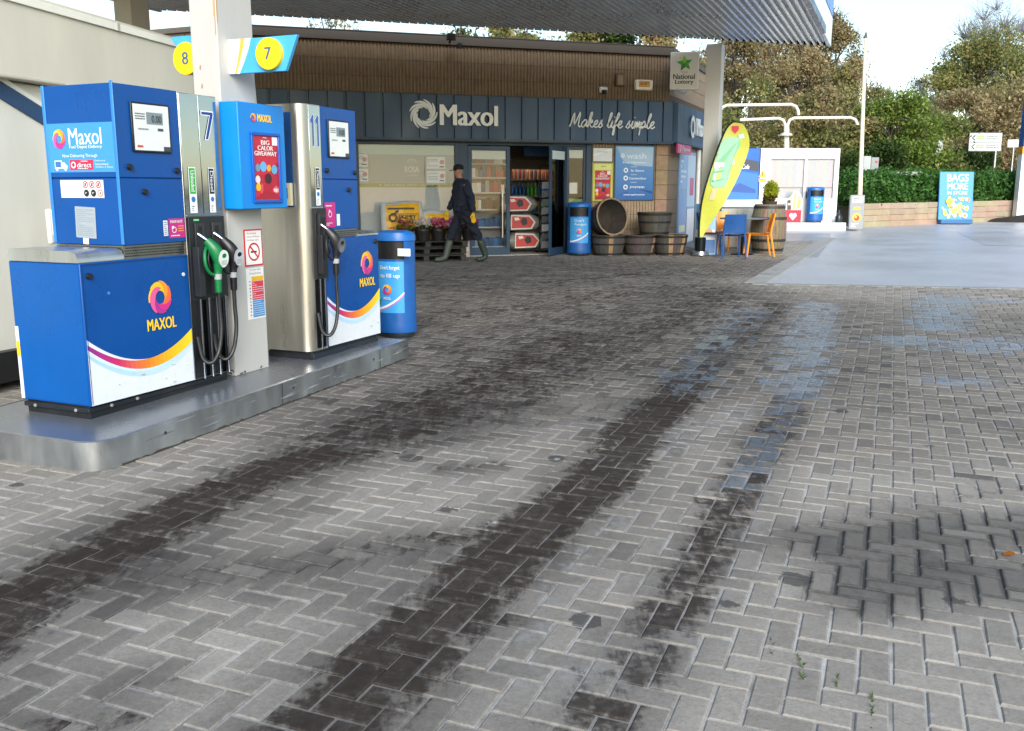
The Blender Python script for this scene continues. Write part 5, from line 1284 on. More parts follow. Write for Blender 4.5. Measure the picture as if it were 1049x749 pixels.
poster('notice_frame', 'blank white notice frame above the red giveaway poster by the shop doors', 1.80, 1.84, 2.21, 2.10, blank, c('#5a4a3c'))
poster('giveaway_poster', 'red giveaway poster with a lime border beside the shop doors', 1.80, 1.06, 2.23, 1.80, redp, c('#8a8450'))
poster('wash_poster', 'large blue car wash poster on the ribbed brick wall', 2.29, 1.08, 3.14, 2.15, wash, c('#3e4a56'))

# ---------------- goods and fittings inside the doors
def local(T_, x, y, z=0): return T_.M @ Vector((x, y, z))
T = Thing('shop_shelving', 'white shop shelving with rows of packets behind the closed door leaf', 'shelving', local(SHOP, -.75, .9), FH)
mb = MB(); mb.box(0, .3, 0, 1.0, .34, 2.0, c('#8f8f8a'))
for z in (.1, .5, .86, 1.2, 1.5, 1.78): mb.box(0, .0, z, 1.0, .3, z + .03, c('#cfcfca'))
mb.build('rack', 'plastic', T); rg = random.Random(9)
mb = MB()
for z in (.13, .53, .89, 1.23, 1.53, 1.81):
    x = .01
    while x < .95:
        w_ = rg.uniform(.06, .12); mb.box(x, .03, z, x + w_ - .006, .24, z + rg.uniform(.14, .23), c(rg.choice(('#a8352f', '#e9e7e0', '#8c2f3a', '#e3b04a', '#f0eeea', '#5a3a2a', '#2f5f8a', '#3f7a4a', '#a8a29a', '#24262c', '#c0392f', '#e7e5df') if z > .8 else ('#26598c', '#3a78b0', '#1f4a78', '#88a4bc')))); x += w_
pk = mb.build('packets', 'print', T); pk['kind'] = 'stuff'
T = Thing('drinks_cabinet', 'drinks cabinet of orange, blue and green bottles deep inside the open doorway', 'fridge', local(SHOP, .82, 2.3), FH)
mb = MB(); mb.box(-.04, -.03, 1.72, 1.09, .0, 1.92, c('#5d5a54')); mb.box(0, .5, 0, 1.05, .55, 1.9, c('#8d8a84')); mb.box(-.04, 0, 0, 0, .5, 1.9, c('#4a4640')); mb.box(1.05, 0, 0, 1.09, .5, 1.9, c('#4a4640'))  # first box is a lip added to hide the glowing strip
for z in (.75, 1.12, 1.48, 1.86): mb.box(0, .0, z, 1.05, .5, z + .03, c('#8a867c'))
mb.build('case', 'matte', T)
mb = MB(); mb.box(.02, .06, 1.80, 1.03, .10, 1.84, c('#eef2ea')); mb.build('strip_light', 'lit', T)  # glowing strip added out of sight to brighten the doorway
for z, cs in ((1.15, ('#2468b8', '#1e5aa8', '#2f9a4a', '#5ab03a', '#2a7fc8')), (1.51, ('#b0542a', '#8a3a22', '#c8702e', '#6a3a2a')), (.78, ('#2a6fb0', '#8a9a4a', '#3a8a5a'))):
    mb = MB()
    for k in range(11):
        x = .06 + k * .093; cc = c(cs[(k * 3 // 5) % len(cs)]); mb.lathe([(.034, 0), (.036, .01), (.036, .17), (.014, .24), (.014, .27), (0, .27)], 10, cc, o=(x, .12, z))
    bt = mb.build('bottles', 'plastic', T); bt['kind'] = 'stuff'
T = Thing('hanging_board', 'blue offer board hung inside above the shop doorway', 'sign', local(SHOP, .78, 1.3, 0), FH)
mb = MB(); mb.box(.0, 0, 1.98, .62, .02, 2.5, c('#2a62a0')); mb.build('panel', 'print', T); mb = MB(); mb.text('BIG', front(0), .2, 2.32, .2, .1, .002, c('#a9cdea'), bold=.03); mb.text('OFFER', front(0), .12, 2.18, .38, .1, .002, c('#a9cdea'), bold=.03); mb.build('lettering', 'print', T, smooth=0)
def coal_bag(k):
    T = Thing('coal_bag', ('plump grey fuel sack with a red badge, topmost of the stack in the doorway', 'plump grey fuel sack with a red badge, middle of the stack in the doorway', 'plump grey fuel sack with a red badge, lowest of the stack in the doorway')[2 - k], 'sack', local(SHOP, .16 - .07 * k, .42 + .05 * k, .07 + k * .37), FH, 'grey fuel sacks in the doorway')
    mb = MB(); nx, ny = 14, 8; wv, dv, hv = .80, .5, .36; v = []
    for side in (0, 1):
        for i in range(nx + 1):
            for j in range(ny + 1):
                s, t = math.sin(math.pi / 2 * (i / nx * 2 - 1)), math.sin(math.pi / 2 * (j / ny * 2 - 1))
                e = max(0, 1 - abs(s) ** 3.4) ** .45 * max(0, 1 - abs(t) ** 4) ** .5
                z = hv / 2 + (1 if side else -1) * hv / 2 * (0.06 + .94 * e) + .012 * math.sin(9 * s + 5 * t + k) * e
                v.append(((s + 1) / 2 * wv, (t + 1) / 2 * dv, z))
    m = ny + 1; o = (nx + 1) * m; fs = []
    for i in range(nx):
        for j in range(ny):
            a = i * m + j; fs.append((o + a, o + a + m, o + a + m + 1, o + a + 1)); fs.append((a, a + 1, a + m + 1, a + m))
    for i in range(nx): fs.append((i * m, (i + 1) * m, o + (i + 1) * m, o + i * m)); fs.append((i * m + ny, o + i * m + ny, o + (i + 1) * m + ny, (i + 1) * m + ny))
    for j in range(ny): fs.append((j, o + j, o + j + 1, j + 1)); fs.append((nx * m + j, nx * m + j + 1, o + nx * m + j + 1, o + nx * m + j))
    mb.add(v, fs, c('#8f8d84')); mb.build('sack', 'plastic', T, smooth=70)
    mb = MB(); q = Pl((.02, -.03, .02), (1, 0, 0), (0, .12, 1)); 
    mb.decal(q, [(.1, .02), (.55, .03), (.64, .17), (.52, .31), (.12, .32)], 0.0, c('#e5ded6')); mb.decal(q, [(.12, .045), (.53, .055), (.60, .17), (.50, .28), (.14, .295)], .002, c('#c8382c')); mb.decal(q, [(.36, .10), (.46, .13), (.45, .24), (.36, .26), (.31, .18)], .004, c('#1c1416')); mb.decal(q, [(.2, .2), (.3, .22), (.27, .27), (.18, .26)], .004, c('#e8dccf')); mb.build('badge', 'print', T, smooth=0)
for k in range(3): coal_bag(k)
T = Thing('wire_rack', 'black wire rack of silver packets just inside the open door', 'rack', local(SHOP, .80, .35), FH)
mb = MB()
for x in (0, .24): mb.cyl((x, 0, 0), (x, 0, 1.75), .012, n=8, col=c('#141414'))
for z in (.05, .4, .75, 1.1, 1.45, 1.75): mb.cyl((0, 0, z), (.24, 0, z), .008, n=6, col=c('#141414'))
mb.box(0, .04, 0, .24, .3, .04, c('#141414')); mb.build('frame', 'iron', T)
mb = MB(); rg = random.Random(3)
for z in (.1, .27, .44, .61, .78, .95, 1.12, 1.29):
    a = rg.uniform(-.02, .02); mb.add([(.03 + a, -.02, z), (.21, -.03, z + .02), (.2 + a, .0, z + .15), (.04, -.01, z + .14)], [(0, 1, 2, 3)], c(rg.choice(('#b9bcc0', '#8a8e92', '#d2d4d6', '#5a5c60')))); mb.box(.06, .0, z + .02, .18, .08, z + .13, c('#3a3c40'))
pk = mb.build('packets', 'plastic', T); pk['kind'] = 'stuff'

# ================================================================== CANOPY
def atz(px, py, z):
    d = ray(px, py); return EYE + d * ((z - CH) / d.z)
FL, FR = atz(167, 11, CZ), atz(847, 47, CZ)
hd = Vector((math.sin(R(22.5)), math.cos(R(22.5)), 0)); LEN = 12.6
NL, NR = FL - hd * LEN, FR - hd * LEN
T = Thing('forecourt_canopy', 'wide flat forecourt canopy with a grey corrugated metal underside and white fascia', 'canopy', (NL.x, NL.y, CZ), 90)
o0 = NL.copy()
es = FR - FL; n = int(es.length / .15); V, Fq = [], []
prof = ((0, 0.0), (.34, 0.0), (.44, .06), (.90, .06))
row0 = []; 
for k in range(n):
    for t, z in prof: row0.append(((k + t) / n, z))
row0.append((1.0, 0.0)); m = len(row0)
mb = MB(); segs = 10
for s_ in range(segs + 1):
    for t, z in row0: V.append(es * t + hd * (LEN * s_ / segs) + Vector((0, 0, z)))
for s_ in range(segs):
    for k in range(m - 1): Fq.append((s_ * m + k, (s_ + 1) * m + k, (s_ + 1) * m + k + 1, s_ * m + k + 1))
mb.add(V, Fq, c('#e0e2e2')); mb.build('deck', 'deck', T, smooth=0)
mb = MB(); A, B, C_, D_ = Vector((0, 0, 0)), es, es + hd * LEN, hd * LEN
up = Vector((0, 0, 1))
def canopy_side(mb, a, b, z0, z1, th, col):
    d = (b - a).normalized(); nn = Vector((d.y, -d.x, 0))
    P = [a + nn * .02, b + nn * .02, b + nn * (.02 + th), a + nn * (.02 + th)]
    mb.add([p + up * z0 for p in P] + [p + up * z1 for p in P], [(3, 2, 1, 0), (4, 5, 6, 7), (0, 1, 5, 4), (1, 2, 6, 5), (2, 3, 7, 6), (3, 0, 4, 7)], col)
sides = ((A, B), (B, C_), (D_, A))
for a, b in sides: canopy_side(mb, a, b, -.02, .52, .06, c('#e8ecee'))
mb.build('fascia', 'paint', T, bevel=.004)
mb = MB()
for a, b in sides: canopy_side(mb, a, b, .54, .96, .065, c('#2e6fc0'))
mb.build('fascia_band', 'paint', T)
mb = MB(); canopy_side(mb, B, B + hd * (LEN * .86), -.03, .1, .09, c('#31445e')); mb.build('fascia_trim', 'paint', T)
mb = MB(); canopy_side(mb, C_, D_, .05, .40, .05, c('#3a3c3e')); mb.add([p + up * .42 for p in (A, B, C_, D_)] + [p + up * .5 for p in (A, B, C_, D_)], [(3, 2, 1, 0), (4, 5, 6, 7), (0, 1, 5, 4), (1, 2, 6, 5), (2, 3, 7, 6), (3, 0, 4, 7)], c('#8a8a88')); mb.build('roof_sheet', 'matte', T)
mb = MB(); d = es.normalized()
for k in range(n):
    p = D_ + es * ((k + .67) / n); a = d * .035
    mb.add([p - a + up * .004, p + a + up * .004, p + a * .8 + up * .045, p - a * .8 + up * .045], [(0, 1, 2, 3)], c('#0e0f10'))
mb.add([D_ + up * .044, C_ + up * .044, C_ + up * .06, D_ + up * .06], [(0, 1, 2, 3)], c('#0e0f10'))
fil = mb.build('eaves_filler', 'rubber', T, smooth=0)
def canopy_column(px, Y, label, col):
    p = atY(px, 260, Y); p.z = gz(p.y)
    T = Thing('canopy_column', label, 'column', p, 22.5, 'columns holding up the canopy')
    mb = MB(); mb.box(0, 0, 0, .34, .30, CZ - p.z - .012, col); mb.build('shaft', 'white', T, bevel=.008)
    mb = MB(); mb.box(-.03, -.03, 0, .37, .33, .02, c('#8a8a86')); mb.build('base_plate', 'steel', T)
canopy_column(731, 18.95, 'pale canopy column at the shop corner behind the feather flag', c('#dedcd6'))
p_ = atY(134, 8, 13.2); T = Thing('canopy_column', 'white canopy column rising behind the motorhome roof', 'column', (p_.x, p_.y, gz(p_.y)), 22.5, 'columns holding up the canopy')
mb = MB(); mb.box(0, 0, 0, .34, .30, CZ - gz(p_.y) - .012, c('#d2d0c8')); mb.build('shaft', 'white', T, bevel=.008)
mb = MB(); mb.box(-.03, -.03, 0, .37, .33, .02, c('#8a8a86')); mb.build('base_plate', 'steel', T)
# ================================================================== GOODS IN FRONT OF THE SHOP
def thing_at(name, label, cat, px, py, head=90.0, group=None, Y=None):
    p = gnd(px, py) if Y is None else atY(px, py, Y)
    if Y is not None: p.z = gz(p.y)
    return Thing(name, label, cat, p, head, group)

# pallets with potted flowers
p = SHOP.M @ Vector((-2.62, -.88, 0)); p.z = gz(p.y)
PAL = []
for k in range(3):
    T = Thing('pallet', ('dark timber pallet, topmost of the stack under the flower pots', 'dark timber pallet, middle of the stack under the flower pots', 'dark timber pallet, lowest of the stack under the flower pots')[2 - k], 'pallet', (p.x + .02 * k, p.y, p.z + .128 * k), FH + (1.5, -1, 0)[k], 'dark pallets under the flowers')
    mb = MB()
    for x in (0, .72, 1.42): mb.box(x, 0, .018, x + .1, .8, .1, c('#3c3a37'))
    for y in (0, .175, .35, .525, .7): mb.box(0, y, .1, 1.52, y + .1, .12, tuple(q * random.uniform(.7, 1.2) for q in c('#3a3835')))
    for y in (0, .35, .7): mb.box(0, y, 0, 1.52, y + .1, .018, c('#34322f'))
    mb.build('boards', 'wood', T, bevel=.003)
POT_Z = p.z + 3 * .128 - .005
def flower_pot(u, dy, label, cols, leafc, r=.15, seed=0):
    q = SHOP.M @ Vector((u, -.95 + dy, 0)); q.z = POT_Z
    T = Thing('flower_pot', label, 'potted plant', q, FH, 'flower pots on the pallets')
    mb = MB(); mb.lathe([(r * .75, 0), (r * .98, .19), (r * 1.06, .19), (r * 1.06, .22), (r * .9, .22), (r * .85, .17), (0, .17)], 20, c('#1f1e1e')); mb.build('pot', 'plastic', T)
    rg = random.Random(seed); mb = MB()
    for k in range(170):
        a, rr = rg.uniform(0, 6.283), r * 1.15 * rg.random() ** .5; z = .2 + rg.uniform(0, .1) * (1.2 - rr / r * .6); L_ = rg.uniform(.03, .055); b = rg.uniform(0, 6.28); t = rg.uniform(-.5, .9)
        P0 = Vector((rr * math.cos(a), rr * math.sin(a), z)); dv = Vector((math.cos(b) * math.cos(t), math.sin(b) * math.cos(t), math.sin(t))); sd_ = dv.cross(Vector((0, 0, 1))).normalized() * L_ * .4
        mb.poly([P0 - sd_ * .3, P0 + dv * L_ * .6 - sd_, P0 + dv * L_ * 1.2, P0 + dv * L_ * .6 + sd_], tuple(q_ * rg.uniform(.6, 1.3) for q_ in c(leafc)))
    mb.build('leaves', 'leaf', T, smooth=0)
    mb = MB()
    for k in range(95):
        a, rr = rg.uniform(0, 6.283), r * 1.1 * rg.random() ** .5; z = .27 + rg.uniform(-.03, .15); cc = tuple(min(1, q_ * rg.uniform(.75, 1.15)) for q_ in c(rg.choice(cols)))
        P0 = Vector((rr * math.cos(a), rr * math.sin(a), z)); nn = Vector((rg.gauss(0, .5), rg.gauss(-.4, .5), 1)).normalized(); e1 = nn.orthogonal().normalized(); e2 = nn.cross(e1); s_ = rg.uniform(.02, .036)
        for j in range(5):
            t = j * 1.2566; d1 = e1 * math.cos(t) + e2 * math.sin(t); d2 = e1 * math.cos(t + .5) + e2 * math.sin(t + .5); d0 = e1 * math.cos(t - .5) + e2 * math.sin(t - .5)
            mb.poly([P0, P0 + d0 * s_ * .7 + nn * .004, P0 + d1 * s_ + nn * .009, P0 + d2 * s_ * .7 + nn * .004], cc)
    mb.build('flowers', 'leaf', T, smooth=0)
for u, dy, lb, cols, lf, sd in ((-2.22, .12, 'black pot of yellow-green foliage and pink blooms at the left end of the pallets', ('#c8407a', '#b93a6e', '#d2c93a', '#a8b838'), '#6f8a2a', 1), (-1.90, .10, 'black pot of white flowers on the pallets', ('#f2efe6', '#ece8e0', '#f5f2ee'), '#2f4a26', 2), (-1.60, .14, 'black pot of mixed pale and bright pink flowers in front of the smaller yellow bag', ('#e04a9a', '#cf3a88', '#e9a8c6'), '#3a5230', 3), (-1.30, .10, 'black pot of bright magenta flowers in the middle right of the pallets', ('#d23a94', '#c43088', '#e070b0'), '#34502e', 4), (-1.02, .10, 'black pot of deep crimson flowers at the right end of the pallets', ('#a82048', '#b82a58', '#c43a70'), '#42502a', 5)):
    flower_pot(u, dy, lb, cols, lf, .15, sd)
def pillow_bag(T, w, h, d, col, mat='plastic', seed=0):
    mb = MB(); nx, ny = 10, 14; v = []
    for side in (0, 1):
        for i in range(nx + 1):
            for j in range(ny + 1):
                s, t = math.sin(math.pi / 2 * (i / nx * 2 - 1)), math.sin(math.pi / 2 * (j / ny * 2 - 1)); e = max(0, (1 - s ** 4)) ** .5 * max(0, (1 - t ** 4)) ** .5
                y = (1 if side else -1) * d / 2 * (.05 + .95 * e) + .01 * math.sin(6 * s + 8 * t + seed) * e
                v.append((s * w / 2 * (1 - .06 * t * t), y + .08 * (t + 1) / 2, (t + 1) / 2 * h + .02 * math.sin(3 * s + seed) * (t > .8)))
    m = ny + 1; o = (nx + 1) * m; fs = []
    for i in range(nx):
        for j in range(ny):
            a = i * m + j; fs.append((a, a + m, a + m + 1, a + 1)); fs.append((o + a, o + a + 1, o + a + m + 1, o + a + m))
    for i in range(nx): fs.append((i * m, o + i * m, o + (i + 1) * m, (i + 1) * m)); fs.append((i * m + ny, (i + 1) * m + ny, o + (i + 1) * m + ny, o + i * m + ny))
    for j in range(ny): fs.append((j, j + 1, o + j + 1, o + j)); fs.append((nx * m + j, o + nx * m + j, o + nx * m + j + 1, nx * m + j + 1))
    mb.add(v, fs, col); mb.build('sack', mat, T, smooth=70); return v[:o], nx, ny
def bag_label(T, v, nx, ny, i0, i1, j0, j1, col, extra=None):
    mb = MB(); m = ny + 1
    for i in range(i0, i1):
        for j in range(j0, j1):
            P = [Vector(v[a]) + Vector((0, -.003, 0)) for a in (i * m + j, (i + 1) * m + j, (i + 1) * m + j + 1, i * m + j + 1)]
            mb.poly(P, col)
    if extra:
        y = min(v[i * m + j][1] for i in range(i0, i1) for j in range(j0, j1)) - .006
        extra(mb, Pl((0, y, 0), (1, 0, 0), (0, 0, 1)))
    mb.build('label', 'print', T, smooth=50)
q = SHOP.M @ Vector((-2.18, -.42, 0)); q.z = POT_Z
T = Thing('fuel_log_bag', 'larger clear bag with a yellow label standing behind the flower pots', 'bag', q, FH, 'yellow-labelled bags at the window')
v, nx, ny = pillow_bag(T, .80, .70, .22, c('#c9ccc8'))
def ex(mb, pl):
    mb.rect(pl, -.30, .575, .20, .60, .0, c('#2a2a26')); mb.text('SKIPPY', pl, -.10, .40, .34, .07, 0, c('#3a2410'), bold=.05); mb.text('BAGGIT', pl, -.10, .31, .34, .07, 0, c('#3a2410'), bold=.05); mb.ring(pl, -.2, .42, .05, .09, 0, c('#4a3214'), n=7); mb.decal(pl, [(-.22, .45), (-.1, .52), (-.08, .56), (-.14, .55)], .0, c('#4a3214'))
    for r_ in ((-.13, .28, .28, .287), (-.13, .485, .28, .492), (.273, .28, .28, .492)): mb.rect(pl, *r_, .0005, c('#3a2410'))
    mb.text('HARDWOOD', pl, -.28, .21, .3, .04, 0, c('#b8401f'), bold=.03); mb.rect(pl, .17, .2, .27, .25, 0, c('#3a2a1a'))
bag_label(T, v, nx, ny, 2, 8, 3, 12, c('#f0b41c'), ex)
q = SHOP.M @ Vector((-1.56, -.45, 0)); q.z = POT_Z
T = Thing('fuel_log_bag', 'smaller clear bag with a yellow label standing behind the flower pots', 'bag', q, FH, 'yellow-labelled bags at the window')
v, nx, ny = pillow_bag(T, .52, .54, .18, c('#c6c8c2'), seed=2)
def ex(mb, pl):
    mb.text('SKIPPY', pl, -.04, .30, .2, .04, 0, c('#5a3a12'), bold=.04); mb.text('BAGGIT', pl, -.04, .25, .2, .04, 0, c('#5a3a12'), bold=.04); mb.ring(pl, -.1, .31, .025, .05, 0, c('#5a3a14'), n=7)
bag_label(T, v, nx, ny, 2, 8, 3, 11, c('#e8b31e'), ex)
T = thing_at('compost_bag', 'small pink and white printed bag on the ground behind the walking man', 'bag', 474, 263.5, FH)
v, nx, ny = pillow_bag(T, .30, .52, .14, c('#d8c0ae'), seed=4)
def ex(mb, pl): mb.rect(pl, -.11, .12, .11, .26, 0, c('#e8ddd2')); mb.rect(pl, -.06, .14, .03, .22, .002, c('#3f5a2a')); mb.rect(pl, -.12, .3, .12, .36, 0, c('#b56a58')); mb.text('PEAT', pl, -.08, .40, .16, .05, 0, c('#8a4a3a'), bold=.03)
bag_label(T, v, nx, ny, 1, 9, 1, 13, c('#dcc4b6'), ex)
mb = MB()
litter_bin('litter_bin', 'blue litter bin standing against the open shop door', gnd(593, 261.5), 95, 1.04, .235, ("Don't", "forget"), 'blue litter bins on the forecourt')

# half-barrel tubs
def tub(label, p, tilt=None, rt=.345, h=.40, seed=0):
    T = Thing('barrel_tub', label, 'planter', p, 90 + seed * 13, 'half-barrel tubs by the shop wall')
    rg = random.Random(seed); n = 22; M_ = tilt or Matrix.Identity(4); rb = rt * .80
    def ringpts(prof): return prof
    mb = MB(); v = []; fs = []; cs = []
    prof = [(rb, 0), (rb * 1.07, h * .3), (rt * .97, h * .65), (rt, h), (rt - .03, h), (rt * .97 - .03, h * .65), (rb * 1.07 - .03, h * .3), (rb - .03, .04)]
    for r, z in prof:
        for k in range(n):
            for e in (0.015, .985):
                g = 2 * math.pi * (k + e) / n; v.append((r * math.cos(g), r * math.sin(g), z))
    m = 2 * n
    for k in range(n):
        col = tuple(q * rg.uniform(.8, 1.2) for q in c('#4b4640'))
        if rg.random() < .08: col = c('#9a7a58')
        for i in range(len(prof) - 1): fs.append((i * m + 2 * k, i * m + 2 * k + 1, (i + 1) * m + 2 * k + 1, (i + 1) * m + 2 * k)); cs.append(col if i < 4 else tuple(q * .9 for q in col))
        k2 = (2 * k + 2) % m
        for i in range(3): fs.append((i * m + 2 * k + 1, i * m + k2, (i + 1) * m + k2, (i + 1) * m + 2 * k + 1)); cs.append(c('#14110e'))
    mb.add(v, fs, cs); mb.lathe([(0, .05), (rb - .02, .05)], n, c('#4a4036')); mb.lathe([(rt - .032, h * .985), (rt - .032, h + .004), (rt + .002, h + .004)], 28, c('#8f7a60'), caps=False); mb.lathe([(rb - .02, .02), (0, .02)], n, c('#2c261f'))
    mb.v = [tuple(M_ @ Vector(x)) for x in mb.v]; mb.build('staves', 'wood', T, smooth=30)
    mb = MB()
    for z0, z1 in ((.05, .13), (.52, .60), (.86, .96)):
        def rr(z): return rb + (rt - rb) * (z ** .8) + .004
        mb.lathe([(rr(z0), h * z0), (rr(z0) + .006, h * z0), (rr(z1) + .006, h * z1), (rr(z1), h * z1)], 28, c('#2b2927'), caps=False)
    mb.v = [tuple(M_ @ Vector(x)) for x in mb.v]; mb.build('hoops', 'iron', T, smooth=50); return T
def tg(px, py, Y): p = atY(px, py, Y); p.z = gz(p.y); return p
tp = [tg(623, 262, 18.55), tg(654.5, 262, 18.6), tg(686, 262, 18.65)]
tub('half-barrel tub at the left of the bottom row, under the tilted one', tp[0], seed=1)
tub('half-barrel tub in the middle of the bottom row', tp[1], rt=.335, seed=2)
tub('half-barrel tub at the right end of the bottom row, nearest the column', tp[2], seed=3)
p = atY(670, 243, 18.6); tub('half-barrel tub stacked upright on top of the two right-hand tubs', (p.x, p.y, tp[1].z + .404), rt=.34, h=.44, seed=4)
p = atY(622, 226, 18.5); tub('half-barrel tub lying tilted with its dark hollow facing out, on top of the left tub', (p.x - .02, p.y + .12, tp[0].z + .404 + .315), Matrix.Rotation(R(28), 4, 'Z') @ Matrix.Rotation(R(80), 4, 'X') @ Matrix.Translation((0, 0, -.16)), rt=.37, h=.40, seed=0)

# feather flag
YF = 18.2
p = gnd(717, 262); T = Thing('feather_flag', 'tall yellow teardrop banner with a green ice lolly on a curved black pole', 'flag', p, 90)
def L3(px, py, off=0): 
    q = atY(px, py, p.y - off); return (q.x - p.x, -off, q.z - p.z)
edge = [(717, 246), (717.5, 230), (719, 212), (722, 195), (727, 177), (733, 160), (739, 145), (744, 134), (748, 128), (753, 124.5)]
rest = [(758, 125), (763, 130), (767, 139), (768, 150), (765, 162), (760, 174), (752, 190), (742, 207), (731, 225), (722, 240)]
mb = MB(); P = [L3(*q) for q in edge + rest]; n = len(P)
def bill(q): return (q[0], q[1] + .05 * math.sin(q[2] * 2.6 + q[0] * 4), q[2])
P = [bill(q) for q in P]; ctr = bill(tuple(sum(q[k] for q in P) / n for k in range(3)))
v = P + [(a, b + .006, d) for a, b, d in P]; fs = []
cols = c('#c8cb4c')
mid = []
# interior strips: pair left and right edge points
Lh = edge; Rh = rest[::-1] 
grid = []; steps = 14; cl = curve_pts([(a, b, 0) for a, b in edge], 4); cr = curve_pts([(a, b, 0) for a, b in ([edge[0]] + rest[::-1] + [edge[-1]])], 4)
def samp(cv, t):
    f = t * (len(cv) - 1); k = min(int(f), len(cv) - 2); return cv[k].lerp(cv[k + 1], f - k)
rows, colsN = 26, 8; V = []
for i in range(rows + 1):
    a, b = samp(cl, i / rows), samp(cr, i / rows)
    for j in range(colsN + 1):
        q = a.lerp(b, j / colsN); V.append(bill(L3(q.x, q.y)))
m = colsN + 1; fs = [(i * m + j, i * m + j + 1, (i + 1) * m + j + 1, (i + 1) * m + j) for i in range(rows) for j in range(colsN)]
o = len(V); V2 = V + [(a, b + .004, d) for a, b, d in V]; fs2 = fs + [tuple(o + k for k in f[::-1]) for f in fs]
mb.add(V2, fs2, cols); mb.build('banner', 'print', T, smooth=60)
def fl(mb, L_, col, off): mb.poly([(x, y - off, z) for x, y, z in [bill(L3(a, b)) for a, b in L_]], col)
mb = MB()
fl(mb, [(738, 148), (742, 142), (752, 140), (758, 142), (759, 148), (753, 160), (749, 172), (746, 184), (741, 192), (732, 193), (727, 189), (727, 182), (732, 168)], c('#86c79a'), .012)
fl(mb, [(739, 150), (744, 144), (748, 146), (741, 160), (736, 176), (732, 186), (729, 184), (733, 168)], c('#b9e0bd'), .014)
for k, y in enumerate((158, 167, 176, 185)): fl(mb, [(734 - k * 1.6, y), (752 - k * 2.2, y - 3), (752 - k * 2.2, y - 1.5), (734 - k * 1.6, y + 1.5)], c('#6fb383'), .015)
fl(mb, [(747, 144), (755, 142), (757, 146), (752, 153), (748, 152)], c('#dc3f7c'), .017); fl(mb, [(731, 167), (752, 162), (753, 168), (731, 173)], c('#f1dbe4'), .016)
fl(mb, [(729, 193), (735, 193), (731, 205), (726, 205)], c('#d8c79a'), .012); fl(mb, [(750, 129), (757, 129), (757, 133), (753.5, 137), (750, 133)], c('#d8334a'), .012); fl(mb, [(756, 138), (762, 137), (763, 141), (758, 143)], c('#cfe0e0'), .012)
mb.build('print', 'print', T, smooth=0)
mb = MB(); pole = [L3(a - .6, b, -.0) for a, b in [(716.5, 262)] + edge]; mb.tube(curve_pts([bill(q) for q in pole] + [bill(L3(760, 125.5))], 3), .018, 8, c('#16181a')); mb.build('pole', 'plastic', T)
mb = MB(); mb.lathe([(.17, 0), (.18, .02), (.16, .09), (.05, .1), (.04, .25), (0, .25)], 18, c('#9aa0a4')); mb.lathe([(.10, .10), (.11, .36), (0, .36)], 14, c('#2c3338')); mb.build('base', 'steel', T)

T = thing_at('beach_poster_board', 'pale blue poster board with an orange beach scene behind the feather flag', 'sign', 722, 261, 88)
mb = MB(); mb.prism(Pl((-.2, 0, 0), (0, 1, 0), (0, 0, 1)), [(0, 0), (.03, 0), (.2, 1.0), (.17, 1.0)], 0, .42, c('#8fb6dc')); mb.build('board', 'plastic', T, bevel=.005)
mb = MB(); q = Pl((-.2, -.001, 0), (1, 0, 0), (0, .17, 1)); mb.rect(q, .02, .5, .4, .98, .003, c('#7fb0e0')); mb.rect(q, .02, .3, .4, .5, .003, c('#d8dde0')); mb.decal(q, [(.05, .4), (.2, .46), (.36, .42), (.34, .5), (.18, .56), (.08, .5)], .005, c('#e0894a')); mb.rect(q, .02, .03, .4, .3, .003, c('#3a6ea8')); mb.rect(q, .08, .84, .34, .9, .005, c('#e8f0f6')); mb.build('sheet', 'print', T, smooth=0)

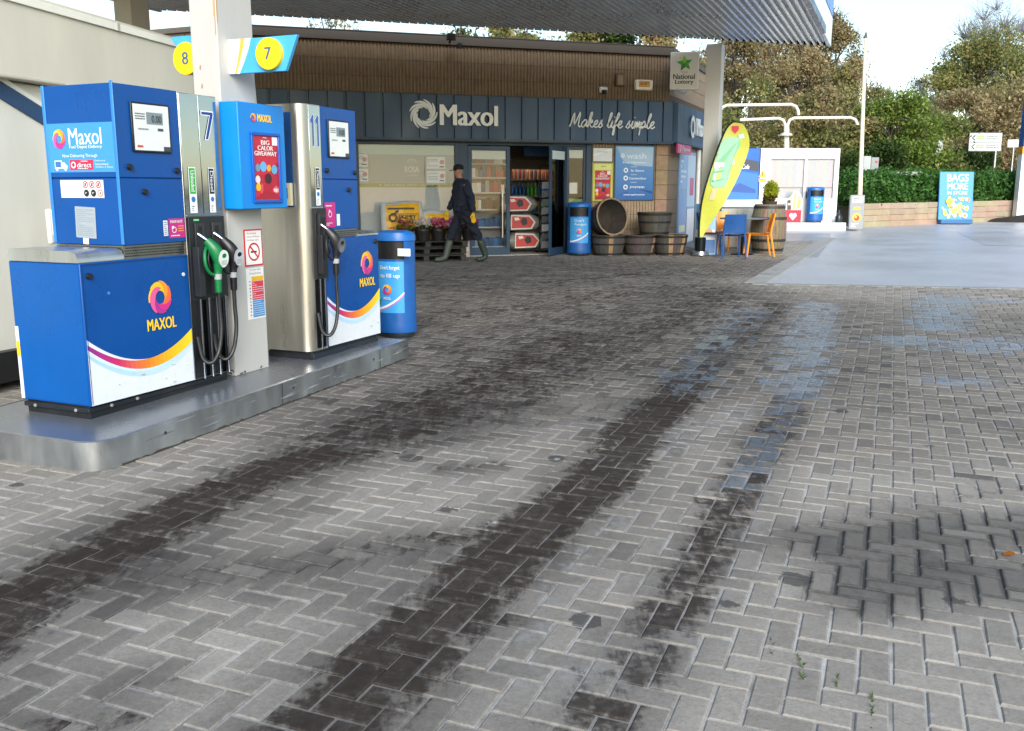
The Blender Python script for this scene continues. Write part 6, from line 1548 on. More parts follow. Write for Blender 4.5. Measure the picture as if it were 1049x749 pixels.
# café table and chairs
def chair(label, px, py, head, col):
    T = thing_at('cafe_chair', label, 'chair', px, py, head, 'plastic chairs round the table')
    mb = MB(); g = 9; v = []
    for i in range(g):
        for j in range(g):
            x = -.21 + .42 * i / (g - 1); y = -.2 + .42 * j / (g - 1); v.append((x, y, .445 - .015 * (1 - (x / .21) ** 2) * (1 - (y / .21) ** 2)))
    f = [(i * g + j, (i + 1) * g + j, (i + 1) * g + j + 1, i * g + j + 1) for i in range(g - 1) for j in range(g - 1)]
    mb.add(v, f, col); mb.add([(a, b, d - .022) for a, b, d in v], [q[::-1] for q in f], col)
    mb.prism(Pl((0, 0, .423), (1, 0, 0), (0, 1, 0)), [(-.213, -.203), (.213, -.203), (.213, .223), (-.213, .223)], -.004, .004, col); mb.build('seat', 'plastic', T, bevel=.004)
    mb = MB(); P = []
    for k in range(7):
        z = .47 + .36 * k / 6; y = .21 + .07 * (k / 6) ** 1.3; P.append((z, y))
    v = []; 
    for z, y in P:
        for j in range(9): x = -.2 + .4 * j / 8; v.append((x * (1 - .06 * (z - .47) / .36), y + .03 * (1 - (x / .2) ** 2), z))
    f = [(i * 9 + j, i * 9 + j + 1, (i + 1) * 9 + j + 1, (i + 1) * 9 + j) for i in range(6) for j in range(8)]
    mb.add(v, f, col); mb.add([(a, b + .015, d) for a, b, d in v], [q[::-1] for q in f], col)
    bd = [j for j in range(9)] + [i * 9 + 8 for i in range(1, 7)] + [54 + j for j in range(7, -1, -1)] + [i * 9 for i in range(5, 0, -1)]
    for a, b in zip(bd, bd[1:] + bd[:1]): mb.add([v[a], v[b], (v[b][0], v[b][1] + .015, v[b][2]), (v[a][0], v[a][1] + .015, v[a][2])], [(3, 2, 1, 0)], col)
    mb.build('backrest', 'plastic', T, smooth=50)
    for sx in (-1, 1):
        mb = MB(); mb.tube([(sx * .225, -.22, 0), (sx * .205, -.185, .44)], [.016, .022], 8, col); mb.build('leg', 'plastic', T)
        mb = MB(); mb.tube([(sx * .225, .30, 0), (sx * .205, .215, .44), (sx * .198, .225, .55), (sx * .19, .285, .83)], [.016, .022, .02, .014], 8, col); mb.build('leg', 'plastic', T)
    return T
BL, OR = c('#1d4f8c'), c('#f0921c')
chair('blue plastic chair with its back to the forecourt at the small table', 748, 264, -92, BL)
chair('orange plastic chair facing left, to the right of the blue chair', 775, 262.5, 180 + 5, OR)
chair('orange plastic chair mostly hidden behind the blue chair', 741, 259, 80, OR)
chair('dark blue plastic chair half hidden behind the feather flag', 729, 260.5, 20, c('#1a4070'))
T = thing_at('cafe_table', 'small grey round café table among the blue and orange chairs', 'table', 760, 260.8, 90)
mb = MB(); mb.lathe([(.02, .70), (.46, .70), (.47, .715), (.46, .73), (0, .73)], 28, c('#6a7078')); mb.build('tabletop', 'plastic', T)
mb = MB(); mb.cyl((0, 0, .03), (0, 0, .70), .03, n=12, col=c('#17191c')); mb.lathe([(.22, 0), (.22, .02), (.05, .05), (0, .05)], 20, c('#17191c')); mb.build('pedestal', 'iron', T)
T = thing_at('ice_chest', 'white-lidded grey metal chest behind the café table', 'chest', 757, 254, 96)
mb = MB(); mb.box(-.42, 0, 0, .42, .5, .86, c('#8d8f90')); mb.build('chest_body', 'steel', T, bevel=.01); mb = MB(); mb.box(-.46, -.04, .87, .46, .54, 1.04, c('#e6e9ea')); mb.build('lid', 'plastic', T, bevel=.02)

# whole barrel with clipped conifer
T = thing_at('oak_barrel', 'tall grey oak barrel holding up a clipped conifer beside the chairs', 'barrel', 786, 259, 90)
mb = MB(); rg = random.Random(2); n = 26; prof = [(.29, 0), (.34, .25), (.36, .5), (.34, .75), (.29, .98)]; v = []; fs = []; cs = []
for r, z in prof:
    for k in range(n):
        for e in (.03, .97): g = 6.2832 * (k + e) / n; v.append((r * math.cos(g), r * math.sin(g), z))
m = 2 * n
for k in range(n):
    col = tuple(q * rg.uniform(.7, 1.3) for q in c('#7a6c58'))
    for i in range(4):
        fs.append((i * m + 2 * k, i * m + 2 * k + 1, (i + 1) * m + 2 * k + 1, (i + 1) * m + 2 * k)); cs.append(col); k2 = (2 * k + 2) % m
        fs.append((i * m + 2 * k + 1, i * m + k2, (i + 1) * m + k2, (i + 1) * m + 2 * k + 1)); cs.append(c('#1a1612'))
mb.add(v, fs, cs); mb.lathe([(0, .95), (.28, .95)], n, c('#5a5044')); mb.build('staves', 'wood', T, smooth=30)
mb = MB()
for z in (.05, .24, .68, .90):
    r = .29 + .07 * (1 - ((z - .49) / .49) ** 2); r2 = .29 + .07 * (1 - ((z + .05 - .49) / .49) ** 2); mb.lathe([(r, z), (r + .008, z), (r2 + .008, z + .05), (r2, z + .05)], 30, c('#3a3936'), caps=False)
mb.build('hoops', 'iron', T, smooth=50)
bar = T.root.location
T = Thing('conifer_pot_plant', 'clipped two-tone conifer in a pot on top of the oak barrel', 'potted plant', (bar.x, bar.y, bar.z + .952), 90)
mb = MB(); mb.lathe([(.13, 0), (.16, .09), (.15, .09), (0, .07)], 18, c('#4a4036')); mb.build('pot', 'plastic', T)
rg = np.random.default_rng(4)
def leafcloud(mb, centers, radii, n, size, cols, rg, squash=1.0, up=0.0):
    """many small leaf faces filling ellipsoid clumps"""
    C_ = np.array(centers); Rr = np.array(radii); k = rg.integers(0, len(C_), n)
    d = rg.normal(size=(n, 3)); d /= np.linalg.norm(d, axis=1)[:, None]; rr = rg.random(n) ** (1 / 2.2)
    P = C_[k] + d * rr[:, None] * (Rr[k] if Rr.ndim == 2 else Rr[k][:, None])
    a = rg.normal(size=(n, 3)); a[:, 2] += up; a /= np.linalg.norm(a, axis=1)[:, None]; b = np.cross(a, rg.normal(size=(n, 3))); b /= np.linalg.norm(b, axis=1)[:, None]
    s = size * rg.uniform(.55, 1.45, n)[:, None]
    v = np.stack([P - a * s, P + b * s * .55, P + a * s, P - b * s * .55], 1).reshape(-1, 3)
    pal = np.array(cols); ci = (k * 7 + rg.integers(0, 3, n)) % len(pal); cc = pal[ci] * rg.uniform(.72, 1.22, n)[:, None]
    o = len(mb.v); mb.v += [tuple(x) for x in v]; mb.f += [(o + 4 * i, o + 4 * i + 1, o + 4 * i + 2, o + 4 * i + 3) for i in range(n)]; mb.c += [tuple(x) for x in cc]
mb = MB(); leafcloud(mb, [(0, 0, .36), (.0, .0, .25), (.05, 0, .3)], [(.15, .15, .15), (.15, .15, .12), (.13, .13, .12)], 1500, .025, [c('#b9bf2e'), c('#a9b02c'), c('#8a9a2c'), c('#c2c63a')], rg)
leafcloud(mb, [(0, 0, .18), (-.03, 0, .13)], [(.15, .15, .1), (.14, .14, .08)], 900, .025, [c('#6a6034'), c('#57552c'), c('#77663c')], rg); mb.build('foliage', 'leaf', T, smooth=0)
mb = MB(); mb.cyl((0, 0, .05), (0, 0, .3), .02, .012, 8, c('#4a3a2a')); mb.build('stem', 'bark', T)

# ================================================================== THE WALKING MAN
def skin_mesh(name, mat, parent, verts, edges, radii, col, sub=2, post=None):
    me = bpy.data.meshes.new('tmp'); me.from_pydata(verts, edges, []); ob = bpy.data.objects.new('tmp', me); COL.objects.link(ob)
    md = ob.modifiers.new('skin', 'SKIN'); md.use_smooth_shade = True
    sv = me.skin_vertices[0].data if me.skin_vertices else None
    if sv is None:
        bpy.context.view_layer.objects.active = ob
        bm = bmesh.new(); bm.from_mesh(me); ly = bm.verts.layers.skin.verify()
        bm.verts.ensure_lookup_table()
        for i, r in enumerate(radii): bm.verts[i][ly].radius = r if isinstance(r, (tuple, list)) else (r, r); bm.verts[i][ly].use_root = (i == 0)
        bm.to_mesh(me); bm.free()
    else:
        for i, r in enumerate(radii): sv[i].radius = r if isinstance(r, (tuple, list)) else (r, r); sv[i].use_root = (i == 0)
    s2 = ob.modifiers.new('sub', 'SUBSURF'); s2.levels = sub; s2.render_levels = sub
    dg = bpy.context.evaluated_depsgraph_get(); dg.update(); ev = bpy.data.meshes.new_from_object(ob.evaluated_get(dg))
    mb = MB(); mb.add([v.co[:] for v in ev.vertices], [tuple(p_.vertices) for p_ in ev.polygons], col)
    bpy.data.objects.remove(ob); bpy.data.meshes.remove(me); bpy.data.meshes.remove(ev)
    if post: post(mb)
    return mb.build(name, mat, parent, smooth=180)
# local frame: man walks towards -x (left in the photo); y towards the shop; metres
p = gnd(473, 268.5); T = Thing('person', 'man in black cap, navy clothes, yellow gloves and green wellingtons walking left', 'person', p, 66)
J = dict(pelvis=(.03, 0, .90), waist=(.03, 0, 1.02), chest=(.02, 0, 1.24), neck0=(.0, 0, 1.44), neck1=(-.035, 0, 1.52), head=(-.055, 0, 1.62), crown=(-.045, 0, 1.70),
         shL=(.02, -.19, 1.40), elL=(.11, -.235, 1.14), wrL=(.135, -.25, .90), shR=(.0, .19, 1.40), elR=(-.03, .24, 1.15), wrR=(-.16, .25, .93),
         hpL=(.05, -.09, .88), knL=(.27, -.10, .50), anL=(.43, -.10, .13), toL=(.40, -.10, .075), hpR=(.02, .09, .88), knR=(-.16, .09, .52), anR=(-.28, .09, .10), toR=(-.32, .09, .06))
SK = c('#b98268')
names = ['pelvis', 'waist', 'chest', 'neck0', 'neck1', 'head', 'crown', 'shL', 'elL', 'wrL', 'shR', 'elR', 'wrR', 'hpL', 'knL', 'anL', 'hpR', 'knR', 'anR', 'toL', 'toR']
ix = {n_: i for i, n_ in enumerate(names)}
E_ = [('pelvis', 'waist'), ('waist', 'chest'), ('chest', 'neck0'), ('neck0', 'neck1'), ('neck1', 'head'), ('head', 'crown'), ('chest', 'shL'), ('shL', 'elL'), ('elL', 'wrL'), ('chest', 'shR'), ('shR', 'elR'), ('elR', 'wrR'), ('pelvis', 'hpL'), ('hpL', 'knL'), ('knL', 'anL'), ('pelvis', 'hpR'), ('hpR', 'knR'), ('knR', 'anR'), ('anL', 'toL'), ('anR', 'toR')]
rad = dict(pelvis=(.09, .11), waist=(.09, .11), chest=(.09, .12), neck0=.055, neck1=.05, head=(.088, .074), crown=(.07, .06), shL=.05, elL=.043, wrL=.03, shR=.05, elR=.043, wrR=.03, hpL=.085, knL=.055, anL=.03, hpR=.085, knR=.055, anR=.03, toL=.02, toR=.02)
def face(mb):
    for i, (x, y, z) in enumerate(mb.v):
        if z > 1.545 and x < -.09:   # brow, nose, chin
            g = math.exp(-((z - 1.605) / .022) ** 2 - (y / .016) ** 2) * .024 + math.exp(-((z - 1.555) / .02) ** 2 - (y / .03) ** 2) * .012 - math.exp(-((z - 1.628) / .012) ** 2 - ((abs(y) - .032) / .014) ** 2) * .008
            mb.v[i] = (x - g, y, z)
body = skin_mesh('body', 'skin', T, [J[n_] for n_ in names], [(ix[a], ix[b]) for a, b in E_], [rad[n_] for n_ in names], SK, 3, face)
mb = MB()
for s_ in (-1, 1): mb.lathe([(0, -.008), (.007, 0), (0, .008)], 8, c('#2a2420'), o=(-.138, s_ * .03, 1.628)); mb.lathe([(0, -.035), (.018, -.01), (.022, .015), (0, .035)], 10, SK, o=(-.04, s_ * .083, 1.61), sy=.45)
mb.decal(Pl((-.142, .024, 1.572), (0, -1, 0), (0, 0, 1)), [(0, 0), (.024, -.004), (.048, 0), (.024, .004)], .003, c('#8a4a40')); mb.build('face_features', 'skin', body)
mb = MB(); mb.lathe([(.088, 1.585), (.092, 1.62), (.09, 1.66)], 18, c('#8a8078'), o=(-.047, 0, 0), sy=.86); 
mb.v = [(x if x > -.06 else -.06, y, z) for x, y, z in mb.v]; mb.build('hair', 'cloth', body)
NAVY, NAV2 = c('#1a2233'), c('#161c2b')
jn = ['pelvis', 'waist', 'chest', 'neck0', 'shL', 'elL', 'wrL', 'shR', 'elR', 'wrR']; jx = {n_: i for i, n_ in enumerate(jn)}
jr = dict(pelvis=(.135, .175), waist=(.135, .17), chest=(.155, .20), neck0=(.085, .10), shL=.096, elL=.072, wrL=.055, shR=.096, elR=.072, wrR=.052)
JJ = dict(J); JJ['pelvis'] = (.035, 0, .86)
def wr(mb):
    for i, (x, y, z) in enumerate(mb.v):
        k = .006 * math.sin(z * 55 + x * 30) + .005 * math.sin(z * 31 - y * 40); mb.v[i] = (x + k, y + k * .7, z)
skin_mesh('jacket', 'cloth', T, [JJ[n_] for n_ in jn], [(jx[a], jx[b]) for a, b in E_ if a in jx and b in jx], [jr[n_] for n_ in jn], NAVY, 3, wr)
tn = ['pelvis', 'hpL', 'knL', 'mL', 'hpR', 'knR', 'mR']; tx_ = {n_: i for i, n_ in enumerate(tn)}
JJ = dict(J); JJ['mL'] = (.33, -.10, .38); JJ['mR'] = (-.20, .09, .38)
tr = dict(pelvis=(.12, .16), hpL=.108, knL=.085, mL=.08, hpR=.108, knR=.085, mR=.08)
skin_mesh('trousers', 'cloth', T, [JJ[n_] for n_ in tn], [(tx_[a], tx_[b]) for a, b in (('pelvis', 'hpL'), ('hpL', 'knL'), ('knL', 'mL'), ('pelvis', 'hpR'), ('hpR', 'knR'), ('knR', 'mR'))], [tr[n_] for n_ in tn], NAV2, 3, wr)
for pts, rr, cc in (([(.315, -.10, .42), (.395, -.10, .22), (.435, -.10, .085), (.36, -.10, .055), (.25, -.10, .05)], [.078, .066, .06, .052, .042], '#2f3a32'), ([(-.185, .09, .42), (-.245, .09, .22), (-.285, .09, .08), (-.37, .09, .055), (-.49, .09, .05)], [.078, .066, .06, .052, .042], '#4a5248')):
    skin_mesh('wellington_boot', 'rubber', T, pts, [(0, 1), (1, 2), (2, 3), (3, 4)], rr, c(cc), 2)
for w_, dv in ((J['wrL'], (.012, -.005, -1)), (J['wrR'], (-.25, .0, -1))):
    w_ = Vector(w_); d = Vector(dv).normalized(); s = Vector((1, 0, 0)) if abs(d.x) < .9 else Vector((0, 1, 0)); s = (s - d * s.dot(d)).normalized(); nn = d.cross(s)
    V = [w_, w_ + d * .05, w_ + d * .10]; E2 = [(0, 1), (1, 2)]; rr = [.036, (.045, .028), (.042, .026)]
    for k, (o, L_) in enumerate(((-.033, .075), (-.011, .088), (.011, .084), (.033, .068))):
        i = len(V); V += [w_ + d * .105 + s * o, w_ + d * (.105 + L_ * .55) + s * o + nn * .008, w_ + d * (.105 + L_) + s * o * .9 + nn * .024]; E2 += [(2, i), (i, i + 1), (i + 1, i + 2)]; rr += [.012, .011, .009]
    i = len(V); V += [w_ + d * .06 - s * .05 + nn * .01, w_ + d * .105 - s * .06 + nn * .02]; E2 += [(1, i), (i, i + 1)]; rr += [.014, .011]
    skin_mesh('glove', 'cloth', T, [tuple(q) for q in V], E2, rr, c('#e8b91c'), 2)
mb = MB(); mb.lathe([(.094, 1.655), (.098, 1.68), (.09, 1.72), (.06, 1.745), (0, 1.752)], 20, c('#101216'), o=(-.045, 0, 0), sy=.86)
out = [(-.10, -.075), (-.15, -.07), (-.205, -.045), (-.22, 0), (-.205, .045), (-.15, .07), (-.10, .075)]
mb.prism(Pl((0, 0, 1.662), (1, 0, .12), (0, 1, 0)), out, -.004, .008, c('#101216')); mb.build('cap', 'cloth', T)
mb = MB(); mb.lathe([(.072, 1.44), (.078, 1.49), (.066, 1.505)], 18, NAVY, o=(-.015, 0, 0), caps=False); mb.build('collar', 'cloth', T)
# ================================================================== KIOSK AND FAR EDGE OF THE FORECOURT
YK = 27.9
def kz(px, py): q = atY(px, py, YK); return q.x, q.z
k0 = atY(776, 232, YK); base = gz(YK)
T = Thing('wash_kiosk', 'white flat-roofed kiosk with two grey curtained windows', 'kiosk', (k0.x, YK, base), 90)
kx = k0.x
def kk(px, py, off=0): q = atY(px, py, YK - off); return q.x - kx, q.z - base
w1, zt = kk(861, 152); KW = w1; KT = zt
wl, wt = kk(788, 161); wr_, wb = kk(860, 205)
wl, wr_ = kk(788, 161)[0], kk(857, 161)[0]
mb = MB(); KB = .2
for x0, z0, x1, z1 in ((0, KB, wl, KT), (wr_, KB, KW, KT), (wl, wt, wr_, KT), (wl, KB, wr_, wb)): mb.box(x0, 0, z0, x1, .06, z1, c('#eff0ee'))
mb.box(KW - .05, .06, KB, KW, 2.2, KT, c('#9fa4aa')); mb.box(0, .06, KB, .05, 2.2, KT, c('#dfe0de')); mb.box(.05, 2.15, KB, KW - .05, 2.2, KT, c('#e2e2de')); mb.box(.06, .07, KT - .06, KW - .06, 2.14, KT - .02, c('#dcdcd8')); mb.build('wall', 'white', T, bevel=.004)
mb = MB(); md = kk(826, 161)[0]
for x0, z0, x1, z1 in ((wl, wb, wr_, wb + .05), (wl, wt - .05, wr_, wt), (wl, wb + .05, wl + .05, wt - .05), (wr_ - .05, wb + .05, wr_, wt - .05), (md - .04, wb + .05, md + .04, wt - .05)): mb.box(x0, -.02, z0, x1, .05, z1, c('#e9e9e6'))
f = mb.build('window', 'plastic', T, bevel=.004)
mb = MB(); mb.box(wl + .05, .03, wb + .05, wr_ - .05, .035, wt - .05, (1, 1, 1)); mb.build('pane', 'glass', f)
mb = MB(); u = wl + .02; rg = random.Random(5)
while u < wr_ - .06:
    e = u + rg.uniform(.10, .13); mb.box(u, .052, wb + .01, min(e, wr_ - .03), .058, wt - .01, tuple(q * rg.uniform(.93, 1.05) for q in c('#b9c0cb'))); u = e
mb.build('curtain', 'print', f, smooth=0)
mb = MB(); z = wb + (wt - wb) * .28; mb.box(wl + .05, .04, z, wr_ - .05, .06, z + .03, c('#8a8680')); mb.build('transom', 'plastic', f)
mb = MB(); q = front(0.0); a, b = kk(781, 178); mb.decal(q, [(a - .11, b - .1), (a + .13, b - .1), (a + .01, b + .12)], .003, c('#f0c02a')); mb.rect(q, a - .1, b - .24, a + .12, b - .14, .003, c('#f0c02a')); mb.lines(q, a - .08, b - .23, a + .1, b - .15, 2, .005, c('#6a5a20')); mb.rect(q, a - .005, b - .06, a + .02, b + .05, .005, c('#2a2618')); mb.build('warning_sticker', 'print', T, smooth=0)
T = Thing('kiosk_plinth', 'long low white concrete plinth under the kiosk', 'plinth', (kx, YK, base), 90)
mb = MB(); mb.box(.3, -.55, -.05, KW + .12, 2.3, .195, c('#d9d8d2')); mb.build('plinth_block', 'stone', T, bevel=.015)
# blue drinks hut left of the kiosk
T = Thing('drinks_hut', 'blue-fronted drinks hut with a dark stripe and a white counter beside the kiosk', 'kiosk', (kx, YK, base), 90)
a, b = kk(740, 152); c2, d2 = kk(776, 205); mb = MB(); mb.box(a, .02, 0, -.02, 2.0, KT - .0, c('#2463b8')); mb.build('front', 'paint', T, bevel=.01)
mb = MB(); q = front(.02); mb.decal(q, [(a + .02, d2), (-.04, d2), (-.04, d2 + .75), (a + .5, d2 + .85), (a + .02, d2 + .5)], .003, c('#2a70cf')); mb.decal(q, [(a + .02, d2 + 1.0), (-.04, d2 + .82), (-.04, d2 + 1.12), (a + .3, d2 + 1.25)], .005, c('#2b3646')); mb.decal(q, [(a + .15, d2 + .25), (a + .55, d2 + .5), (-.1, d2 + .3), (-.1, d2 + .2)], .0055, c('#1b4c96')); mb.text('Coca-Cola', q, a + .32, d2 + .90, .5, .13, .007, WHITE, bold=.03, shear=.3); mb.build('artwork', 'print', T, smooth=0)
mb = MB(); mb.box(a - .1, -.35, d2 - .22, .0, .02, d2 - .02, c('#eceeee')); mb.build('counter', 'plastic', T, bevel=.02); mb = MB(); mb.box(a, -.25, 0, -.1, .02, d2 - .24, c('#b4b4b0')); mb.build('counter_front', 'white', T)
# things on the plinth
def on_plinth(name, label, cat, px, head=90, dy=-.3): 
    q = atY(px, 225, YK + dy); return Thing(name, label, cat, (q.x, q.y, base + .195), head)
T = on_plinth('ice_cream_board', 'ice cream cut-out board on a red heart panel beside the blue bin', 'sign', 812)
mb = MB(); q = front(0.0); mb.slab(q, -.23, 0, .24, .36, -.03, 0, c('#cf1b3c')); mb.prism(q, [(-.22, .36), (.22, .36), (.26, .6), (.2, .82), (.02, .92), (-.1, .74), (-.2, .68)], -.03, 0.0, c('#e8e2d0')); mb.build('board', 'plastic', T, bevel=.004)
mb = MB(); mb.decal(q, [(0.0, .06), (.11, .19), (.09, .26), (.03, .27), (0, .23), (-.03, .27), (-.09, .26), (-.11, .19)], .003, c('#f4d9dc')); mb.decal(q, [(-.18, .36), (-.06, .37), (-.09, .66), (-.19, .64)], .003, c('#4a3428')); mb.decal(q, [(-.16, .5), (-.07, .51), (-.08, .56), (-.16, .55)], .005, c('#e8dcc8')); mb.decal(q, [(-.03, .38), (.07, .38), (.08, .84), (.0, .86)], .003, c('#b8cf7a')); mb.decal(q, [(.09, .40), (.2, .42), (.22, .72), (.12, .78)], .003, c('#e9c65a')); mb.disk(q, .15, .72, .06, .005, c('#e6a0a8')); mb.build('artwork', 'print', T, smooth=0)
q_ = atY(834, 226, YK - .3); litter_bin('litter_bin', 'blue litter bin standing on the white plinth in front of the kiosk window', (q_.x, q_.y, base + .195), 90, 1.03, .245, ("Don't", "forget"), 'blue litter bins on the forecourt')
T = on_plinth('gas_bottle', 'small dark green bottle standing on the plinth near the kiosk corner', 'bottle', 859)
mb = MB(); mb.lathe([(.09, 0), (.1, .03), (.1, .16), (.06, .24), (.035, .27), (.035, .32), (0, .32)], 16, c('#1d2b2c')); mb.build('bottle', 'plastic', T); mb = MB(); mb.lathe([(.02, .32), (.025, .36), (0, .36)], 10, c('#555a58')); mb.build('valve', 'iron', T)
# burger sign at the foot of the leaning pole
T = Thing('menu_board', 'narrow grey menu board with a burger picture at the foot of the flagpole', 'sign', atY(869.5, 233, 27.3), 90); T.root.location.z = gz(27.3)
mb = MB(); q = front(0.0); mb.slab(q, 0, .02, .41, 1.0, -.1, 0, c('#9a9c9e')); mb.build('board', 'plastic', T, bevel=.008)
mb = MB(); mb.rect(q, .02, .04, .39, .98, .002, c('#8f9296')); mb.rect(q, .05, .78, .36, .95, .004, c('#d9dbdc')); mb.lines(q, .08, .8, .33, .93, 2, .006, c('#44484c')); mb.rect(q, .1, .58, .3, .66, .004, c('#e3b13a')); mb.disk(q, .21, .36, .13, .004, c('#e7b24a')); mb.disk(q, .21, .34, .08, .006, c('#b8462a')); mb.disk(q, .18, .37, .03, .008, c('#f2d266')); mb.lines(q, .06, .07, .35, .2, 3, .004, c('#e3e4e4')); mb.build('sheet', 'print', T, smooth=0)
pb, pt = atY(879.5, 236, 28.3), atY(887, 33, 28.3); pb.z = gz(28.3)
T = Thing('flagpole', 'tall slender cream pole leaning slightly at the corner of the kiosk', 'pole', pb, 90)
mb = MB(); d = pt - pb; mb.tube([(0, 0, 0), d * .45, d * .97], [.075, .06, .042], 12, c('#e5d8ba')); mb.build('shaft', 'white', T); mb = MB(); mb.lathe([(.045, 0), (.05, .03), (.02, .16), (0, .18)], 10, c('#5a5650'), o=d * .97); mb.build('finial', 'iron', T)
# electricity box
T = Thing('meter_cabinet', 'grey meter cabinet with a red warning mark above the hedge near the pole', 'cabinet', (atY(884, 178, 31.5).x, 31.5, gz(31.5)), 90)
z0 = atY(884, 176, 31.5).z - gz(31.5); z1 = atY(884, 160, 31.5).z - gz(31.5)
mb = MB(); mb.box(.05, .05, 0, .2, .2, z0, c('#8a8d8e')); mb.box(.45, .05, 0, .6, .2, z0, c('#8a8d8e')); mb.box(.0, -.1, z0 - .12, 1.9, .4, z0, c('#9a9c98')); mb.build('stand', 'stone', T); mb = MB(); mb.box(0, 0, z0 + .002, .24, .3, z1, c('#a4a9a8')); mb.box(.25, 0, z0 + .002, .50, .3, z1 - .04, c('#888e8e')); mb.build('cabinet', 'plastic', T, bevel=.01); mb = MB(); mb.disk(front(0.0), .42, z0 + .32, .045, .003, c('#b0322c')); mb.build('warning_mark', 'print', T, smooth=0)
# stone retaining wall
wa, wb_ = atY(884, 233, 29.5), atY(1100, 224, 35.5); wa.z = gz(29.5); 
hw = math.degrees(math.atan2(wb_.x - wa.x, wb_.y - wa.y)); Lw = math.hypot(wb_.x - wa.x, wb_.y - wa.y)
T = Thing('retaining_wall', 'low buff block retaining wall under the clipped hedge', 'wall', wa, hw)
rg = random.Random(8); mb = MB(); nz_ = 4; hz_ = .75
for k in range(nz_):
    x = -.6 * (k % 2); 
    while x < Lw:
        e = min(x + 1.25, Lw); z = S * math.cos(R(hw)) * x; mb.box(max(x, 0) + .004, 0, z - .05 + k * hz_ / nz_, e - .004, .3, z - .05 + (k + 1) * hz_ / nz_ - .008, tuple(q * rg.uniform(.92, 1.08) for q in c('#a5937b'))); x = e
mb.box(0, .012, -.1, Lw, .28, .69, c('#75654f')); mb.build('blocks', 'stone', T, bevel=.008)
mb = MB(); mb.box(0, -.02, .0, .01, .0, .01, c('#8a7a66'))
WALL = T
def on_wall(x, y, z): 
    q = WALL.M @ Vector((x, y, 0)); return Vector((q.x, q.y, gz(q.y) + z))
rg = np.random.default_rng(12)
T = Thing('clipped_hedge', 'long dark green clipped hedge growing above the buff retaining wall', 'hedge', wa, hw)
mb = MB(); cs_, rs_ = [], []
hb, ht = .62, 1.6
for x in np.arange(.1, Lw, .32):
    z = S * math.cos(R(hw)) * x
    for zz in np.arange(hb, ht + .01, .30):
        for y in (.35, .75, 1.15):
            tp_ = .28 * max(0, (zz - 1.3)); cs_.append((x + rg.normal(0, .08), y + rg.normal(0, .06) + (tp_ if y < .5 else -tp_ if y > 1 else 0), zz + z + rg.normal(0, .07))); rs_.append(rg.uniform(.2, .32))
leafcloud(mb, cs_, rs_, 30000, .06, [c(q, 1.7) for q in ('#3a5a28', '#476c30', '#335226', '#547a38', '#64883e', '#3b5a2e', '#486630')], rg); mb.build('foliage', 'leaf', T, smooth=0)
mb = MB()
for x in np.arange(.2, Lw, .45): mb.cyl((x, .75, .3), (x + .05, .75, 1.6), .03, .015, 6, c('#3a2f24'))
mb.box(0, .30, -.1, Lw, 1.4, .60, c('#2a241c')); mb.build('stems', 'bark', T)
# BAGS MORE sign
p = atY(978, 230, 31.2); p.z = gz(p.y)
T = Thing('snack_sign', 'upright blue pavement sign with white BAGS MORE lettering and snack pictures', 'sign', p, 92)
sw, sh = 1.12, 1.68
mb = MB(); mb.prism(Pl((-sw / 2, 0, 0), (0, 1, 0), (0, 0, 1)), [(0, .1), (.06, .1), (.22, sh), (.16, sh)], 0, sw, c('#3f90dc')); mb.build('panel', 'plastic', T, bevel=.02); mb = MB(); mb.box(-sw / 2 + .04, -.15, -.02, sw / 2 - .04, .35, .12, c('#2c6496')); mb.build('base', 'plastic', T, bevel=.02)
mb = MB(); q = Pl((-sw / 2, -.002, .1), (1, 0, 0), (0, .16, 1.58)); rg2 = random.Random(21)
for k, (t, ww, hh, zz) in enumerate((('BAGS', .70, .24, 1.27), ('MORE', .68, .22, 1.00), ('IN STORE', .66, .11, .84))): mb.text(t, q, .5 * sw + .03 - ww / 2, zz, ww, hh, .004, WHITE, bold=.028)
for k in range(46):
    t = rg2.random(); u = .12 + .85 * rg2.random(); v_ = .12 + .62 * rg2.random()
    if abs((u - .2) * .75 - (v_ - .1) * .8) > .42: continue
    r = rg2.uniform(.03, .10); mb.decal(q, [(u + r * qq * math.cos(a), v_ + r * qq * math.sin(a)) for a, qq in [(i * 6.283 / 9, rg2.uniform(.6, 1.1)) for i in range(9)]], .004 + .0006 * k, c(rg2.choice(('#f2e6c0', '#f0c83a', '#e8d8a0', '#d9e4c0', '#f4f0e4', '#e3a84a', '#d77a6a', '#f6dc6a', '#e9e2d0'))))
mb.disk(q, .33, .62, .11, .04, c('#f3b52a')); mb.disk(q, .5, .3, .09, .041, c('#f2d24a')); mb.disk(q, .85, .15, .09, .04, c('#e8c9b8')); mb.disk(q, .85, .15, .05, .042, c('#d87a4a')); mb.build('artwork', 'print', T, smooth=0)
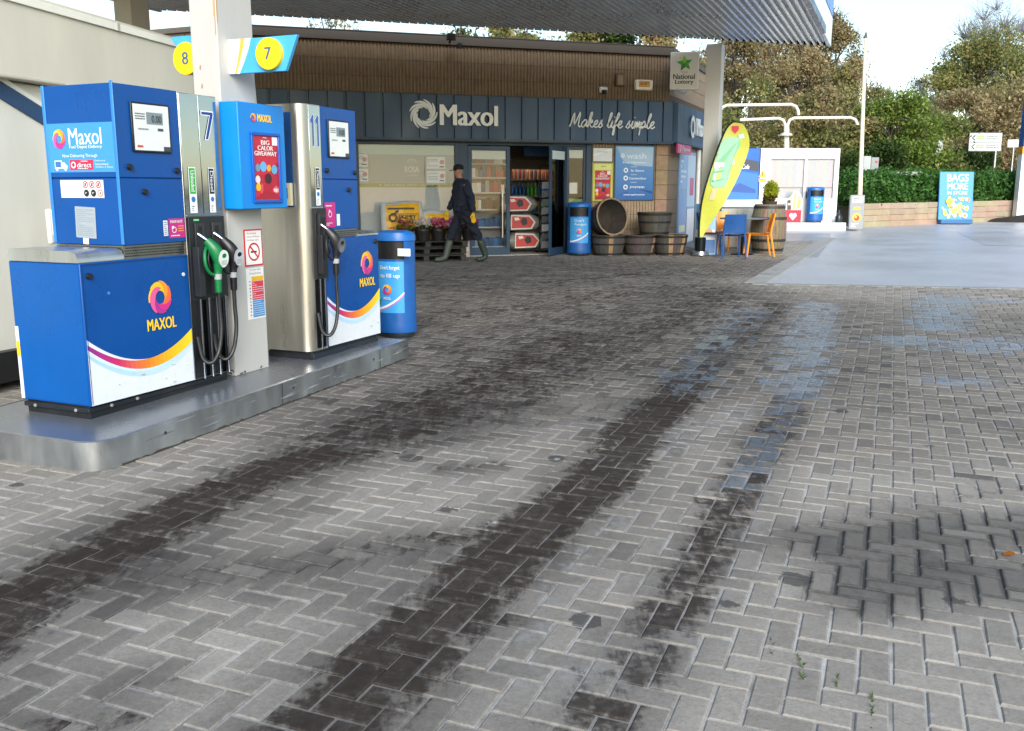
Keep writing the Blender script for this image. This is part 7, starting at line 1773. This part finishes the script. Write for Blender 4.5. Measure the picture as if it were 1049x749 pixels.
# totem
p = atY(1041, 222, 33.0); p.z = gz(33) + .1
T = Thing('price_totem', 'tall white totem with an orange line and blue top at the forecourt edge', 'totem', p, 95)
h1 = atY(1041, 158, 33).z - p.z; h2 = atY(1041, 150, 33).z - p.z
mb = MB(); mb.box(0, 0, .0, 1.9, .35, h1, c('#eef0f1')); mb.build('lower_panel', 'paint', T, bevel=.01); mb = MB(); mb.box(-.01, -.01, h1 + .002, 1.91, .36, h2, c('#e8a03a')); mb.build('stripe', 'paint', T); mb = MB(); mb.box(0, 0, h2 + .002, 1.9, .35, 6.2, c('#2358ae')); mb.build('upper_panel', 'paint', T, bevel=.01); mb = MB(); mb.box(.1, .05, -.15, 1.8, .3, 0, c('#8a8c8e')); mb.build('footing', 'stone', T)
mb = MB(); q = front(0.0); swirl(mb, q, .95, 4.2, .5, .004, LOGO, n=7, step=.001); mb.text('MAXOL', q, .3, 3.2, 1.3, .35, .004, WHITE, bold=.05); mb.build('logo', 'print', T, smooth=0)
p = atY(1035, 228, 32.6); mb = MB(); rg2 = random.Random(6); v = []; 
for r, z in ((2.6, -.06), (2.0, .08), (1.4, .17), (.7, .22), (0.01, .23)):
    for k in range(22): v.append((1.6 + r * math.cos(k * .2856) * rg2.uniform(.95, 1.05), .3 + r * .28 * math.sin(k * .2856), z * rg2.uniform(.8, 1.2)))
mb.add(v, [(i * 22 + k, i * 22 + (k + 1) % 22, (i + 1) * 22 + (k + 1) % 22, (i + 1) * 22 + k) for i in range(4) for k in range(22)], c('#26231f'))
o = mb.build('soil_mound', 'soil', None); o.location = (p.x, p.y, gz(p.y)); o['kind'] = 'structure'
# road signs beyond the hedge
def sign_post(name, label, px, Y, x0, y0, x1, y1, post_px, twin=False, head=90):
    b0 = atY(post_px, 170, Y); T = Thing(name, label, 'road sign', (b0.x, Y, gz(Y)), head); b = gz(Y)
    a = atY(x0, y1, Y); d = atY(x1, y0, Y); xx0, zz0, xx1, zz1 = a.x - b0.x, a.z - b, d.x - b0.x, d.z - b
    mb = MB(); mb.cyl((0, .05, 0), (0, .05, zz1 - .05), .06 if twin else .045, n=10, col=c('#b9bcbe')); mb.build('post', 'steel', T)
    mb = MB(); mb.box(xx0, 0, zz0, xx1, .03, zz1, c('#cfd2cf')); mb.build('plate', 'plastic', T, bevel=.01)
    if twin:
        mb = MB(); q = front(0.0); w, h = xx1 - xx0, zz1 - zz0; mb.rect(q, xx0 + .03, zz0 + h * .47, xx1 - .03, zz0 + h * .50, .003, c('#6a6e70'))
        for k in range(2):
            zc = zz0 + h * (.25 + .48 * k); mb.tube([q.p(xx0 + w * .17, zc + h * .13, .008), q.p(xx0 + w * .09, zc, .008), q.p(xx0 + w * .17, zc - h * .13, .008)], .02, 6, c('#3a3e40')); mb.rect(q, xx0 + w * .22, zc - h * .07, xx0 + w * .46, zc + h * .08, .003, c('#8fb84a')); mb.lines(q, xx0 + w * .24, zc - h * .05, xx0 + w * .45, zc + h * .06, 1, .005, c('#e6edd8'), seed=2); mb.lines(q, xx0 + w * .52, zc - h * .13, xx1 - w * .1, zc + h * .15, 2, .003, c('#7a7e80'), seed=4 + k)
        for r_ in ((xx0, zz0, xx1, zz0 + .03), (xx0, zz1 - .03, xx1, zz1)): mb.rect(q, *r_, .002, c('#8a8e90'))
        mb.build('legend', 'print', T, smooth=0)
sign_post('direction_sign', 'white direction sign with two left arrows and green patches above the hedge', 0, 40, 992, 136, 1027, 155, 1019, True)
sign_post('road_sign', 'small plain white sign plate on a thin post left of the direction sign', 0, 36, 957, 144, 968, 161, 962, head=60)
sign_post('road_sign', 'small plain white sign plate on a thin post next to the totem', 0, 40, 1032, 143, 1044, 151, 1037)
# lamp posts and wash-bay pipework
p = atY(849, 200, 44); p.z = gz(44); h = atY(850, 80, 44).z - p.z
T = Thing('lamp_post', 'thin grey lamp post with a small globe head before the brown trees', 'street lamp', p, 90); mb = MB(); mb.tube([(0, 0, 0), (.03, 0, h)], [.06, .04], 8, c('#4c5258')); mb.build('post', 'iron', T); mb = MB(); mb.lathe([(.05, 0), (.16, .08), (.17, .16), (.1, .22), (0, .24)], 12, c('#d5d8d8'), o=(.03, 0, h)); mb.build('lamp_head', 'plastic', T)
YP = 32.0
def pp_(px, py): q = atY(px, py, YP); return (q.x, q.y, q.z)
def pipe(name, label, P, extra=None):
    P = [Vector(pp_(*q)) for q in P]; b = P[0].copy(); b.z = gz(YP); T = Thing(name, label, 'pipe frame', b, 90, 'white pipe hoops over the wash bays'); Q = [q - b for q in P]
    R_ = []
    for i, q in enumerate(Q):
        if 0 < i < len(Q) - 1:
            a = (Q[i - 1] - q).normalized() * .22; d = (Q[i + 1] - q).normalized() * .22; R_ += [q + a, q + a * .3 + d * .3, q + d]
        else: R_.append(q)
    mb = MB(); mb.tube(R_, .05, 8, c('#d8d5c4')); mb.build('pipe', 'white', T)
    if extra: extra(T, b)
pipe('wash_pipe', 'upper cream pipe hoop above the blue drinks hut', [(736, 190), (738, 108), (817.5, 107), (818, 118)])
def lampx(T, b):
    q = Vector(pp_(805.5, 136)) - b; mb = MB(); mb.lathe([(.02, .05), (.2, -.04), (.21, -.1), (0, -.12)], 12, c('#c9c9c2'), o=q); mb.build('lamp_head', 'plastic', T)
pipe('wash_pipe', 'lower left cream pipe hoop joining the post with a small lamp', [(805, 190), (804.5, 121), (758, 123)], lampx)
pipe('wash_pipe', 'lower right cream pipe hoop reaching towards the leaning pole', [(807, 190), (807, 121), (878, 120.5), (878.5, 128)])

# ================================================================== TREES
def tree(name, label, x, y, H_, Rx, trunk, cols, nleaf, leaf, seed, group=None, Ry=None, twig=0, zb=.2, cl=44, dens=1.0, tcol='#4a4036', limb=1.0):
    rg = np.random.default_rng(seed); T = Thing(name, label, 'tree', (x, y, gz(min(y, 60)) - .1), 90, group); Ry = Ry or Rx
    mb = MB(); mb.tube(curve_pts([(0, 0, 0), (rg.normal(0, .1), rg.normal(0, .1), H_ * .25), (rg.normal(0, .2), rg.normal(0, .2), H_ * .5), (rg.normal(0, .3), 0, H_ * .72)], 4), [trunk * (1 - .85 * i / 12) for i in range(13)], 9, c(tcol))
    cs_, rs_ = [], []
    for k in range(cl):
        u = rg.random() ** .6; a = rg.uniform(0, 6.283); zz = rg.uniform(zb, 1.0); prof = math.sin(math.pi * min(1, .18 + .82 * (zz - zb) / (1 - zb)) * .93) ** .7
        q = np.array([Rx * u * prof * math.cos(a), Ry * u * prof * math.sin(a), H_ * zz * (.96 - .1 * u) + 0.0]); cs_.append(q); rr = rg.uniform(.18, .34) * min(Rx, H_ * .45); rs_.append((rr * rg.uniform(.9, 1.3), rr, rr * rg.uniform(.6, 1.0)))
        st = np.array([0, 0, H_ * (.18 + .5 * (zz - zb))]); mid = st * .5 + q * .5 + rg.normal(0, .25, 3)
        mb.tube(curve_pts([tuple(st), tuple(mid), tuple(q)], 3), [trunk * .38 * limb * (1 - .8 * i / 6) for i in range(7)], 5, c(tcol), caps=False)
        for j in range(twig):
            d = rg.normal(size=3); d[2] = abs(d[2]) + .8; d /= np.linalg.norm(d); e = q + d * rr * rg.uniform(1.0, 1.9); m_ = (q + e) / 2 + rg.normal(0, .12, 3)
            mb.tube([tuple(q), tuple(m_), tuple(e)], [.022, .014, .006], 3, c(tcol), caps=False)
    mb.build('trunk', 'bark', T, smooth=60)
    mb = MB(); leafcloud(mb, cs_, rs_, int(nleaf * 2.0), leaf * .8, cols, rg)
    # loose leaves thrown wider for a ragged outline
    leafcloud(mb, cs_, [tuple(1.45 * q for q in r) for r in rs_], int(nleaf * .6), leaf * .75, cols, rg)
    mb.build('crown', 'leaf', T, smooth=0); return T
AUT = [c(q, 1.6) for q in ('#887858', '#7c7054', '#74714a', '#917e5c', '#7f7d52', '#98805c', '#6d6a4a')]
AUT2 = [c(q, 1.6) for q in ('#877a5c', '#908060', '#7f7456', '#968a68', '#7b7050')]
OLV = [c(q, 1.5) for q in ('#74794a', '#7f804e', '#666c40', '#8a8452', '#5f673c', '#93885a')]
GRN = [c(q) for q in ('#6d863a', '#7c9440', '#5c7434', '#8a9c48', '#4c662e', '#939e50')]
DGR = [c('#3a4f26'), c('#46602c'), c('#2f4420'), c('#53682e')]
def X(px, Y): return atY(px, 150, Y).x
G1 = 'autumn trees behind the kiosk'
tree('autumn_tree', 'brown autumn tree just right of the shop corner column', X(752, 42), 42, 8.9, 2.5, .22, AUT, 9000, .085, 1, G1, twig=5)
tree('autumn_tree', 'rusty brown autumn tree directly behind the wash kiosk', X(800, 44), 44, 8.7, 2.7, .22, AUT2, 9000, .085, 2, G1, twig=5)
tree('autumn_tree', 'tall thin-leaved autumn tree behind the thin lamp post', X(843, 45), 45, 9.3, 2.2, .2, AUT, 8000, .08, 3, G1, twig=9)
tree('autumn_tree', 'bushy autumn tree at the right end of the brown group, by the leaning pole', X(866, 41), 41, 6.9, 1.7, .18, AUT2 + OLV, 6500, .08, 4, G1, twig=6)
tree('autumn_tree', 'low olive tree filling the gap behind the pipe hoops', X(775, 38), 38, 5.6, 2.6, .18, OLV, 8500, .08, 5, G1, twig=3, zb=.1)
tree('autumn_tree', 'low olive brown tree behind the right kiosk window', X(838, 37), 37, 5.2, 2.4, .18, OLV + AUT, 8500, .08, 6, G1, twig=3, zb=.1)
tree('autumn_tree', 'brown autumn tree seen between the canopy column and the feather flag top', X(738, 46), 46, 9.2, 2.2, .2, AUT2, 8000, .08, 18, G1, twig=4)
tree('autumn_tree', 'thin tan autumn tree behind the left kiosk window', X(822, 48), 48, 9.4, 2.3, .2, AUT, 8000, .08, 19, G1, twig=6)
G2 = 'green trees and shrubs behind the hedge'
tree('green_tree', 'bright green bush behind the meter cabinet', X(912, 36), 36, 4.9, 2.1, .14, GRN, 9000, .085, 7, G2, zb=.08, twig=2)
tree('green_tree', 'yellow green bush behind the small plain road sign', X(945, 38), 38, 4.9, 2.0, .14, GRN + OLV, 8000, .085, 8, G2, zb=.08, twig=2)
tree('green_tree', 'dark green shrub low behind the hedge at the cabinet end', X(893, 34), 34, 3.1, 1.5, .1, DGR, 5000, .075, 9, G2, zb=.06)
tree('green_tree', 'dark green shrub low behind the hedge under the direction sign', X(985, 42), 42, 3.0, 2.4, .1, DGR, 6500, .08, 10, G2, zb=.06)
tree('russet_tree', 'russet brown spreading tree behind the direction sign', X(985, 47), 47, 6.3, 3.3, .16, AUT2, 10000, .09, 11, zb=.12, twig=3)
tree('russet_tree', 'tawny spreading tree behind the totem', X(1050, 46), 46, 6.5, 3.0, .16, AUT2 + AUT, 9000, .09, 12, zb=.12, twig=3)
tree('ivy_tree', 'large round olive tree standing tallest at the right', X(1005, 60), 60, 10.6, 4.6, .32, OLV, 17000, .11, 13, zb=.2, twig=3, cl=40)
tree('ivy_tree', 'large olive tree cut by the right edge of the picture', X(1075, 58), 58, 10.2, 3.8, .3, OLV + AUT, 11000, .11, 14, zb=.2, twig=3, cl=32)
tree('bare_tree', 'leafless grey tree whose twigs rise above the large olive tree', X(1008, 66), 66, 13.4, 3.4, .22, [c('#8a8c90'), c('#7d7f84')], 1500, .07, 15, zb=.6, twig=26, cl=44, tcol='#8a8a92', limb=.5)
tree('bare_tree', 'thin leafless tree in the gap of sky right of the leaning pole', X(905, 55), 55, 6.9, 1.9, .12, [c('#7a7468'), c('#6a6a5a')], 600, .06, 16, zb=.45, twig=20, cl=26, tcol='#77787c', limb=.5)
tree('bare_tree', 'leafless twiggy tree at the left shoulder of the large olive tree', X(940, 60), 60, 8.6, 1.7, .12, [c('#77745e'), c('#6c7058')], 2200, .07, 17, zb=.4, twig=14, cl=26, tcol='#6f7076', limb=.5)
G3 = 'treetops showing over the shop roof'
for k, (px, Y, H_, rx, pal, n_, lb) in enumerate(((665, 36, 8.6, 1.9, OLV + AUT, 5500, 'tree rising behind the shop corner beside the lottery sign'), (610, 38, 8.5, 2.1, DGR + OLV, 5500, 'dark treetop showing over the shop roof above the alarm box'), (545, 38, 8.9, 2.0, OLV, 5000, 'olive treetop showing over the middle of the shop roof'), (475, 38, 9.2, 1.9, DGR + OLV, 5000, 'treetop showing over the shop roof behind the black floodlight'), (345, 42, 9.9, 1.8, AUT, 500, 'sparse treetop showing over the shop roof left of the shop name'))):
    tree('roofline_tree', lb, X(px, Y), Y, H_, rx, .2, pal, n_, .1, 30 + k, G3, zb=.45, twig=6, cl=18)
# a few wet weeds in the joints and one fallen leaf
mb = MB(); rg2 = random.Random(5)
for px, py, n_ in ((822, 688, 16), (819, 672, 8), (790, 662, 9), (893, 722, 12), (858, 700, 7), (893, 738, 8)):
    for k in range(n_):
        q = gnd(px + rg2.uniform(-1.5, 1.5), py + rg2.uniform(-9, 9)); a = rg2.uniform(0, 6.28); L_ = rg2.uniform(.008, .018)
        d = Vector((math.cos(a), math.sin(a), rg2.uniform(.4, 1.4))) * L_; s_ = Vector((-math.sin(a), math.cos(a), 0)) * .003
        mb.poly([q - s_, q + s_, q + d], tuple(w_ * rg2.uniform(.7, 1.3) for w_ in c('#4a6426')))
o = mb.build('joint_weeds', 'leaf', None, smooth=0); o['kind'] = 'stuff'
q = gnd(1028, 571); mb = MB(); mb.poly([(0, 0, .006), (.018, -.012, .012), (.042, -.004, .006), (.05, .008, .014), (.03, .02, .018), (.008, .014, .01)], c('#a8641c')); o = mb.build('fallen_leaf', 'leaf', None); o.location = q + Vector((0, 0, .004)); tag(o, 'small orange fallen leaf lying on the dark wet paving', 'leaf')

# ================================================================== CAMERA, SKY, SUN
cam = bpy.data.cameras.new('camera'); cam.sensor_width = 36.0; cam.lens = 36.0 * F / W; cam.clip_end = 1500; cam.clip_start = .05
co = bpy.data.objects.new('camera', cam); COL.objects.link(co); co.location = EYE; co.rotation_euler = (R(90) - PITCH, 0, 0); scene.camera = co
SUN_EL, SUN_AZ = 28.0, 174.0    # azimuth clockwise from +Y: behind the camera, a little to the left
wd = bpy.data.worlds.new('World'); scene.world = wd; wd.use_nodes = True; nt = wd.node_tree
bg = nt.nodes['Background']; sk = nt.nodes.new('ShaderNodeTexSky'); sk.sky_type = 'NISHITA'; sk.sun_disc = False
sk.sun_elevation = R(SUN_EL); sk.sun_rotation = R(SUN_AZ); sk.air_density = 1.0; sk.dust_density = 0.5; sk.ozone_density = 1.0; sk.altitude = 50
wb = nt.nodes.new('ShaderNodeMix'); wb.data_type = 'RGBA'; wb.blend_type = 'MULTIPLY'; wb.inputs['Factor'].default_value = 1.0; wb.inputs['B'].default_value = (1.04, 1.0, 0.90, 1)
nt.links.new(sk.outputs[0], wb.inputs['A']); nt.links.new(wb.outputs['Result'], bg.inputs[0]); bg.inputs[1].default_value = 0.087
sl = bpy.data.lights.new('sun', 'SUN'); sl.energy = 1.8; sl.angle = R(40); sl.color = (1.0, .985, .96)
so = bpy.data.objects.new('sun', sl); COL.objects.link(so)
sdv = Vector((math.sin(R(SUN_AZ)) * math.cos(R(SUN_EL)), math.cos(R(SUN_AZ)) * math.cos(R(SUN_EL)), math.sin(R(SUN_EL))))
so.rotation_euler = sdv.to_track_quat('Z', 'Y').to_euler(); so.location = (0, -10, 20)
vs = scene.view_settings; scene.display_settings.display_device = 'sRGB'; vs.view_transform = 'Standard'; vs.look = 'None'; vs.exposure = 1.55; vs.gamma = 1.0; vs.use_curve_mapping = False
scene.render.engine = 'CYCLES'; scene.cycles.use_denoising = True; scene.cycles.max_bounces = 8; scene.cycles.transparent_max_bounces = 12; scene.cycles.caustics_reflective = False; scene.cycles.caustics_refractive = False
